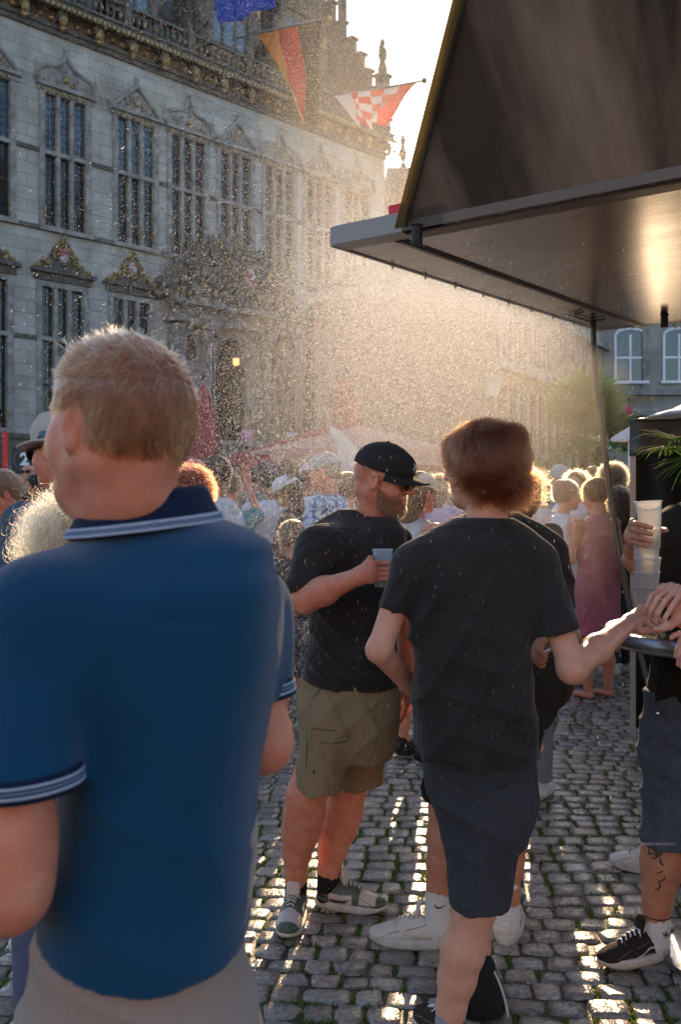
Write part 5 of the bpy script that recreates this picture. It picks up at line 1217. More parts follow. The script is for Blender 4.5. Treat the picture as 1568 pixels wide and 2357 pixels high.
    for (r1, z1, r2, z2, m_) in ((.0955, .0165, .0975, .0125, M_ST), (.0979, .0115, .0992, .0075, M_ST2), (.0994, .0072, .1004, .0035, M_ST)):
        t = MB()
        for rr, z in ((r1, z1), (r2, z2)):
            for i in range(k): t.v.append(cpt(math.tau*i/k, rr, z))
        for q in range(k): t.f.append((q, (q+1) % k, k+(q+1) % k, k+q)); t.m.append(0)
        o = t.build('collar_stripe', m_, co, True); so = o.modifiers.new('t', 'SOLIDIFY'); so.thickness = .0018
    # trousers
    s = LSDF(); rows = [(1960, 340, 215, .13, .01), (2130, 325, 232, .15, .01), (2300, 318, 256, .162, .01), (2500, 315, 268, .17, .01)]
    s.loft(rows_px(rows, d), .03, p=2.2, yaw=R(-8))
    for q, x in ((-1, 190), (1, 445)):
        hp = PX(x, 2480, d); s.capf(hp, V(hp.x+q*.01, d+.06, .08), .115, .075, .05)
    s.disp(lambda P: .003*vnoise(P, 12, 7)+fold(P, .003, (.4, 0, 1), 40, 5)); part('trousers', s.mesh(.009), cloth('beige_cotton', (.34, .27, .235), noise=.08), r)
    for x in (190, 445):
        hp = PX(x, 2480, d); shoe(r, (hp.x, d+.03, 0), 20, .30, m_up=M_SUEDE, m_sole=M_SOLEW, m_lace=M_BSHIRT)
    # hair: thin sandy hair, bald patch at the crown, short over the nape
    hm = hairmat('sandy_hair', (.20, .062, .022), .35); hm2 = hairmat('pale_hair', (.62, .42, .27), .3)
    reg = lambda P: (P[:, 2] > -.055+.85*np.maximum(P[:, 1]-.0, -.06)+.0*P[:, 0]) & ~((np.abs(P[:, 0]) > .062) & (P[:, 1] > -.028) & (P[:, 2] < .022)) & (P[:, 2] > -.062) & (P[:, 1] < .068)
    comb = lambda P: np.stack([.25*P[:, 0]/.08+.10, np.where(P[:, 2] > .06, .75, .30), np.where(P[:, 2] > .06, -.10, -.80)], 1)+.5*np.stack([np.zeros(len(P)), np.zeros(len(P)), (P[:, 1] < -.03)*-1.0], 1)
    crown = lambda P: np.exp(-((P[:, 0]+.0)**2+(P[:, 1]+.052)**2+(P[:, 2]-.098)**2)/.0011)
    reg2 = lambda P: reg(P) & (np.random.default_rng(4).random(len(P)) > .80*crown(P)) & (np.random.default_rng(5).random(len(P)) > np.clip((P[:, 2]-.070)*22, 0, .78))
    ln = lambda P: .015+.010*np.clip((P[:, 2]-.02)/.08, 0, 1)
    pts = scalp_strands(hc, M, S, 26000, reg2, comb, ln, 1, .12, g=.0015, lift=.18, wide=1.03, clump=.20, cs=80); 
    tn = vnoise(pts[:, 0].astype(np.float32), 110, 5)+.35*np.random.default_rng(9).normal(size=len(pts)); h = put_hair('hair', pts[tn < .15], .00042, hm, r); put_hair('light_streaks', pts[tn >= .15], .00042, hairmat('light_sandy_hair', (.30, .11, .042), .3), h); put_hair('dark_streaks', pts[tn < -.55]+.0008, .00045, hairmat('deep_sandy_hair', (.12, .035, .013), .3), h)
    pts = scalp_strands(hc, M, S, 2600, lambda P: reg(P) & (P[:, 2] > .045), comb, lambda P: np.full(len(P), .022), 2, .5, g=.0015, lift=.45, wide=1.03); put_hair('stray_hair', pts, .00028, hm2, h)
    # curly tuft over the forehead catching the sun
    pts = scalp_strands(hc, M, S, 420, lambda P: (P[:, 1] > .045) & (P[:, 2] > .070) & (P[:, 0] < .06), lambda P: np.stack([P[:, 0]*0, np.ones(len(P)), .5*np.ones(len(P))], 1), lambda P: np.full(len(P), .045), 3, .5, g=.0, K=8, lift=.5, curl=.55, wide=1.03); put_hair('forehead_curl', pts, .0005, hm2, h)
    pts = scalp_strands(hc, M, S, 100, lambda P: (P[:, 1] > .074) & (np.abs(P[:, 2]-.016) < .010), lambda P: np.stack([P[:, 0]*0, np.ones(len(P)), .6*np.ones(len(P))], 1), lambda P: np.full(len(P), .016), 3, .4, g=.0, K=6, lift=.5, wide=1.0); put_hair('eyebrow', pts, .0005, hm2, h)
    cap_ = hair_cap(hc, M, S, .0012, [((0, .03, .015), (0, .9, -.62)), ((0, 0, -.052), (0, 0, -1))], .004, wide=1.03)
    part('hair_base', cap_, mat('sandy_scalp', (.30, .13, .08), .6, col2=(.17, .075, .04), nscale=60, stretch=(1, 1, .35), ramp=(.3, .7), bump=.3, bscale=160), h)
blue_man()

# ================================================================== 2. bearded man in the black cap, holding a cup
def cap_man():
    d = 3.72; base = (wx(760, 3.74), 3.74, 0); r = root(base, 'bearded man in a black cap and olive shorts looking down at his cup')
    hc = PX(884, 1097, 3.70); M = M3(-114, 14, 4); S = 1.0; nb = PX(850, 1205, 3.76)
    hv = head_mesh(hc, M, nb+V(0, 0, -.04), .060, S, .003, wide=1.0, extra=lambda s: (s.cap((0, .05, -.11), (0, .01, -.11), .03, .035, .03), s.ell((0, -.07, -.065), (.045, .03, .03), .03)))
    sr = PX(722, 1255, 3.60); er = PX(702, 1378, 3.50); wr = PX(828, 1325, 3.36)
    a = SDF(); a.cap(sr+V(.015, .02, -.02), er, .050, .049, .03); a.cap(er, er.lerp(wr, .35), .049, .047, .03); a.cap(er.lerp(wr, .35), wr, .047, .028, .03); a.ell(wr, (.024, .024, .030), .02)
    c3 = CUPCAP_D; cx_, rr = 881, .036
    kn = [PX(856, y, 3.355) for y in (1296, 1309, 1321, 1333)]
    fg = []
    for i, y in enumerate((1293, 1308, 1320, 1331)):
        z = zz(y+2, 3.38); c_ = V(wx(cx_, c3), c3, z)
        an = lambda q: c_+V(math.cos(R(q))*(rr+.006), math.sin(R(q))*(rr+.006), 0)
        fg.append([an(-118), an(-62), an(-18+(6 if i == 3 else 0))])
    th = [PX(845, 1300, 3.37), PX(852, 1286, 3.40), V(wx(cx_, c3)-.030, c3+.026, zz(1284, c3)), V(wx(cx_, c3)-.006, c3+.042, zz(1286, c3))]
    hand_ops(a, wr, PX(845, 1316, 3.362), kn, fg, th, fr=.0088, pr=.0145)
    sl = PX(915, 1245, 3.86); el = PX(934, 1430, 3.88); wl_ = PX(936, 1560, 3.82); a2 = SDF(); a2.cap(sl, el, .052, .043, .03); a2.cap(el, wl_, .042, .030, .03); hand_full(a2, wl_, (.0, -.1, -1), (1, 0, 0), curl=.5)
    lg = SDF()      # legs
    def leg(s, rows, d0, d1):
        n = len(rows)
        for i in range(n-1):
            (y, c, h), (y2, c2, h2) = rows[i], rows[i+1]; da = d0+(d1-d0)*i/(n-1); db = d0+(d1-d0)*(i+1)/(n-1); s.cap(PX(c, y, da), PX(c2, y2, db), h*da/FOC, h2*db/FOC, .03)
        return s
    leg(lg, [(1700, 742, 44), (1828, 706, 44), (1870, 700, 45), (1910, 693, 42), (1955, 684, 33), (2005, 681, 24), (2050, 681, 23)], 3.66, 3.82)
    leg(lg, [(1700, 834, 42), (1811, 802, 40), (1863, 792, 42), (1905, 779, 40), (1950, 767, 32), (1996, 758, 24), (2040, 755, 23)], 3.84, 3.90)
    part('body', join_vf([hv, a.mesh(.0035), a2.mesh(.005), lg.mesh(.006)]), SK_RED, r)
    s = LSDF(); yw = R(-24)
    rows = [(1172, 830, 52, .055, .03), (1190, 830, 86, .075, .02), (1212, 824, 112, .10, .01), (1245, 822, 118, .12, 0), (1320, 822, 112, .132, 0), (1400, 815, 104, .135, 0), (1460, 813, 102, .14, 0), (1520, 810, 110, .148, 0), (1600, 808, 117, .155, 0)]
    s.loft(rows_px(rows, d), .03, yaw=yw, p=2.3)
    s.ell(sr+V(.03, .02, -.012), (.062, .066, .058), .10); s.ell(sl+V(-.02, 0, 0), (.064, .066, .062), .05)
    s.capf(sr+V(.012, .01, -.01), PX(699, 1350, 3.52), .062, .068, .11, tilt=(.42, -.1, -1)); s.capf(sl, PX(926, 1370, 3.88), .062, .062, .03, tilt=(.1, 0, -1))
    s.ell(nb+V(.02, -.02, .045), (.078, .080, .062), .012, rot=(0, 14, 0), op='sub')
    s.ops.append(('cut', 0, lambda P: zz(1592, 3.60)+.6*(P[:, 0]-wx(830, d))**2-P[:, 2]))
    s.disp(lambda P: fold(P, .006, (.8, 0, .7), 48, 11, 3)*near(P, PX(740, 1500, 3.5), .14)+fold(P, .006, (.7, 0, -.8), 52, 12, 3)*near(P, PX(770, 1330, 3.5), .13)+.0045*vnoise(P, 10, 13)+fold(P, .004, (.3, 0, 1), 60, 14)*near(P, PX(800, 1560, 3.5), .13))
    sh = part('t_shirt', s.mesh(.0055), M_BSHIRT, r)
    # shorts
    s = LSDF(); s.loft(rows_px([(1555, 806, 113, .145, .01), (1620, 803, 120, .155, .01), (1700, 800, 116, .15, .02), (1745, 800, 105, .13, .03)], d), .03, yaw=yw, p=2.3)
    s.capf(PX(755, 1660, 3.66), PX(733, 1818, 3.64), .100, .085, .04, tilt=(-.10, 0, -1)); s.capf(PX(840, 1660, 3.82), PX(826, 1808, 3.84), .104, .088, .04, tilt=(.12, 0, -1))
    s.disp(lambda P: fold(P, .005, (.9, 0, .4), 36, 21, 2)+.003*vnoise(P, 14, 22)+fold(P, .004, (-.6, 0, .8), 45, 23)*near(P, PX(790, 1690, 3.6), .12)); so = part('shorts', s.mesh(.006), M_OLIVE, r)
    def on_surface(s_, x, y, d0):      # march from the camera side onto the cloth
        P = np.array([PX(x, y, q) for q in np.linspace(d0-.35, d0+.2, 220)], dtype=np.float32); i = np.argmax(s_.ev(P) < 0); return Vector(P[i])
    loc = Vector(r.location)
    t = MB(); t.tube([on_surface(s, x, y, 3.66)+V(0, -.001, 0)-loc for x, y in ((718, 1675), (742, 1678), (770, 1681), (802, 1684), (802, 1698), (798, 1704), (770, 1710), (740, 1708), (716, 1704), (718, 1675))], .0022, 5, False)
    t.tube([on_surface(s, x, y, 3.66)-loc for x, y in ((757, 1556), (740, 1580), (722, 1605), (712, 1630))], .0024, 5); t.tube([on_surface(s, x, y, 3.66)-loc for x, y in ((712, 1630), (708, 1700), (704, 1780))], .002, 5)
    pk = t.build('pocket_flap', cloth('olive_seam', (.13, .10, .06)), so)
    q = on_surface(s, 726, 1692, 3.66)-loc; b_ = MB(); b_.ball(q, .0075, .003, .0075, 14, 6); b_.build('button', mat('copper_button', (.25, .14, .08), .35, metal=.8), so)
    q = on_surface(s, 726, 1779, 3.66)-loc; b_ = MB(); b_.ball(q, .010, .002, .014, 12, 6); b_.build('embroidered_badge', cloth('badge_olive', (.06, .05, .03)), so)
    # beard, sideburns, cap, glasses
    hm = hairmat('dark_brown_beard', (.15, .068, .034), .35)
    hs_ = SDF(); head_ops(hs_, 0); rng = np.random.default_rng(2); n = 60000; dd = rng.normal(size=(n, 3)); dd /= np.linalg.norm(dd, axis=1)[:, None]; P = (dd*.17+np.array([0, .02, -.05])).astype(np.float32)
    for _ in range(12): P = P-(dd*hs_.ev(P)[:, None]*.85).astype(np.float32)
    mk = (P[:, 1] > .012) & (P[:, 2] < -.034-.28*(P[:, 1]-.02)) & (P[:, 2] > -.135) & ~((np.abs(P[:, 0]) < .021) & (np.abs(P[:, 2]+.067) < .0095)) & ((np.abs(P[:, 0]) > .030) | (P[:, 2] < -.046)) & (P[:, 1] < .12)
    mk |= (P[:, 1] > .012) & (P[:, 1] < .024) & (P[:, 2] < -.002) & (P[:, 2] > -.03) & (np.abs(P[:, 0]) > .05)
    edge = (-.034-.28*(P[:, 1]-.02))-P[:, 2]; mk &= rng.random(len(P)) < np.clip(edge/.016+.15, .0, 1)+(P[:, 1] < .024)*.6; mk &= (np.sin(P[:, 0]*300)*np.sin(P[:, 2]*260)+rng.normal(0, .8, len(P)) > -1.1); P = P[mk][:8500]; e = 1e-3; nr = np.stack([hs_.ev(P+_a(v)*e)-hs_.ev(P-_a(v)*e) for v in ((1, 0, 0), (0, 1, 0), (0, 0, 1))], 1); nr /= np.linalg.norm(nr, axis=1)[:, None]+1e-9
    dn = nr*.55+np.array([0, .35, -.75])+rng.normal(0, .3, nr.shape); dn /= np.linalg.norm(dn, axis=1)[:, None]; L_ = rng.uniform(.004, .013, len(P))[:, None]*(1+1.0*(P[:, 2:3] < -.09))
    A = np.stack([P, P+dn*L_*.5, P+(dn+nr*-.2+np.array([0, 0, -.3]))*L_], 1); sh_ = A.shape
    put_hair('beard', to_world(A.reshape(-1, 3), hc, M, S).reshape(sh_), .00045, hm, r)
    cap_hat(r, hc, M, S, cloth('black_cap_cloth', (.03, .026, .024), .4), zc=.028, tilt=4, brim_l=.080, g=.013, flatbrim=.022)
    glasses(r, hc, M, S, M_LENS, M_FRAME, dy=.004)
    pts = scalp_strands(hc, M, S, 5000, lambda P: (P[:, 2] < .03) & (P[:, 2] > -.045) & (P[:, 1] < .01), lambda P: np.array([[0, .2, -1]]).repeat(len(P), 0), lambda P: np.full(len(P), .0035), 8, .2, g=.0, K=4, lift=.4); put_hair('hair', pts, .0003, hairmat('cropped_brown', (.12, .07, .045)), r)
    # emblem on the cap front: small white angular figure
    t = MB(); fr = [(0, .0), (.010, .012), (-.002, .018), (.012, .034), (.004, .020), (.016, .012), (.006, -.012)]
    cs = SDF(); cs.ell((0, -.010, .036), (.092, .114, .092), .02); cs.cap((-.0, .02, .055), (0, .075, .055), .045, .030, .05)
    def cpz(x, z):
        y = np.linspace(.03, .16, 120); P = np.stack([np.full(120, x), y, np.full(120, z)], 1).astype(np.float32); i = cs.ev(P) < 0; return float(y[i].max()) if i.any() else .1
    t.tube([V(a_, cpz(a_, .052+b_*.7)+.001, .052+b_*.7) for a_, b_ in fr], .0022, 5); t.v = [tuple(x) for x in to_world(t.v, hc, M, S)-np.array(r.location)]; t.build('cap_emblem', M_WHITEP, r)
    # shoes: green, pale pink and white low basketball shoes; black socks
    sock(r, PX(681, 2060, 3.82), PX(682, 2008, 3.81), .042, .0455, M_SOCKB); sock(r, PX(754, 2060, 3.90), PX(758, 1988, 3.89), .043, .047, M_SOCKB)
    M_PINKL = mat('pale_leather', (.60, .50, .46), .42, noise=.08, nscale=18)
    pan = lambda c: np.where(((c[:, 1] > .085) & (c[:, 2] > .036) & (c[:, 1] < .150)) | ((c[:, 1] > -.045) & (c[:, 1] < .055) & (c[:, 2] < .064+.12*np.abs(c[:, 1]-.0)) & (np.abs(c[:, 0]) > .025)), 1, 0)
    kw = dict(mats=[M_GREENL, M_PINKL], panel=pan, m_sole=M_SOLEW, m_lace=M_LACE, mark=SWOOSH, m_mark=mat('dark_swoosh', (.03, .03, .028), .4), m_tongue=M_PINKL)
    u = shoe_at(r, (wx(681, 3.82), 3.82), 174, .285, **kw)
    t = MB(); q = V(wx(681, 3.74), 3.755, .125)-Vector(r.location); t.tube([q+V(a_, 0, b_) for a_, b_ in ((-.006, -.012), (0, 0), (-.004, .006), (.003, .014))], .0022, 5); t.tube([q+V(a_, 0, b_) for a_, b_ in ((.008, -.010), (0, 0), (.008, .007))], .002, 5); t.build('tongue_emblem', MATS['dark_swoosh'], u)
    shoe_at(r, (wx(754, 3.90), 3.90), -106, .285, **kw)
cap_man()

# ================================================================== 3. young man with mid-length brown hair, back to us, arm on the table
def young_man():
    d = 2.95; base = (wx(1090, d), 2.93, 0); r = root(base, 'shaggy brown haired young man in black, seen from behind, reaching to the table')
    hc = PX(1110, 1070, 2.97); M = M3(55, 3, 0); S = 1.0; nb = PX(1120, 1205, 2.96)
    hv = head_mesh(hc, M, nb+V(0, 0, -.03), .055, S, .003)
    sl = PX(945, 1300, 2.93); el = PX(873, 1495, 2.90); wl_ = PX(958, 1592, 3.14)
    a = SDF(); a.cap(sl, el, .045, .036, .03); a.cap(el, wl_, .037, .027, .02); hand_full(a, wl_, (.7, .6, -.1), (-.2, -.5, .8), curl=.5)
    sr = PX(1238, 1300, 2.97); er = PX(1318, 1538, 2.86); wr = PX(1452, 1432, 3.13)
    a2 = SDF(); a2.cap(sr, er, .046, .038, .03); a2.cap(er, er.lerp(wr, .4), .041, .040, .03); a2.cap(er.lerp(wr, .4), wr, .040, .026, .03); a2.ell(wr, (.028, .026, .024), .02)
    kn = [PX(1478, 1398, 3.20), PX(1484, 1408, 3.18), PX(1487, 1419, 3.165), PX(1486, 1432, 3.15)]
    fg = [[PX(1500, 1404, 3.22), PX(1514, 1418, 3.21), PX(1520, 1428, 3.20)], [PX(1506, 1414, 3.19), PX(1520, 1428, 3.18), PX(1525, 1438, 3.175)], [PX(1505, 1428, 3.16), PX(1518, 1440, 3.15), PX(1524, 1447, 3.15)], [PX(1501, 1442, 3.14), PX(1512, 1452, 3.13), PX(1519, 1458, 3.13)]]
    hand_ops(a2, wr, PX(1468, 1420, 3.16), kn, fg, [PX(1462, 1440, 3.12), PX(1478, 1452, 3.10), PX(1496, 1452, 3.09), PX(1508, 1450, 3.09)], fr=.0088, pr=.0140)
    lg = SDF()
    def leg(rows):
        for i in range(len(rows)-1):
            (y, c, h, q), (y2, c2, h2, q2) = rows[i], rows[i+1]; lg.cap(PX(c, y, q), PX(c2, y2, q2), h*q/FOC, h2*q2/FOC, .03)
    leg([(1900, 1116, 52, 2.92), (2030, 1104, 42, 2.88), (2085, 1092, 44, 2.86), (2185, 1066, 47.5, 2.87), (2250, 1052, 41, 2.88), (2315, 1039, 31, 2.88), (2400, 1032, 29, 2.88)])
    leg([(1900, 1135, 50, 3.05), (2030, 1115, 40, 3.09), (2080, 1102, 40, 3.10), (2180, 1085, 40, 3.12), (2290, 1075, 30, 3.14), (2330, 1072, 28, 3.14)])
    part('body', join_vf([hv, a.mesh(.0045), a2.mesh(.004), lg.mesh(.006)]), SK_FAIR, r)
    s = LSDF(); rows = [(1192, 1112, 74, .075, .01), (1212, 1108, 110, .095, .01), (1245, 1100, 148, .11, 0), (1300, 1095, 165, .125, 0), (1400, 1090, 152, .13, 0), (1500, 1086, 140, .13, 0), (1600, 1090, 143, .138, 0), (1700, 1094, 148, .15, 0), (1800, 1100, 150, .158, 0)]
    s.loft(rows_px(rows, d), .03, yaw=R(6), p=2.3); s.ell(sl+V(.015, 0, .0), (.062, .066, .062), .05); s.ell(sr+V(-.015, 0, 0), (.064, .068, .062), .05)
    s.capf(sl, PX(908, 1410, 2.91), .058, .052, .03, tilt=(-.45, 0, -1)*1); s.capf(sr, PX(1281, 1455, 2.90), .064, .068, .03, tilt=(.30, 0, -1))
    s.ell(nb+V(0, .01, .045), (.070, .07, .05), .010, op='sub'); s.ops.append(('cut', 0, lambda P: zz(1778, 2.80)+.9*(P[:, 0]-wx(1130, d))**2-P[:, 2]))
    s.disp(lambda P: fold(P, .0060, (.80, 0, -.60), 34, 31, 2)*near(P, PX(1030, 1580, 2.85), .24)+fold(P, .004, (.35, 0, .95), 40, 36, 2)*near(P, PX(1100, 1680, 2.85), .2)+fold(P, .006, (1, 0, -.45), 38, 32, 2.4)*near(P, PX(1180, 1480, 2.85), .15)+.005*vnoise(P, 8, 33)+fold(P, .006, (.9, 0, -.6), 45, 35)*near(P, PX(960, 1400, 2.85), .08)+fold(P, .005, (.2, 0, 1), 55, 34)*near(P, PX(1200, 1650, 2.85), .09))
    sh = part('t_shirt', s.mesh(.0055), M_BSHIRT2, r)
    t = MB(); loc = Vector(r.location); P_ = []
    for y0, rr in ((1199, 0),):
        for x in range(1040, 1181, 7):
            c = PX(x, y0+13-((x-1110)/70)**2*10, 2.97); P_.append(c)
    def on_surface(s_, x, y, d0):
        P = np.array([PX(x, y, q) for q in np.linspace(d0-.35, d0+.2, 220)], dtype=np.float32); i = np.argmax(s_.ev(P) < 0); return Vector(P[i])
    t.tube([on_surface(s, x, 1206-((x-1110)/66)**2*5+10, d)-loc for x in range(1048, 1172, 8)], .0022, 5); t.build('neck_rib_seam', M_BSHIRT3, sh)
    t = MB(); t.tube([on_surface(s, x, 1762-((x-1110)/130)**2*12, d)-loc for x in range(975, 1230, 12)], .0015, 5); t.build('hem_stitching', M_BSHIRT3, sh)
    s = LSDF(); s.loft(rows_px([(1730, 1100, 128, .11, .0), (1800, 1104, 128, .12, .0), (1880, 1120, 112, .125, 0), (1940, 1126, 88, .11, 0)], d), .03, p=2.3)
    s.capf(PX(1108, 1850, 2.93), PX(1104, 2086, 2.86), .112, .0875, .05, tilt=(-.05, 0, -1)); s.capf(PX(1150, 1850, 3.02), PX(1125, 2040, 3.10), .090, .070, .05)
    s.disp(lambda P: fold(P, .006, (.5, 0, .9), 40, 41, 2.5)*near(P, PX(1060, 1860, 2.85), .12)+.004*vnoise(P, 9, 42)+fold(P, .003, (1, 0, .3), 26, 43)); so = part('shorts', s.mesh(.006), M_NAVY, r)
    t = MB(); t.tube([on_surface(s, x, y, d)-loc for x, y in ((1085, 1795), (1100, 1812), (1130, 1818), (1165, 1806), (1195, 1792))], .002, 5); t.build('back_pocket_seam', M_BSHIRT3, so)
    sock(r, PX(1030, 2420, 2.88), PX(1037, 2325, 2.88), .043, .043, M_SOCKG); shoe(r, (wx(1028, 2.88), 2.90, 0), 20, .285, m_up=M_SUEDE, m_sole=M_SOLEW); shoe(r, (wx(1072, 3.14), 3.16, 0), -5, .285, m_up=M_SUEDE, m_sole=M_SOLEW); sock(r, PX(1072, 2350, 3.14), PX(1075, 2270, 3.14), .040, .040, M_SOCKG)
    # shaggy hair
    hm = hairmat('chestnut_hair', (.125, .036, .013), .2); hb = mat('chestnut_base', (.055, .027, .016), .6, bump=1, bscale=90, stretch=(1, 1, .25))
    ex = lambda s_: (s_.ell((0, -.045, -.02), (.078, .068, .088), .04), s_.ell((0, -.03, .050), (.074, .082, .055), .04))
    hb_o = part('hair', hair_cap(hc, M, S, .003, [((0, .052, .01), (0, 1, -.25)), ((0, 0, -.100), (0, .15, -1))], .004, extra=ex, nz=.0025), hb, r)
    reg = lambda P: (P[:, 1] < .075-.55*np.maximum(0, .07-P[:, 2])*1.0) & (P[:, 2] > -.075)
    comb = lambda P: np.stack([P[:, 0]/.08*.6+.18*np.sin(P[:, 1]*70+P[:, 2]*50), np.where(P[:, 2] > .06, (P[:, 1]-.0)/.08*.6, .05)+.08*np.sin(P[:, 0]*90), np.where(P[:, 2] > .095, -.25, -1.0)], 1)
    pts = scalp_strands(hc, M, S*1.0, 34000, reg, comb, lambda P: .060+.055*np.clip((P[:, 2]+.05)/.12, 0, 1), 5, .24, g=.013, K=8, lift=.06, gravity=.15, curl=.05, cling=.35, clump=.50, cs=34); put_hair('strands', pts, .00038, hm, hb_o)
    pts = scalp_strands(hc, M, S, 6500, lambda P: (P[:, 2] < -.02) & (P[:, 1] < .045), lambda P: np.stack([P[:, 0]/.08*.9, -.45*np.ones(len(P)), -.8*np.ones(len(P))], 1), lambda P: np.full(len(P), .075), 6, .35, g=.019, K=8, lift=.15, curl=.10, clump=.45, cs=60); put_hair('nape_curls', pts, .00045, hm, hb_o)
    pts = scalp_strands(hc, M, S, 3200, lambda P: P[:, 2] > .0, lambda P: np.stack([P[:, 0]/.08, P[:, 1]*3, -.3*np.ones(len(P))], 1), lambda P: np.full(len(P), .05), 7, .45, g=.019, K=8, lift=.25, curl=.2, cling=.5); put_hair('flyaway_hair', pts, .0003, hm, hb_o)
young_man()
# ================================================================== 4. man hidden behind the young man, cigarette in his hand
def leg_px(s, rows):
    for i in range(len(rows)-1):
        (y, c, h, q), (y2, c2, h2, q2) = rows[i], rows[i+1]; s.cap(PX(c, y, q), PX(c2, y2, q2), h*q/FOC, h2*q2/FOC, .03)
def smoker():
    d = 3.62; r = root((wx(1110, d), d, 0), 'man in black mostly hidden behind the shaggy haired one, cigarette between his fingers')
    hc = PX(1130, 1090, 3.66); M = M3(150, 8, 0); nb = PX(1130, 1215, 3.64)
    hv = head_mesh(hc, M, nb, .056, 1, .005, lite=True)
    a = SDF(); sr = PX(1268, 1270, 3.62); er = PX(1308, 1470, 3.56); wr = PX(1250, 1462, 3.34); a.cap(sr, er, .052, .042, .03); a.cap(er, wr, .042, .028, .03)
    kn = [PX(1228, 1478, 3.29), PX(1226, 1490, 3.28), PX(1228, 1502, 3.28), PX(1232, 1513, 3.285)]
    fg = [[PX(1236, 1496, 3.26), PX(1250, 1500, 3.25), PX(1260, 1503, 3.25)], [PX(1232, 1508, 3.25), PX(1246, 1514, 3.24), PX(1257, 1512, 3.245)], [PX(1234, 1518, 3.25), PX(1247, 1524, 3.24), PX(1257, 1520, 3.25)], [PX(1236, 1526, 3.26), PX(1246, 1533, 3.255), PX(1254, 1530, 3.26)]]
    hand_ops(a, wr, PX(1238, 1482, 3.30), kn, fg, [PX(1246, 1474, 3.29), PX(1240, 1488, 3.25), PX(1243, 1500, 3.235), PX(1250, 1507, 3.235)], fr=.0085, pr=.014)
    sl = PX(1000, 1290, 3.62); el = PX(1010, 1480, 3.7); a2 = SDF(); a2.cap(sl, el, .05, .04, .03); wl_ = PX(1100, 1530, 3.5); a2.cap(el, wl_, .04, .027, .03); hand_full(a2, wl_, (.8, -.4, -.2), (0, -.3, 1))
    lg = SDF(); leg_px(lg, [(1700, 1035, 44, 3.56), (1862, 1026, 36, 3.55), (1928, 1021, 36, 3.55), (1985, 1014, 29, 3.55), (2040, 1009, 24, 3.55), (2110, 1008, 24, 3.56)])
    leg_px(lg, [(1700, 1170, 50, 3.60), (1870, 1180, 37, 3.60), (1930, 1178, 36, 3.60), (1990, 1172, 31, 3.60), (2060, 1167, 27, 3.60), (2110, 1166, 26, 3.60)])
    part('body', join_vf([hv, a.mesh(.004), a2.mesh(.006), lg.mesh(.006)]), SK_MID, r)
    s = LSDF(); rows = [(1180, 1135, 60, .06, .0), (1200, 1135, 105, .085, .0), (1240, 1135, 140, .11, 0), (1320, 1136, 150, .12, 0), (1450, 1132, 130, .125, 0), (1580, 1128, 125, .13, 0)]
    s.loft(rows_px(rows, d), .03, p=2.3); s.ell(sr+V(-.02, 0, .0), (.068, .066, .066), .06); s.ell(sl, (.066, .066, .066), .06); s.capf(sr, PX(1292, 1408, 3.58), .064, .060, .03, tilt=(.2, 0, -1)); s.capf(sl, PX(1003, 1400, 3.66), .064, .062, .03)
    s.cut((0, 0, zz(1575, d)), (0, 0, -1)); s.disp(lambda P: fold(P, .004, (.8, 0, .6), 40, 51, 2.5)+.003*vnoise(P, 10, 52)); part('t_shirt', s.mesh(.006), M_BSHIRT, r)
    s = LSDF(); s.loft(rows_px([(1545, 1128, 128, .135, .0), (1640, 1112, 138, .145, .0), (1720, 1110, 135, .14, .0)], d), .03, p=2.3); s.capf(PX(1050, 1660, 3.57), PX(1022, 1842, 3.55), .105, .083, .04, tilt=(-.12, 0, -1)); s.capf(PX(1165, 1660, 3.62), PX(1172, 1800, 3.62), .105, .080, .04)
    s.disp(lambda P: fold(P, .004, (.6, 0, .8), 38, 53, 2.5)); part('shorts', s.mesh(.006), M_BSHIRT3, r)
    sock(r, PX(1007, 2130, 3.55), PX(1009, 2022, 3.55), .046, .0425, M_SOCKW); sock(r, PX(1166, 2125, 3.60), PX(1168, 2012, 3.60), .048, .0475, M_SOCKW)
    t = MB(); t.add([V(0, 0, 0)]*0, []); 
    b = Vector(r.location); cen = PX(1009, 2072, 3.55)-b; R_ = .0462
    pl = [(-.022, .006), (-.014, -.004), (.0, -.003), (.022, .003), (.0, -.0085), (-.014, -.010), (-.021, -.003)]
    vs = [cen+V(x+.004, -math.sqrt(R_**2-(x+.004)**2)-.0005, z) for x, z in pl]; t.add(vs, [tuple(range(len(vs)))]); t.build('sock_mark', mat('black_print', (.02, .02, .02), .7), r)
    shoe_at(r, (wx(1008, 3.55), 3.555), 82, .30, m_up=M_LEATH, m_sole=M_SOLEW, m_lace=M_LACE, mark=SWOOSH, m_mark=mat('stitched_leather', (.50, .44, .36), .5), sole_h=.036)
    shoe_at(r, (wx(1166, 3.60), 3.60), -14, .30, m_up=M_LEATH, m_sole=M_SOLEW, m_lace=M_LACE, mark=SWOOSH, m_mark=MATS['stitched_leather'], sole_h=.036)
    part('hair', hair_cap(hc, M, 1, .006, [((0, .05, .02), (0, .9, -.5)), ((0, 0, -.05), (0, 0, -1))], .006), MATS['chestnut_base'], r)
    q = PX(1236, 1505, 3.238); e = empty('cigarette', q, 0, 'hand rolled cigarette held between the fingers beside the black t shirt', 'cigarette')
    MB().tube([V(0, 0, 0), V(.010, .0, .003)], .0038, 10).build('filter', mat('filter_orange', (.65, .38, .12), .8), e); MB().tube([V(.0101, 0, .003), V(.045, .0, .016)], .0037, 10).build('paper', mat('cigarette_paper', (.8, .78, .74), .8), e)
smoker()
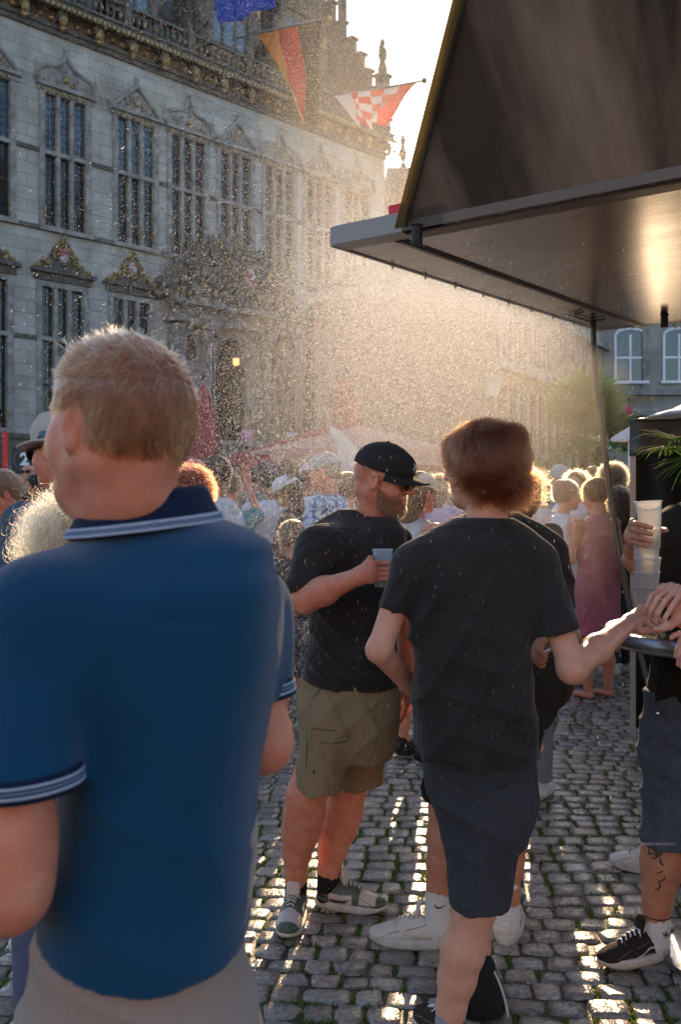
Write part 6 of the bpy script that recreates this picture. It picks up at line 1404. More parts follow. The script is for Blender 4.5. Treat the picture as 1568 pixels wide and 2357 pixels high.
# dark cap hanging beside the table hand, below the cigarette
def hung_cap():
    c = PX(1262, 1590, 3.42); e = empty('baseball_cap', c, 0, 'black baseball cap hanging brim down behind the hip of the shaggy haired man', 'cap'); 
    hcap = cap_hat(e, c+V(-.03, 0, .01), Matrix.Identity(3) @ Euler((R(-70), R(25), R(-50))).to_matrix(), 1.0, cloth('faded_black_cap', (.05, .04, .032), .4), brim_l=.085, g=.010, flatbrim=.01)
hung_cap()
# black rucksack on the ground behind the bare leg
def rucksack():
    p = V(wx(1112, 3.04), 3.10, 0); e = empty('rucksack', p, R(10), 'black rucksack with a white piped edge standing behind the bare calf', 'bag')
    s = SDF(); s.loft([(0, 0, 0, .07, .06), (.03, 0, 0, .078, .07), (.13, -.012, 0, .062, .06), (.19, -.025, 0, .04, .045), (.205, -.03, 0, .015, .02)], .02, p=2.6); s.disp(lambda P: .004*vnoise(P, 18, 61)); v, f = s.mesh(.006); mesh_np('bag_body', v, f, cloth('bag_cloth', (.02, .02, .021), .5), e, True)
    MB().tube([V(.070*math.cos(a)-.022*math.sin(a), -.060+.02*math.sin(a), .01+.18*math.sin(a)) for a in [k*math.pi/32 for k in range(15)]], .004, 6).build('white_piping', M_SOCKW, e)
    MB().tube([V(-.045, 0, .19), V(-.03, 0, .22), V(-.01, 0, .19)], .006, 6).build('carry_loop', M_BSHIRT3, e)
rucksack()

# ================================================================== 5. man at the bar table lifting a cup, cut by the right edge
def table_man():
    d = 3.50; r = root((wx(1560, d), 3.5, 0), 'man in black t shirt and denim shorts with a tattooed calf at the right edge')
    hc = PX(1705, 1040, 3.5); M = M3(170, 10, 0); nb = PX(1685, 1150, 3.5); hv = head_mesh(hc, M, nb, .06, 1, .006, lite=True)
    a = SDF(); sl = PX(1560, 1225, 3.55); el = PX(1560, 1395, 3.62); wl_ = PX(1452, 1288, 3.50); a.cap(sl, el, .056, .048, .03); a.cap(el, wl_, .048, .032, .03)
    cz = CUPTOP.location; cx_, cy_ = cz.x, cz.y
    def an(q, z, rr=.047): return V(cx_+math.cos(R(q))*rr, cy_+math.sin(R(q))*rr, z)
    zk = [zz(y, TD) for y in (1205, 1220, 1236, 1250)]
    kn = [an(150, z+.004, .062) for z in zk]; fg = [[an(192, z, .056), an(228, z-.006, .049), an(252, z-.012, .047)] for z in zk]
    fg[3] = [an(190, zk[3], .054), an(216, zk[3]-.004, .049), an(236, zk[3]-.008, .047)]
    hand_ops(a, wl_, an(135, zk[2], .075), kn, fg, [an(110, zk[2]-.01, .07), an(60, zk[1]-.006, .058), an(15, zk[1], .050), an(-15, zk[1], .048)], fr=.0092, pr=.0145)
    lg = SDF(); leg_px(lg, [(1850, 1545, 46, 3.47), (1930, 1533, 49, 3.46), (1985, 1526, 48, 3.46), (2040, 1518, 36, 3.46), (2080, 1513, 30, 3.46), (2150, 1512, 29, 3.46)]); leg_px(lg, [(1850, 1650, 56, 3.4), (2080, 1650, 40, 3.3), (2220, 1650, 30, 3.3)])
    ti = SDF(); ti.cap(nb+V(0, 0, -.05), PX(1640, 1620, 3.5), .09, .10, .05); ti.cap(PX(1600, 1230, 3.52), PX(1740, 1230, 3.48), .05, .05, .05); ti.cap(PX(1640, 1620, 3.5), PX(1555, 1820, 3.47), .09, .07, .05); ti.cap(PX(1640, 1620, 3.5), PX(1655, 1840, 3.42), .09, .07, .05)
    v, f = join_vf([hv, a.mesh(.004), lg.mesh(.006), ti.mesh(.012)]); bo = part('body', (v, f), SK_MID, r)
    s = LSDF(); rows = [(1150, 1650, 60, .06, 0), (1170, 1650, 110, .085, 0), (1215, 1652, 135, .11, 0), (1320, 1655, 134, .12, 0), (1440, 1655, 142, .13, 0), (1560, 1650, 156, .145, 0), (1620, 1648, 160, .15, 0)]
    s.loft(rows_px(rows, d), .03, p=2.3); s.ell(sl+V(.02, 0, .01), (.078, .072, .075), .07); s.capf(sl, PX(1566, 1350, 3.58), .074, .068, .03)
    s.ops.append(('cut', 0, lambda P: zz(1600, d)-.12*(P[:, 0]-wx(1490, d))-P[:, 2])); s.disp(lambda P: fold(P, .004, (.9, 0, -.5), 45, 71, 2.5)+.004*vnoise(P, 9, 72)); part('t_shirt', s.mesh(.006), M_BSHIRT3, r)
    M_JEAN = cloth('washed_denim', (.085, .105, .14), .3, bs=260, noise=.35, ns=30)
    s = LSDF(); s.loft(rows_px([(1585, 1645, 158, .14, 0), (1700, 1640, 162, .15, 0), (1760, 1635, 160, .145, 0)], d), .03, p=2.3); s.capf(PX(1558, 1700, 3.5), PX(1545, 1940, 3.46), .118, .104, .04, tilt=(.0, 0, -1)); s.capf(PX(1690, 1700, 3.45), PX(1690, 1940, 3.4), .11, .10, .04)
    s.disp(lambda P: fold(P, .004, (.6, 0, .8), 40, 73, 2.5)+.002*vnoise(P, 25, 74)); so = part('denim_shorts', s.mesh(.006), M_JEAN, r)
    rg = np.random.default_rng(3); hp = []; b = Vector(r.location)
    for k in range(260):
        x = rg.uniform(1478, 1568); q = PX(x, 1938, 3.46-.098*math.sqrt(max(0, 1-((x-1548)/72)**2))); hp.append([q-b, q-b+V(rg.normal(0, .003), -.002, -rg.uniform(.004, .012))])
    hair('frayed_hem', np.array(hp), np.array([.0006, .0003]), hairmat('denim_thread', (.5, .55, .6)), so)
    q = PX(1514, 1641, 3.36)-b; MB().ball(q, .006, .004, .006, 10, 6).build('rivet', mat('rivet_steel', (.7, .7, .7), .25, metal=1), so)
    # tattoo: dark inked strokes lying on the calf
    t = MB(); rt = random.Random(8)
    def calf(x, y): return PX(x, y, 3.46-(48*3.46/FOC)*math.sqrt(max(.02, 1-((x-(1528-(y-1940)*.08))/50)**2))-.0015)-b
    for k in range(15):
        x, y = rt.uniform(1502, 1560), rt.uniform(1950, 2030); a_ = rt.uniform(0, 6.28); pts = []
        for j in range(7): pts.append(calf(min(max(x, 1494), 1564), y)); x += 5*math.cos(a_); y += 6*math.sin(a_)*.9; a_ += rt.uniform(.2, .9)
        t.tube(pts, [.0012, .0022, .003, .003, .0025, .002, .001], 5)
    t.build('tattoo', mat('tattoo_ink', (.045, .035, .035), .6), r)
    sk = sock(r, PX(1512, 2165, 3.46), PX(1513, 2068, 3.46), .046, .0455, M_SOCKW)
    for k in range(3): c = PX(1513, 2083+k*10, 3.46)-b; rr = .0468; t = MB(); t.tube([c+V(rr*math.cos(a_), rr*math.sin(a_), 0) for a_ in [q*math.tau/32 for q in range(33)]], .0028, 6, False); t.build('sock_stripe', M_SOCKB, sk)
    c = PX(1524, 2136, 3.46)-b; t = MB()
    for (dx, h_, w_) in ((-.010, .010, .003), (0, .016, .0035), (.010, .010, .003)): t.add([c+V(dx*.4-w_, -.049, -.004), c+V(dx*.4+w_, -.049, -.004), c+V(dx+w_*.5, -.0495, h_*.5), c+V(dx, -.0495, h_), c+V(dx-w_*.9, -.0495, h_*.5)], [(0, 1, 2, 3, 4)])
    t.add([c+V(-.011, -.0492, -.006), c+V(.011, -.0492, -.006), c+V(.011, -.0492, -.008), c+V(-.011, -.0492, -.008)], [(0, 1, 2, 3)]); t.build('sock_emblem', MATS['black_print'], sk)
    shoe_at(r, (wx(1513, 3.46), 3.47), 110, .285, m_up=M_SUEDE, m_sole=M_SOLEW, m_lace=M_WHITEP, mark=WAVE, m_mark=M_SOCKW, sole_h=.034); shoe(r, (wx(1655, 3.3), 3.3, 0), 160, .295, m_up=M_SUEDE, m_sole=M_SOLEW)
table_man()
# ================================================================== 6. neighbour just outside the frame whose two hands rest on the table
def hands_person():
    X0 = 1.62; Y0 = 2.72; r = root((X0, Y0, 0), 'neighbour outside the frame whose two hands reach in over the table edge')
    hc = V(X0, Y0, 1.64); M = M3(60, 15, 0); nb = V(X0, Y0, 1.47); hv = head_mesh(hc, M, nb, .058, 1, .007, lite=True)
    a = SDF(); s1 = V(X0-.05, Y0+.19, 1.40); e1 = V(X0-.18, Y0+.16, 1.13); w1 = PX(1578, 1425, 2.98); a.cap(s1, e1, .05, .04, .03); a.cap(e1, w1, .04, .031, .03)
    kn = [PX(1528, 1352, 3.02), PX(1546, 1350, 3.00), PX(1560, 1354, 2.97), PX(1570, 1362, 2.94)]
    fg = [[PX(1500, 1372, 3.00), PX(1490, 1396, 2.995), PX(1487, 1412, 3.0)], [PX(1514, 1376, 2.97), PX(1500, 1402, 2.96), PX(1496, 1420, 2.97)], [PX(1530, 1384, 2.95), PX(1514, 1412, 2.94), PX(1512, 1432, 2.95)], [PX(1548, 1394, 2.93), PX(1532, 1420, 2.92), PX(1530, 1438, 2.93)]]
    hand_ops(a, w1, PX(1556, 1396, 2.975), kn, fg, [PX(1560, 1425, 2.96), PX(1542, 1440, 2.93), PX(1524, 1446, 2.92), PX(1510, 1448, 2.93)], fr=.0095, pr=.016)
    s2 = V(X0+.05, Y0-.19, 1.40); e2 = V(X0-.02, Y0-.16, 1.12); w2 = PX(1640, 1470, 2.95); a.cap(s2, e2, .05, .04, .03); a.cap(e2, w2, .04, .03, .03)
    kn = [PX(1590, 1462, 2.97), PX(1592, 1472, 2.94), PX(1594, 1482, 2.92), PX(1598, 1492, 2.90)]
    fg = [[PX(1566, 1458, 2.96), PX(1552, 1462, 2.955), PX(1545, 1468, 2.95)], [PX(1570, 1472, 2.92), PX(1560, 1492, 2.91), PX(1556, 1510, 2.915)], [PX(1574, 1482, 2.90), PX(1565, 1508, 2.89), PX(1562, 1530, 2.895)], [PX(1580, 1492, 2.88), PX(1572, 1516, 2.87), PX(1570, 1536, 2.875)]]
    hand_ops(a, w2, PX(1612, 1474, 2.95), kn, fg, [PX(1620, 1490, 2.97), PX(1600, 1500, 2.99), PX(1585, 1505, 3.0), PX(1575, 1508, 3.0)], fr=.0095, pr=.016)
    lg = SDF(); 
    for q in (-1, 1): lg.cap(V(X0, Y0+q*.10, .85), V(X0, Y0+q*.11, .48), .08, .055, .03); lg.cap(V(X0, Y0+q*.11, .48), V(X0, Y0+q*.11, .09), .055, .035, .03)
    part('body', join_vf([hv, a.mesh(.0045), lg.mesh(.009)]), SK_FAIR, r)
    s = LSDF(); s.loft([(.86, X0, Y0, .13, .18), (1.1, X0, Y0, .12, .165), (1.35, X0, Y0, .115, .19), (1.46, X0, Y0, .07, .12), (1.50, X0, Y0, .05, .06)], .03); s.capf(s1, s1.lerp(e1, .8), .07, .062, .04); s.capf(s2, s2.lerp(e2, .8), .07, .062, .04); part('t_shirt', s.mesh(.01), M_NAVY, r)
    s = LSDF(); s.loft([(.75, X0, Y0, .13, .18), (.95, X0, Y0, .125, .175)], .03)
    for q in (-1, 1): s.capf(V(X0, Y0+q*.09, .8), V(X0, Y0+q*.11, .52), .10, .085, .04)
    part('shorts', s.mesh(.01), M_OLIVE, r); part('hair', hair_cap(hc, M, 1, .008, [((0, .05, .02), (0, .9, -.5)), ((0, 0, -.05), (0, 0, -1))], .007), MATS['chestnut_base'], r)
    for q in (-1, 1): shoe(r, (X0, Y0+q*.11, 0), 70, .28, m_up=M_SUEDE, m_sole=M_SOLEW)
hands_person()

# ================================================================== the crowd: posed figures, each its own
def figure(x, ytop, d, yaw, label, top=('tee', (.5, .5, .5)), bottom=('shorts', (.1, .1, .12)), hairc=(.05, .03, .02), style='short', skin_m=None, hat=None, hatc=(.7, .7, .7), arms=('down', 'down'), pitch=4, build=1.0, H=None, zb=0.0, shoes=True, rim=900, wx_=None, seed=None, res=1.0, sung=False, female=False, fly=False):
    skin_m = skin_m or SK_FAIR; seed = seed if seed is not None else int(x*7+d*13) % 9973
    Hh = H or (zz(ytop, d)-zb-(.015 if hat else (.02 if style in ('long', 'curly', 'bun') else .008))); k = Hh/1.78
    r = root((0, 0, 0), label, 'people in the crowd'); hc = V(0, .03, 1.66)*k; M = M3(0, pitch, 0); nb = V(0, -.01, 1.49)*k; hs = .5+.5*k
    hv = head_mesh(hc, M, nb, .054*(.9 if female else 1), hs, .0065*res, lite=True, wide=1.0 if build < 1.1 else 1.05)
    A = {'down': (V(.235, -.02, 1.15), V(.25, .06, .90), V(0, .25, -1)), 'hold': (V(.24, .02, 1.13), V(.12, .27, 1.20), V(-.5, .6, .3)), 'fold': (V(.23, .06, 1.13), V(-.02, .22, 1.16), V(-1, .1, 0)),
         'raise': (V(.27, .12, 1.42), V(.20, .22, 1.66), V(-.1, .1, 1)), 'drink': (V(.25, .16, 1.25), V(.10, .25, 1.47), V(-.3, .2, .9)), 'hip': (V(.34, -.06, 1.18), V(.19, .04, 1.02), V(-.7, .2, -.5))}
    a = SDF(); b = build; SH = .185*b**.5*(.9 if female else 1)
    sh_j = []
    for i, q in enumerate((-1, 1)):
        el, wr, hd = A[arms[i]]; S_ = V(q*SH, -.005, 1.425)*k; E_ = V(q*el.x, el.y, el.z)*k; W_ = V(q*wr.x, wr.y, wr.z)*k; sh_j.append((S_, E_))
        a.cap(S_, E_, .047*b**.5*(.85 if female else 1), .037*(.85 if female else 1), .03); a.cap(E_, W_, .037*(.9 if female else 1), .025, .03); hand_full(a, W_, V(q*hd.x, hd.y, hd.z), V(q*.9, .1, .2) if arms[i] == 'down' else V(0, .2, 1), curl=.9 if arms[i] in ('hold', 'drink') else .5, side=-q, size=.18)
    lg = SDF()
    for q in (-1, 1): lg.cap(V(q*.09, 0, .88)*k, V(q*.10, .01, .50)*k, .083*b, .055, .03); lg.cap(V(q*.10, .01, .50)*k, V(q*.10, -.02, .30)*k, .055, .053, .03); lg.cap(V(q*.10, -.02, .30)*k, V(q*.10, -.02, .08)*k, .050, .034, .03)
    torso = [(.90, 0, 0, .165*b, .118*b), (1.05, 0, 0, .150*b, .112*b), (1.20, 0, 0, .158*b, .115*b), (1.34, 0, 0, .180*b**.5, .118*b), (1.42, 0, -.005, .165, .10), (1.47, 0, -.008, .11, .075), (1.50, 0, -.008, .058, .055)]
    if female: torso = [(z, cx, cy, rx*(.88 if z > 1.0 else 1.0), ry*.9) for z, cx, cy, rx, ry in torso]
    trk = [(z*k, cx, cy, rx*k, ry*k) for z, cx, cy, rx, ry in torso]
    pcs = [hv, a.mesh(.009*res), lg.mesh(.011*res)]
    if top[0] in ('tank', 'dress'):
        ts = SDF(); ts.loft([(z, cx, cy, rx*.96, ry*.96) for z, cx, cy, rx, ry in trk], .03)
        for S_, E_ in sh_j: ts.ell(S_, (.052, .05, .05), .05)
        pcs.append(ts.mesh(.010*res))
    part('body', join_vf(pcs), skin_m, r)
    key = 'cloth_%02d_%02d_%02d' % tuple(int(c*99) for c in top[1]); m_t = top[2] if len(top) > 2 else cloth(key, top[1], .3)
    s = LSDF()
    g = 1.06; zl = .86 if top[0] != 'dress' else .52
    rows = [(z, cx, cy, rx*g+.004, ry*g+.006) for z, cx, cy, rx, ry in trk]
    if top[0] == 'dress': rows = [(.46*k, 0, 0, .235*k, .18*k), (.7*k, 0, 0, .205*k, .155*k)]+rows
    s.loft(rows, .03)
    if top[0] == 'tee':
        for S_, E_ in sh_j: s.ell(S_, (.063*b**.5, .06, .06), .05); s.capf(S_, S_.lerp(E_, .72), .060*b**.5, .060, .03)
    s.ell(nb+V(0, .02, .055), (.072, .085, .07), .01, op='sub'); s.cut((0, 0, zl*k), (0, 0, -1))
    if top[0] in ('tank', 'dress'):
        for q in (-1, 1): s.ell(V(q*.215*k, 0, 1.36*k), (.085*k, .16, .13*k), .02, op='sub')
    s.disp(lambda P: .003*vnoise(P, 9, seed)+.0035*np.sin(P[:, 2]*30+P[:, 0]*22+2.5*vnoise(P, 3, seed+1))*(.5+.5*vnoise(P, 3, seed+2))); part({'tee': 't_shirt', 'tank': 'tank_top', 'dress': 'dress'}[top[0]], s.mesh(.0105*res), m_t, r)
    if top[0] != 'dress':
        m_b = cloth('cloth_%02d_%02d_%02d' % tuple(int(c*99) for c in bottom[1]), bottom[1], .3); s = LSDF(); s.loft([(.78*k, 0, 0, .172*b*k, .128*b*k), (.98*k, 0, 0, .158*b*k, .120*b*k)], .03)
        zl2 = .50 if bottom[0] == 'shorts' else .10
        for q in (-1, 1): s.capf(V(q*.085, 0, .84)*k, V(q*.105, .0, zl2)*k, .105*b*k, (.088 if zl2 > .3 else .062)*k, .04)
        part('shorts' if zl2 > .3 else 'trousers', s.mesh(.013*res), m_b, r)
    if shoes:
        t = MB(); us = SDF()
        for q in (-1, 1): us.ell(V(q*.10*k, .04, .045), (.045, .135, .045), .02); us.cap(V(q*.10*k, -.03, .05), V(q*.10*k, -.03, .10), .042, .038, .02)
        us.cut((0, 0, .005), (0, 0, -1)); part('shoes', us.mesh(.009), M_SOLEW if seed % 2 else M_SUEDE, r)
    else:
        us = SDF()
        for q in (-1, 1): us.cap(V(q*.10*k, -.045, .035), V(q*.10*k, .13, .022), .030, .020, .03, ); us.ell(V(q*.10*k, .12, .022), (.042, .05, .02), .02)
        part('bare_feet', us.mesh(.007), skin_m, r)
    hk = 'hair_%02d_%02d_%02d' % tuple(int(c*99) for c in hairc); hb = mat('base_'+hk, tuple(c*.6 for c in hairc), .6, bump=1, bscale=80, stretch=(1, 1, .3)); hm = hairmat(hk, hairc)
    ho = None
    if style != 'bald':
        cuts = [((0, .062, .02), (0, .9, -.45)), ((0, 0, -.060), (0, .3, -1))]; ex = None; g_ = .007
        if style == 'long': ex = lambda s_: (s_.ell((0, -.055, -.05), (.082, .062, .12), .04), s_.ell((0, -.08, -.14), (.075, .045, .10), .04)); cuts = [((0, .045, .0), (0, 1, -.2)), ((0, 0, -.26), (0, 0, -1))]; g_ = .012
        if style == 'curly': ex = lambda s_: (s_.ell((0, -.03, .02), (.115, .115, .115), .04), s_.ell((0, -.07, -.06), (.10, .07, .09), .04)); cuts = [((0, .04, .0), (0, 1, -.2)), ((0, 0, -.13), (0, 0, -1))]; g_ = .012
        if style == 'bun': ex = lambda s_: (s_.ell((0, -.085, .075), (.05, .05, .045), .03), s_.ell((0, -.03, .03), (.085, .10, .09), .04)); g_ = .010
        if style == 'tail': ex = lambda s_: (s_.cap((0, -.10, .03), (0, -.14, -.12), .03, .018, .03)); cuts[1] = ((0, 0, -.15), (0, 0, -1))
        ho = part('hair', hair_cap(hc, M, hs, g_, cuts, .008*res, extra=ex, nz=.004 if style in ('curly', 'long', 'bun') else .002), hb, r)
        gg = {'short': .006, 'long': .020, 'curly': .040, 'bun': .018, 'tail': .010}[style]; L_ = {'short': .016, 'long': .16 if fly else .075, 'curly': .045, 'bun': .03, 'tail': .025}[style]
        if rim and not hat:
            pts = scalp_strands(hc, M, hs, rim, lambda P: (P[:, 1] < .06) & (P[:, 2] > -.05), lambda P: np.stack([P[:, 0]*4, P[:, 1]*3-.1, -.4*np.ones(len(P))], 1), lambda P: np.full(len(P), L_), seed, .4, g=gg, K=10 if fly else 5, lift=.3, curl=1.3 if fly else {'short': 0, 'long': .55, 'curly': .5}.get(style, .3)); put_hair('loose_strands', pts, .0004 if fly else .0007, hm, ho)
    else:
        if rim: pass
    if hat == 'cap': cap_hat(r, hc, M, hs, cloth('cap_%02d_%02d_%02d' % tuple(int(c*99) for c in hatc), hatc, .3), g=.011, res=.007, zc=.028, tilt=6)
    if hat == 'fedora':
        mh = cloth('straw_%02d' % int(hatc[0]*99), hatc, .6, bs=180); t = SDF(); t.loft([(.02, 0, -.01, .092, .112), (.09, 0, -.01, .085, .105), (.125, 0, -.01, .06, .08)], .01); vv, ff = t.mesh(.006); ho2 = part('straw_hat', (to_world(vv, hc, M, hs), ff), mh, r)
        t = MB(); n = 48; prof = [(.95, .026), (1.55, .018), (1.60, .024), (1.55, .026), (.95, .034)]
        for f_, z in prof:
            for i in range(n): an_ = math.tau*i/n; t.v.append((math.cos(an_)*.090*f_, -.01+math.sin(an_)*.108*f_*(.97 if f_ > 1 else 1), z-.012*abs(math.sin(an_))*(f_-1)))
        for i in range(len(prof)-1):
            for q in range(n): t.f.append((i*n+q, i*n+(q+1) % n, (i+1)*n+(q+1) % n, (i+1)*n+q)); t.m.append(0)
        t.v = [tuple(x_) for x_ in to_world(t.v, hc, M, hs)]; t.build('hat_brim', mh, ho2, True)
        t = MB(); t.lathe([(.0935, .034), (.0925, .058)], 40, (0, -.01, 0), 1, 1.2); t.v = [tuple(x_) for x_ in to_world(t.v, hc, M, hs)]; t.build('hat_band', cloth('hat_band_blue', (.10, .18, .30), .4), ho2, True)
    if sung: glasses(r, hc, M, hs, M_LENS, M_BLACKMETAL, up=0 if sung != 2 else .055, dy=.004 if sung != 2 else -.012, fw=.003)
    r.location = (wx_ if wx_ is not None else wx(x, d), d, zb); r.rotation_euler = (0, 0, R(yaw)); return r
GNG = (.22, .075, .025); BLD = (.28, .155, .065); BRN = (.10, .05, .025); BLK = (.02, .013, .01); GRY = (.35, .33, .31)
M_HEATH = cloth('heather_blue', (.085, .125, .175), .35, bs=260, noise=.35, ns=120)
figure(158, 940, 3.5, 62, 'man in straw hat, sunglasses and heather blue t shirt left of the near bald head', ('tee', (.1, .15, .2), M_HEATH), ('trousers', (.02, .02, .03)), GRY, 'short', SK_RED, 'fedora', (.55, .50, .44), ('hold', 'fold'), 6, 1.22, sung=True, res=.8)
figure(14, 1082, 5.4, 128, 'red faced woman with tied back ginger hair looking down at the left edge', ('tee', (.30, .12, .12)), ('trousers', (.05, .05, .07)), (.30, .16, .08), 'tail', SK_RED, None, arms=('down', 'hold'), pitch=22, female=True, res=.8)
figure(67, 1067, 12.2, 178, 'bald man in black with sunglasses pushed up, by the black plaque', ('tee', (.02, .02, .022)), ('trousers', (.03, .03, .04)), BRN, 'bald', SK_MID, None, pitch=6, sung=2, rim=0)
figure(88, 1089, 11.8, 105, 'dark haired woman in profile beside the bald man by the wall', ('tee', (.03, .03, .03)), ('trousers', (.03, .03, .05)), BLK, 'bun', SK_MID, female=True, rim=200)
eb = figure(172, 1150, 2.55, 40, 'woman with wind blown blond curls between the polo collar and the heather shirt', ('tee', (.5, .42, .36)), ('trousers', (.1, .12, .2)), (.50, .34, .18), 'long', SK_FAIR, female=True, pitch=12, rim=2400, res=.8, fly=True)
figure(441, 1075, 5.6, 40, 'woman with dark red curly hair just right of the near bald head', ('tee', (.05, .05, .06)), ('trousers', (.05, .05, .08)), (.22, .03, .012), 'curly', SK_FAIR, female=True, rim=2200)
figure(503, 1045, 6.9, 68, 'tanned man with short black hair and a white edged tank top', ('tank', (.50, .56, .62)), ('shorts', (.1, .1, .13)), BLK, 'short', SK_DARK, build=1.15)
figure(452, 1052, 8.2, 95, 'bald man with sunglasses seen behind the dark red curls', ('tee', (.25, .27, .3)), ('shorts', (.1, .1, .13)), BLD, 'bald', SK_RED, sung=True, rim=0)
figure(528, 1079, 7.6, 20, 'fair haired person raising one hand with a small bottle above the crowd', ('tee', (.10, .30, .33)), ('shorts', (.2, .2, .2)), BLD, 'short', SK_RED, arms=('down', 'raise'))
figure(621, 1073, 8.8, 25, 'dark haired man in a white t shirt left of the white cap', ('tee', (.72, .72, .76)), ('shorts', (.05, .05, .07)), BLK, 'short', SK_DARK, arms=('drink', 'down'))
figure(668, 1091, 8.3, 88, 'long haired person in a white cap with the peak to the left', ('tank', (.05, .045, .04)), ('shorts', (.06, .06, .07)), BRN, 'long', SK_DARK, 'cap', (.68, .66, .66), ('fold', 'hold'), pitch=10, female=True)
figure(710, 1061, 8.9, -20, 'man in a pink cap and a white tank top', ('tank', (.75, .75, .80)), ('shorts', (.4, .38, .36)), BRN, 'short', SK_DARK, 'cap', (.70, .45, .48), ('down', 'hold'))
M_HAW = mat('blue_floral_print', (.06, .16, .42), .8, col2=(.35, .55, .70), nscale=26, ramp=(.48, .53), det=1)
figure(757, 1037, 7.1, 72, 'tall man in a light cap and a blue floral shirt left of the bearded drinker', ('tee', (.1, .2, .5), M_HAW), ('shorts', (.2, .2, .22)), GRY, 'short', SK_RED, 'cap', (.42, .44, .46), ('hold', 'down'), build=1.2)
figure(658, 1055, 9.8, 10, 'brown haired head rising behind the white and pink caps', ('tee', (.2, .25, .2)), hairc=BRN, style='short', skin_m=SK_MID)
figure(690, 1057, 10.4, -15, 'blond short haired head just behind the pink cap', ('tee', (.4, .38, .3)), hairc=BLD, style='short', skin_m=SK_FAIR)
figure(615, 1058, 10.6, 160, 'person in a navy cap facing the viewer at the back of the crowd', ('tee', (.12, .14, .2)), hairc=BRN, hat='cap', hatc=(.04, .05, .09), skin_m=SK_MID)
figure(801, 1085, 7.6, 30, 'sandy haired woman tucked behind the floral shirt', ('tee', (.5, .5, .52)), hairc=BLD, style='bun', skin_m=SK_FAIR, female=True, rim=900)
figure(958, 1082, 6.05, -55, 'grey haired person in a white cap and a pale tank top behind the bearded drinker', ('tank', (.55, .55, .58)), ('shorts', (.3, .28, .28)), BLD, 'long', SK_RED, 'cap', (.72, .70, .66), ('down', 'hold'), build=1.1)
figure(674, 1198, 6.6, 15, 'child with light brown hair low between the adults', ('tee', (.05, .05, .05)), hairc=(.30, .17, .09), style='bun', skin_m=SK_MID, arms=('fold', 'fold'), rim=1200, female=True)
figure(1203, 1070, 5.3, -35, 'woman with long blond hair glowing behind the shaggy haired man', ('tee', (.22, .17, .13)), ('trousers', (.2, .2, .24)), (.22, .115, .045), 'long', SK_FAIR, female=True, rim=500)
figure(1374, 1100, 7.85, 22, 'barefoot woman in a drenched pink dress with ginger curls pinned up', ('dress', (.50, .15, .20)), hairc=GNG, style='bun', skin_m=SK_RED, female=True, shoes=False, arms=('hold', 'down'), pitch=14, rim=1600, build=1.12)
figure(1412, 1067, 9.2, 15, 'person with a big halo of light brown curls behind the pink dress', ('tee', (.15, .13, .12)), hairc=(.20, .10, .045), style='curly', skin_m=SK_FAIR, rim=2000, female=True)
figure(1290, 1066, 10.0, 165, 'man in a grey cap and grey shirt at the back under the shrubs', ('tee', (.25, .27, .3)), hairc=GRY, hat='cap', hatc=(.3, .33, .36), skin_m=SK_MID)
figure(1329, 1081, 9.4, 150, 'blond woman in a white shirt facing the viewer in the spray', ('tee', (.7, .7, .72)), hairc=BLD, style='long', skin_m=SK_FAIR, female=True, arms=('hold', 'down'))
figure(1300, 1102, 8.4, -70, 'fair person in a white top holding an orange drink', ('tank', (.7, .7, .74)), hairc=(.5, .3, .15), style='bun', skin_m=SK_FAIR, female=True, arms=('hold', 'hold'))
figure(1370, 1071, 11.2, 100, 'sunburnt man with sandy hair seen over the ginger curls', ('tee', (.3, .2, .2)), hairc=BLD, style='short', skin_m=SK_RED)
figure(1443, 1077, 10.0, 140, 'pale haired man touching the gazebo pole', ('tee', (.4, .22, .2)), hairc=BLD, style='short', skin_m=SK_RED)
figure(1428, 1118, 8.8, 30, 'dark haired person in a black jacket right of the pink dress', ('tee', (.03, .03, .032)), ('trousers', (.04, .04, .05)), BRN, 'long', SK_MID, female=True, rim=600)
for (x, yt, top_, lab) in ((534, 978, (.55, .25, .38), 'person in a pink top on the hall steps behind the balustrade'), (606, 982, (.68, .70, .78), 'person in a white shirt on the hall steps behind the balustrade')):
    p = hall.matrix_basis @ V(6.6 if x < 560 else 9.0, -1.9, 2.6); figure(x, yt, p.y, 170, lab, ('tee', top_), hairc=BRN, H=1.66, zb=2.6, wx_=p.x, rim=0, res=1.6)
FILL = [(548, 1066, 10.8, 60, 'short', 'man in a beige t shirt far back left of the raised hand', (.35, .28, .2), BRN), (583, 1072, 11.6, -30, 'short', 'man in a pale blue t shirt far back left of the navy cap', (.4, .5, .62), BLK),
 (640, 1080, 12.5, 120, 'long', 'long haired woman in yellow far behind the white cap', (.6, .45, .12), BRN), (735, 1068, 11.2, 20, 'short', 'man in a maroon t shirt behind the pink and light caps', (.30, .06, .07), BRN), (782, 1072, 12.2, -60, 'bun', 'woman in white with a bun far behind the floral shirt', (.7, .7, .72), BLD),
 (826, 1092, 10.2, 35, 'short', 'man in a teal t shirt half hidden by the black cap', (.06, .28, .30), BLK), (1012, 1088, 9.8, -20, 'long', 'woman in a lilac top seen between the two men in black', (.45, .38, .6), BRN), (1266, 1082, 11.6, 40, 'short', 'man in a pale green t shirt far back beside the grey cap', (.4, .5, .38), BRN),
 (1348, 1090, 12.4, -30, 'curly', 'curly haired woman in coral far back above the ginger curls', (.6, .25, .18), BRN), (1396, 1092, 12.8, 70, 'short', 'man in a sand coloured t shirt far back behind the halo of curls', (.5, .42, .3), BLK), (1246, 1098, 9.0, 20, 'tail', 'girl with a dark ponytail and a white top right of the glowing blond hair', (.7, .7, .7), BRN),
 (28, 1098, 8.6, -40, 'short', 'man in navy behind the ginger haired woman at the left edge', (.05, .08, .18), BRN)]
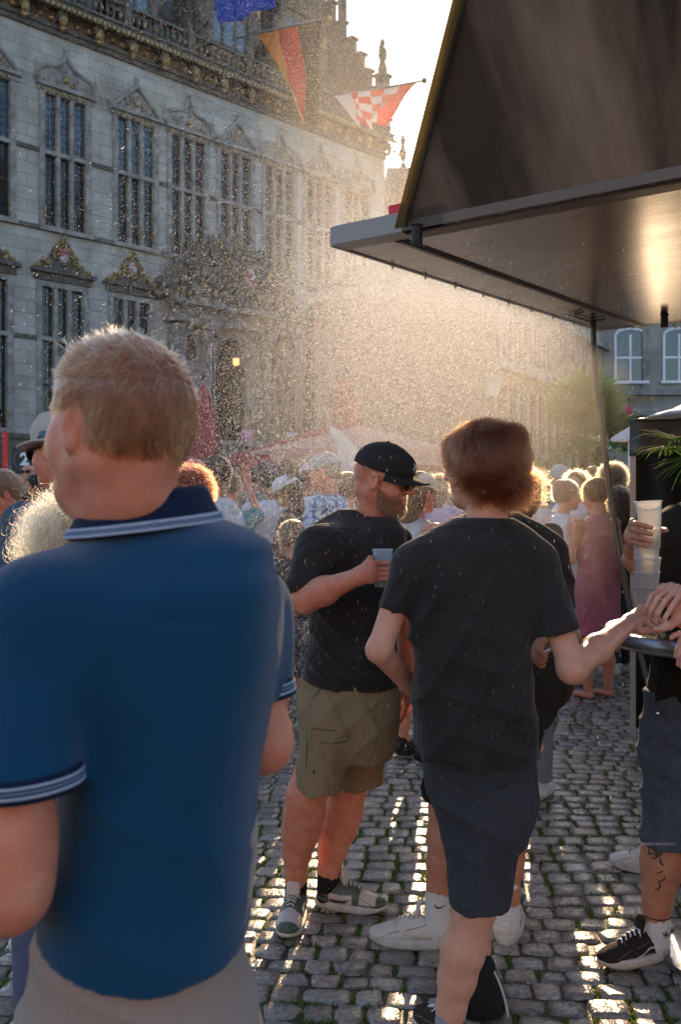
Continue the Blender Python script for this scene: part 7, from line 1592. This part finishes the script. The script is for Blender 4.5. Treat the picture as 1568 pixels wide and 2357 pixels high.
for x, yt, d, yw_, st_, lab, tc_c, hc_ in FILL: figure(x, yt, d, yw_, lab, ('tee' if st_ != 'bun' else 'tank', tc_c), ('shorts', (.12, .12, .15)), hc_, st_, SK_MID if hc_ is BLK else SK_FAIR, female=st_ not in ('short',), res=1.35, rim=350, arms=('hold', 'down') if x % 2 else ('down', 'fold'))
# white trainer foot of somebody standing behind the table
def extra_leg():
    d = 4.25; r = root((wx(1495, d), d, 0), 'person behind the table man, one white trainer and pale sock showing'); X0 = wx(1528, d); lg = SDF()
    for q in (0, 1): lg.cap(V(X0+q*.2, d, .8), V(X0-.02+q*.2, d, .45), .07, .05, .03); lg.cap(V(X0-.02+q*.2, d, .45), V(X0-.03+q*.2, d, .09), .052, .034, .03)
    s2 = SDF(); s2.loft([(.9, X0+.2, d, .15, .11), (1.3, X0+.2, d, .17, .11), (1.45, X0+.2, d, .06, .06)], .03); hv = head_mesh(V(X0+.2, d, 1.60), M3(90, 5), V(X0+.2, d, 1.42), .053, .97, .007, True)
    for q in (-1, 1): s2.cap(V(X0+.2+q*.18, d, 1.36), V(X0+.2+q*.2, d-.05, 1.08), .045, .036, .03); s2.cap(V(X0+.2+q*.2, d-.05, 1.08), V(X0+.2+q*.2, d-.1, .86), .036, .026, .03)
    part('body', join_vf([lg.mesh(.009), s2.mesh(.012), hv]), SK_FAIR, r)
    s = LSDF(); s.loft([(.6, X0+.2, d, .19, .13), (.9, X0+.2, d, .165, .125), (1.3, X0+.2, d, .185, .122), (1.44, X0+.2, d, .08, .08)], .03); part('black_dress', s.mesh(.012), M_BSHIRT3, r); part('hair', hair_cap(V(X0+.2, d, 1.60), M3(90, 5), .97, .008, [((0, .05, .02), (0, .9, -.5)), ((0, 0, -.05), (0, 0, -1))], .008), MATS['chestnut_base'], r)
    sock(r, V(X0-.03, d, .05), V(X0-.03, d, .20), .044, .042, M_SOCKW); shoe(r, (X0-.055, d, 0), 62, .28, m_up=M_LEATH, m_sole=M_SOLEW, m_lace=M_LACE, sole_h=.040); shoe(r, (X0+.17, d, 0), 62, .28, m_up=M_LEATH, m_sole=M_SOLEW)
extra_leg()
# drinks held up in the crowd
for (px_, py_, pz_, lab) in ((wx(621, 8.8)-.20, 9.0, 1.52, 'amber drink held by the man in the white t shirt'), (wx(1300, 8.4)+.30, 8.42, 1.20, 'orange drink held by the fair person in the white top')):
    cup(V(px_, py_, pz_), .12, .028, .035, lab, M_CUPB, beer=.6)
# toe of another black shoe at the lower right corner
def corner_person():
    X0 = wx(1568, 3.22)+.13; d = 3.16; r = root((X0, d, 0), 'person beyond the lower right corner, only a black shoe toe showing'); lg = SDF()
    for q in (0, 1): lg.cap(V(X0+q*.18, d, .85), V(X0+q*.18, d, .45), .08, .055, .03); lg.cap(V(X0+q*.18, d, .45), V(X0+q*.18, d, .1), .052, .036, .03)
    s2 = SDF(); s2.loft([(.8, X0+.2, d, .14, .10), (.95, X0+.2, d, .14, .1)], .03); part('body', join_vf([lg.mesh(.01), s2.mesh(.012)]), SK_MID, r)
    s = LSDF(); s.loft([(.75, X0+.2, d, .17, .13), (1.0, X0+.2, d, .155, .12)], .03)
    for q in (0, 1): s.capf(V(X0+q*.18, d, .8), V(X0+q*.18, d, .5), .10, .085, .04)
    part('shorts', s.mesh(.012), M_BSHIRT3, r); shoe(r, (X0-.0, d, 0), 80, .285, m_up=M_SUEDE, m_sole=M_SOLEW); shoe(r, (X0+.18, d, 0), 90, .285, m_up=M_SUEDE, m_sole=M_SOLEW)
# ------------------------------------------------------------------ water spray: fine drops thrown from the nozzles, plus their faint mist
def build_spray():
    rng = np.random.default_rng(21); P = []; D = []; Lh = []
    out = np.array([-ax.y, ax.x, 0.0]); alng = np.array([ax.x, ax.y, 0.0]); L0 = np.array(Lp)
    n = NDROP
    yy = far*np.clip(rng.beta(1.25, 1.5, n), 0, 1)*1.0; nz = np.minimum(rng.integers(0, 9, n), rng.integers(0, 9, n)); yy = np.where(rng.random(n) < .55, far*(.16+.1*nz), yy)
    src = L0+alng*yy[:, None]+np.array([0, 0, -.05])
    fine = rng.random(n) < .965; sp = np.where(fine, rng.gamma(2.0, .62, n), rng.gamma(2.2, 1.25, n)); th = rng.normal(.15, .55, n); fan = rng.normal(0, .75, n); tau = rng.uniform(.18, .45, n)
    v0 = (out*np.cos(fan)[:, None]+alng*np.sin(fan)[:, None])*(sp*np.cos(th))[:, None]; v0[:, 2] += sp*np.sin(th)
    vt = np.where(fine, rng.normal(.08, .42, n), rng.gamma(2.2, .45, n)); w = np.array([-.30, -.05, 0])*np.where(fine, rng.uniform(.0, 1.25, n), rng.uniform(.2, 2.0, n))[:, None]; w[:, 2] = -vt
    t = rng.uniform(0, 1, n)**1.15*4.2; e = np.exp(-t/tau)[:, None]
    pos = src+v0*(tau[:, None]*(1-e))+w*(t[:, None]-tau[:, None]*(1-e)); vel = v0*e+w*(1-e)
    pos += rng.normal(0, 1, (n, 3))*(.04+.075*t[:, None]); vel += rng.normal(0, .22, (n, 3))
    ok = (pos[:, 2] > .02) & (pos[:, 2] < 5.8) & (pos[:, 1] > 1.9) & (np.abs(pos[:, 0]) < pos[:, 1]*.42)
    # nothing falls through the canopy itself
    q = pos-L0; lx_ = q@np.array([bx.x, bx.y, 0]); ly_ = q@alng; ok &= ~((lx_ > -.0) & (pos[:, 2] > HC-.02) & (ly_ > 0) & (ly_ < far)) & ~((lx_ > bx0) & (pos[:, 2] > HC-.1) & (ly_ < .3))
    pos, vel = pos[ok], vel[ok]; fine = fine[ok]
    k2 = 1500; q2 = np.stack([rng.uniform(-.35, .75, k2), rng.uniform(2.5, 3.6, k2), rng.uniform(.5, 2.3, k2)], 1); pos = np.concatenate([pos, q2]); vel = np.concatenate([vel, np.array([-.4, 0, -1.6])+rng.normal(0, .3, (k2, 3))]); fine = np.concatenate([fine, np.ones(k2, bool)]); n = len(pos); s = np.linalg.norm(vel, axis=1)[:, None]+1e-6
    ln = np.clip(s*.006, .0022, .011)*rng.uniform(.7, 1.5, (n, 1)); d = vel/s
    d[:, 2] -= .15; rad = np.where(fine, rng.gamma(3.0, .00004, n)+.00009, rng.gamma(3.0, .00011, n)+.00022); ln *= np.where(fine, .75, 1.15)[:, None]; rad = np.where(pos[:, 1] < 3.6, np.minimum(rad, .00030), rad)
    pts = np.stack([pos-d*ln*.5, pos, pos+d*ln*.5], 1); rr = np.stack([rad*.4, rad, rad*.4], 1)
    m = bpy.data.materials.new('water_drop'); m.use_nodes = True; N = m.node_tree.nodes; L = m.node_tree.links; N.clear()
    o = N.new('ShaderNodeOutputMaterial'); a = N.new('ShaderNodeBsdfTranslucent'); a.inputs[0].default_value = (.85, .85, .85, 1); b = N.new('ShaderNodeBsdfDiffuse'); b.inputs[0].default_value = (1, 1, 1, 1)
    mx = N.new('ShaderNodeMixShader'); mx.inputs[0].default_value = .25; L.new(a.outputs[0], mx.inputs[1]); L.new(b.outputs[0], mx.inputs[2]); L.new(mx.outputs[0], o.inputs[0])
    h = hair('water_spray', pts, rr, m); tag(h, 'fine golden water drops sprayed from the canopy edge over the crowd', 'spray', kind='stuff')
    print('drops', n)
    return pos
NDROP = 1150000
sp_pos = build_spray()
# the finest mist, an uneven closed body of it under and left of the canopy edge
def mist_volume():
    c0 = PX(1080, 640, 5.9); s = SDF()
    out = V(-ax.y, ax.x, 0)
    s.ell(c0, (.80, 1.0, .80), .3); s.ell(PX(815, 450, 5.6), (.50, .7, 1.0), .4); s.ell(PX(1100, 950, 6.2), (.85, .9, .7), .4); s.ell(PX(775, 180, 5.6), (.28, .5, .7), .4); s.ell(PX(1250, 1300, 6.6), (.5, .7, .6), .4)
    s.cap(PX(1262, 722, atH(1262, 722).y)-V(0, 0, .03), PX(1120, 800, 6.3), .03, .5, .2)
    for k in range(6):
        p = Lp+ax*far*(.15+.15*k)+out*.45+V(0, 0, -.5); s.ell(p, (.5, .5, .55), .3)
    s.disp(lambda P: .10*vnoise(P, 2.2, 5)); s.cut(Lp+V(0, 0, -.06)+V(0, 0, 0), (0, 0, 1)) if False else None
    v, f = s.mesh(.12)
    m = bpy.data.materials.new('mist'); m.use_nodes = True; N = m.node_tree.nodes; L = m.node_tree.links; N.clear(); o = N.new('ShaderNodeOutputMaterial'); p = N.new('ShaderNodeVolumePrincipled')
    p.inputs['Color'].default_value = (1, .95, .88, 1); p.inputs['Density'].default_value = MIST_D; p.inputs['Anisotropy'].default_value = .75; L.new(p.outputs[0], o.inputs['Volume'])
    ob = mesh_np('mist', v, f, m); tag(ob, 'soft cloud of golden mist drifting below the canopy edge', 'mist', kind='stuff')
MIST_D = .019
mist_volume()
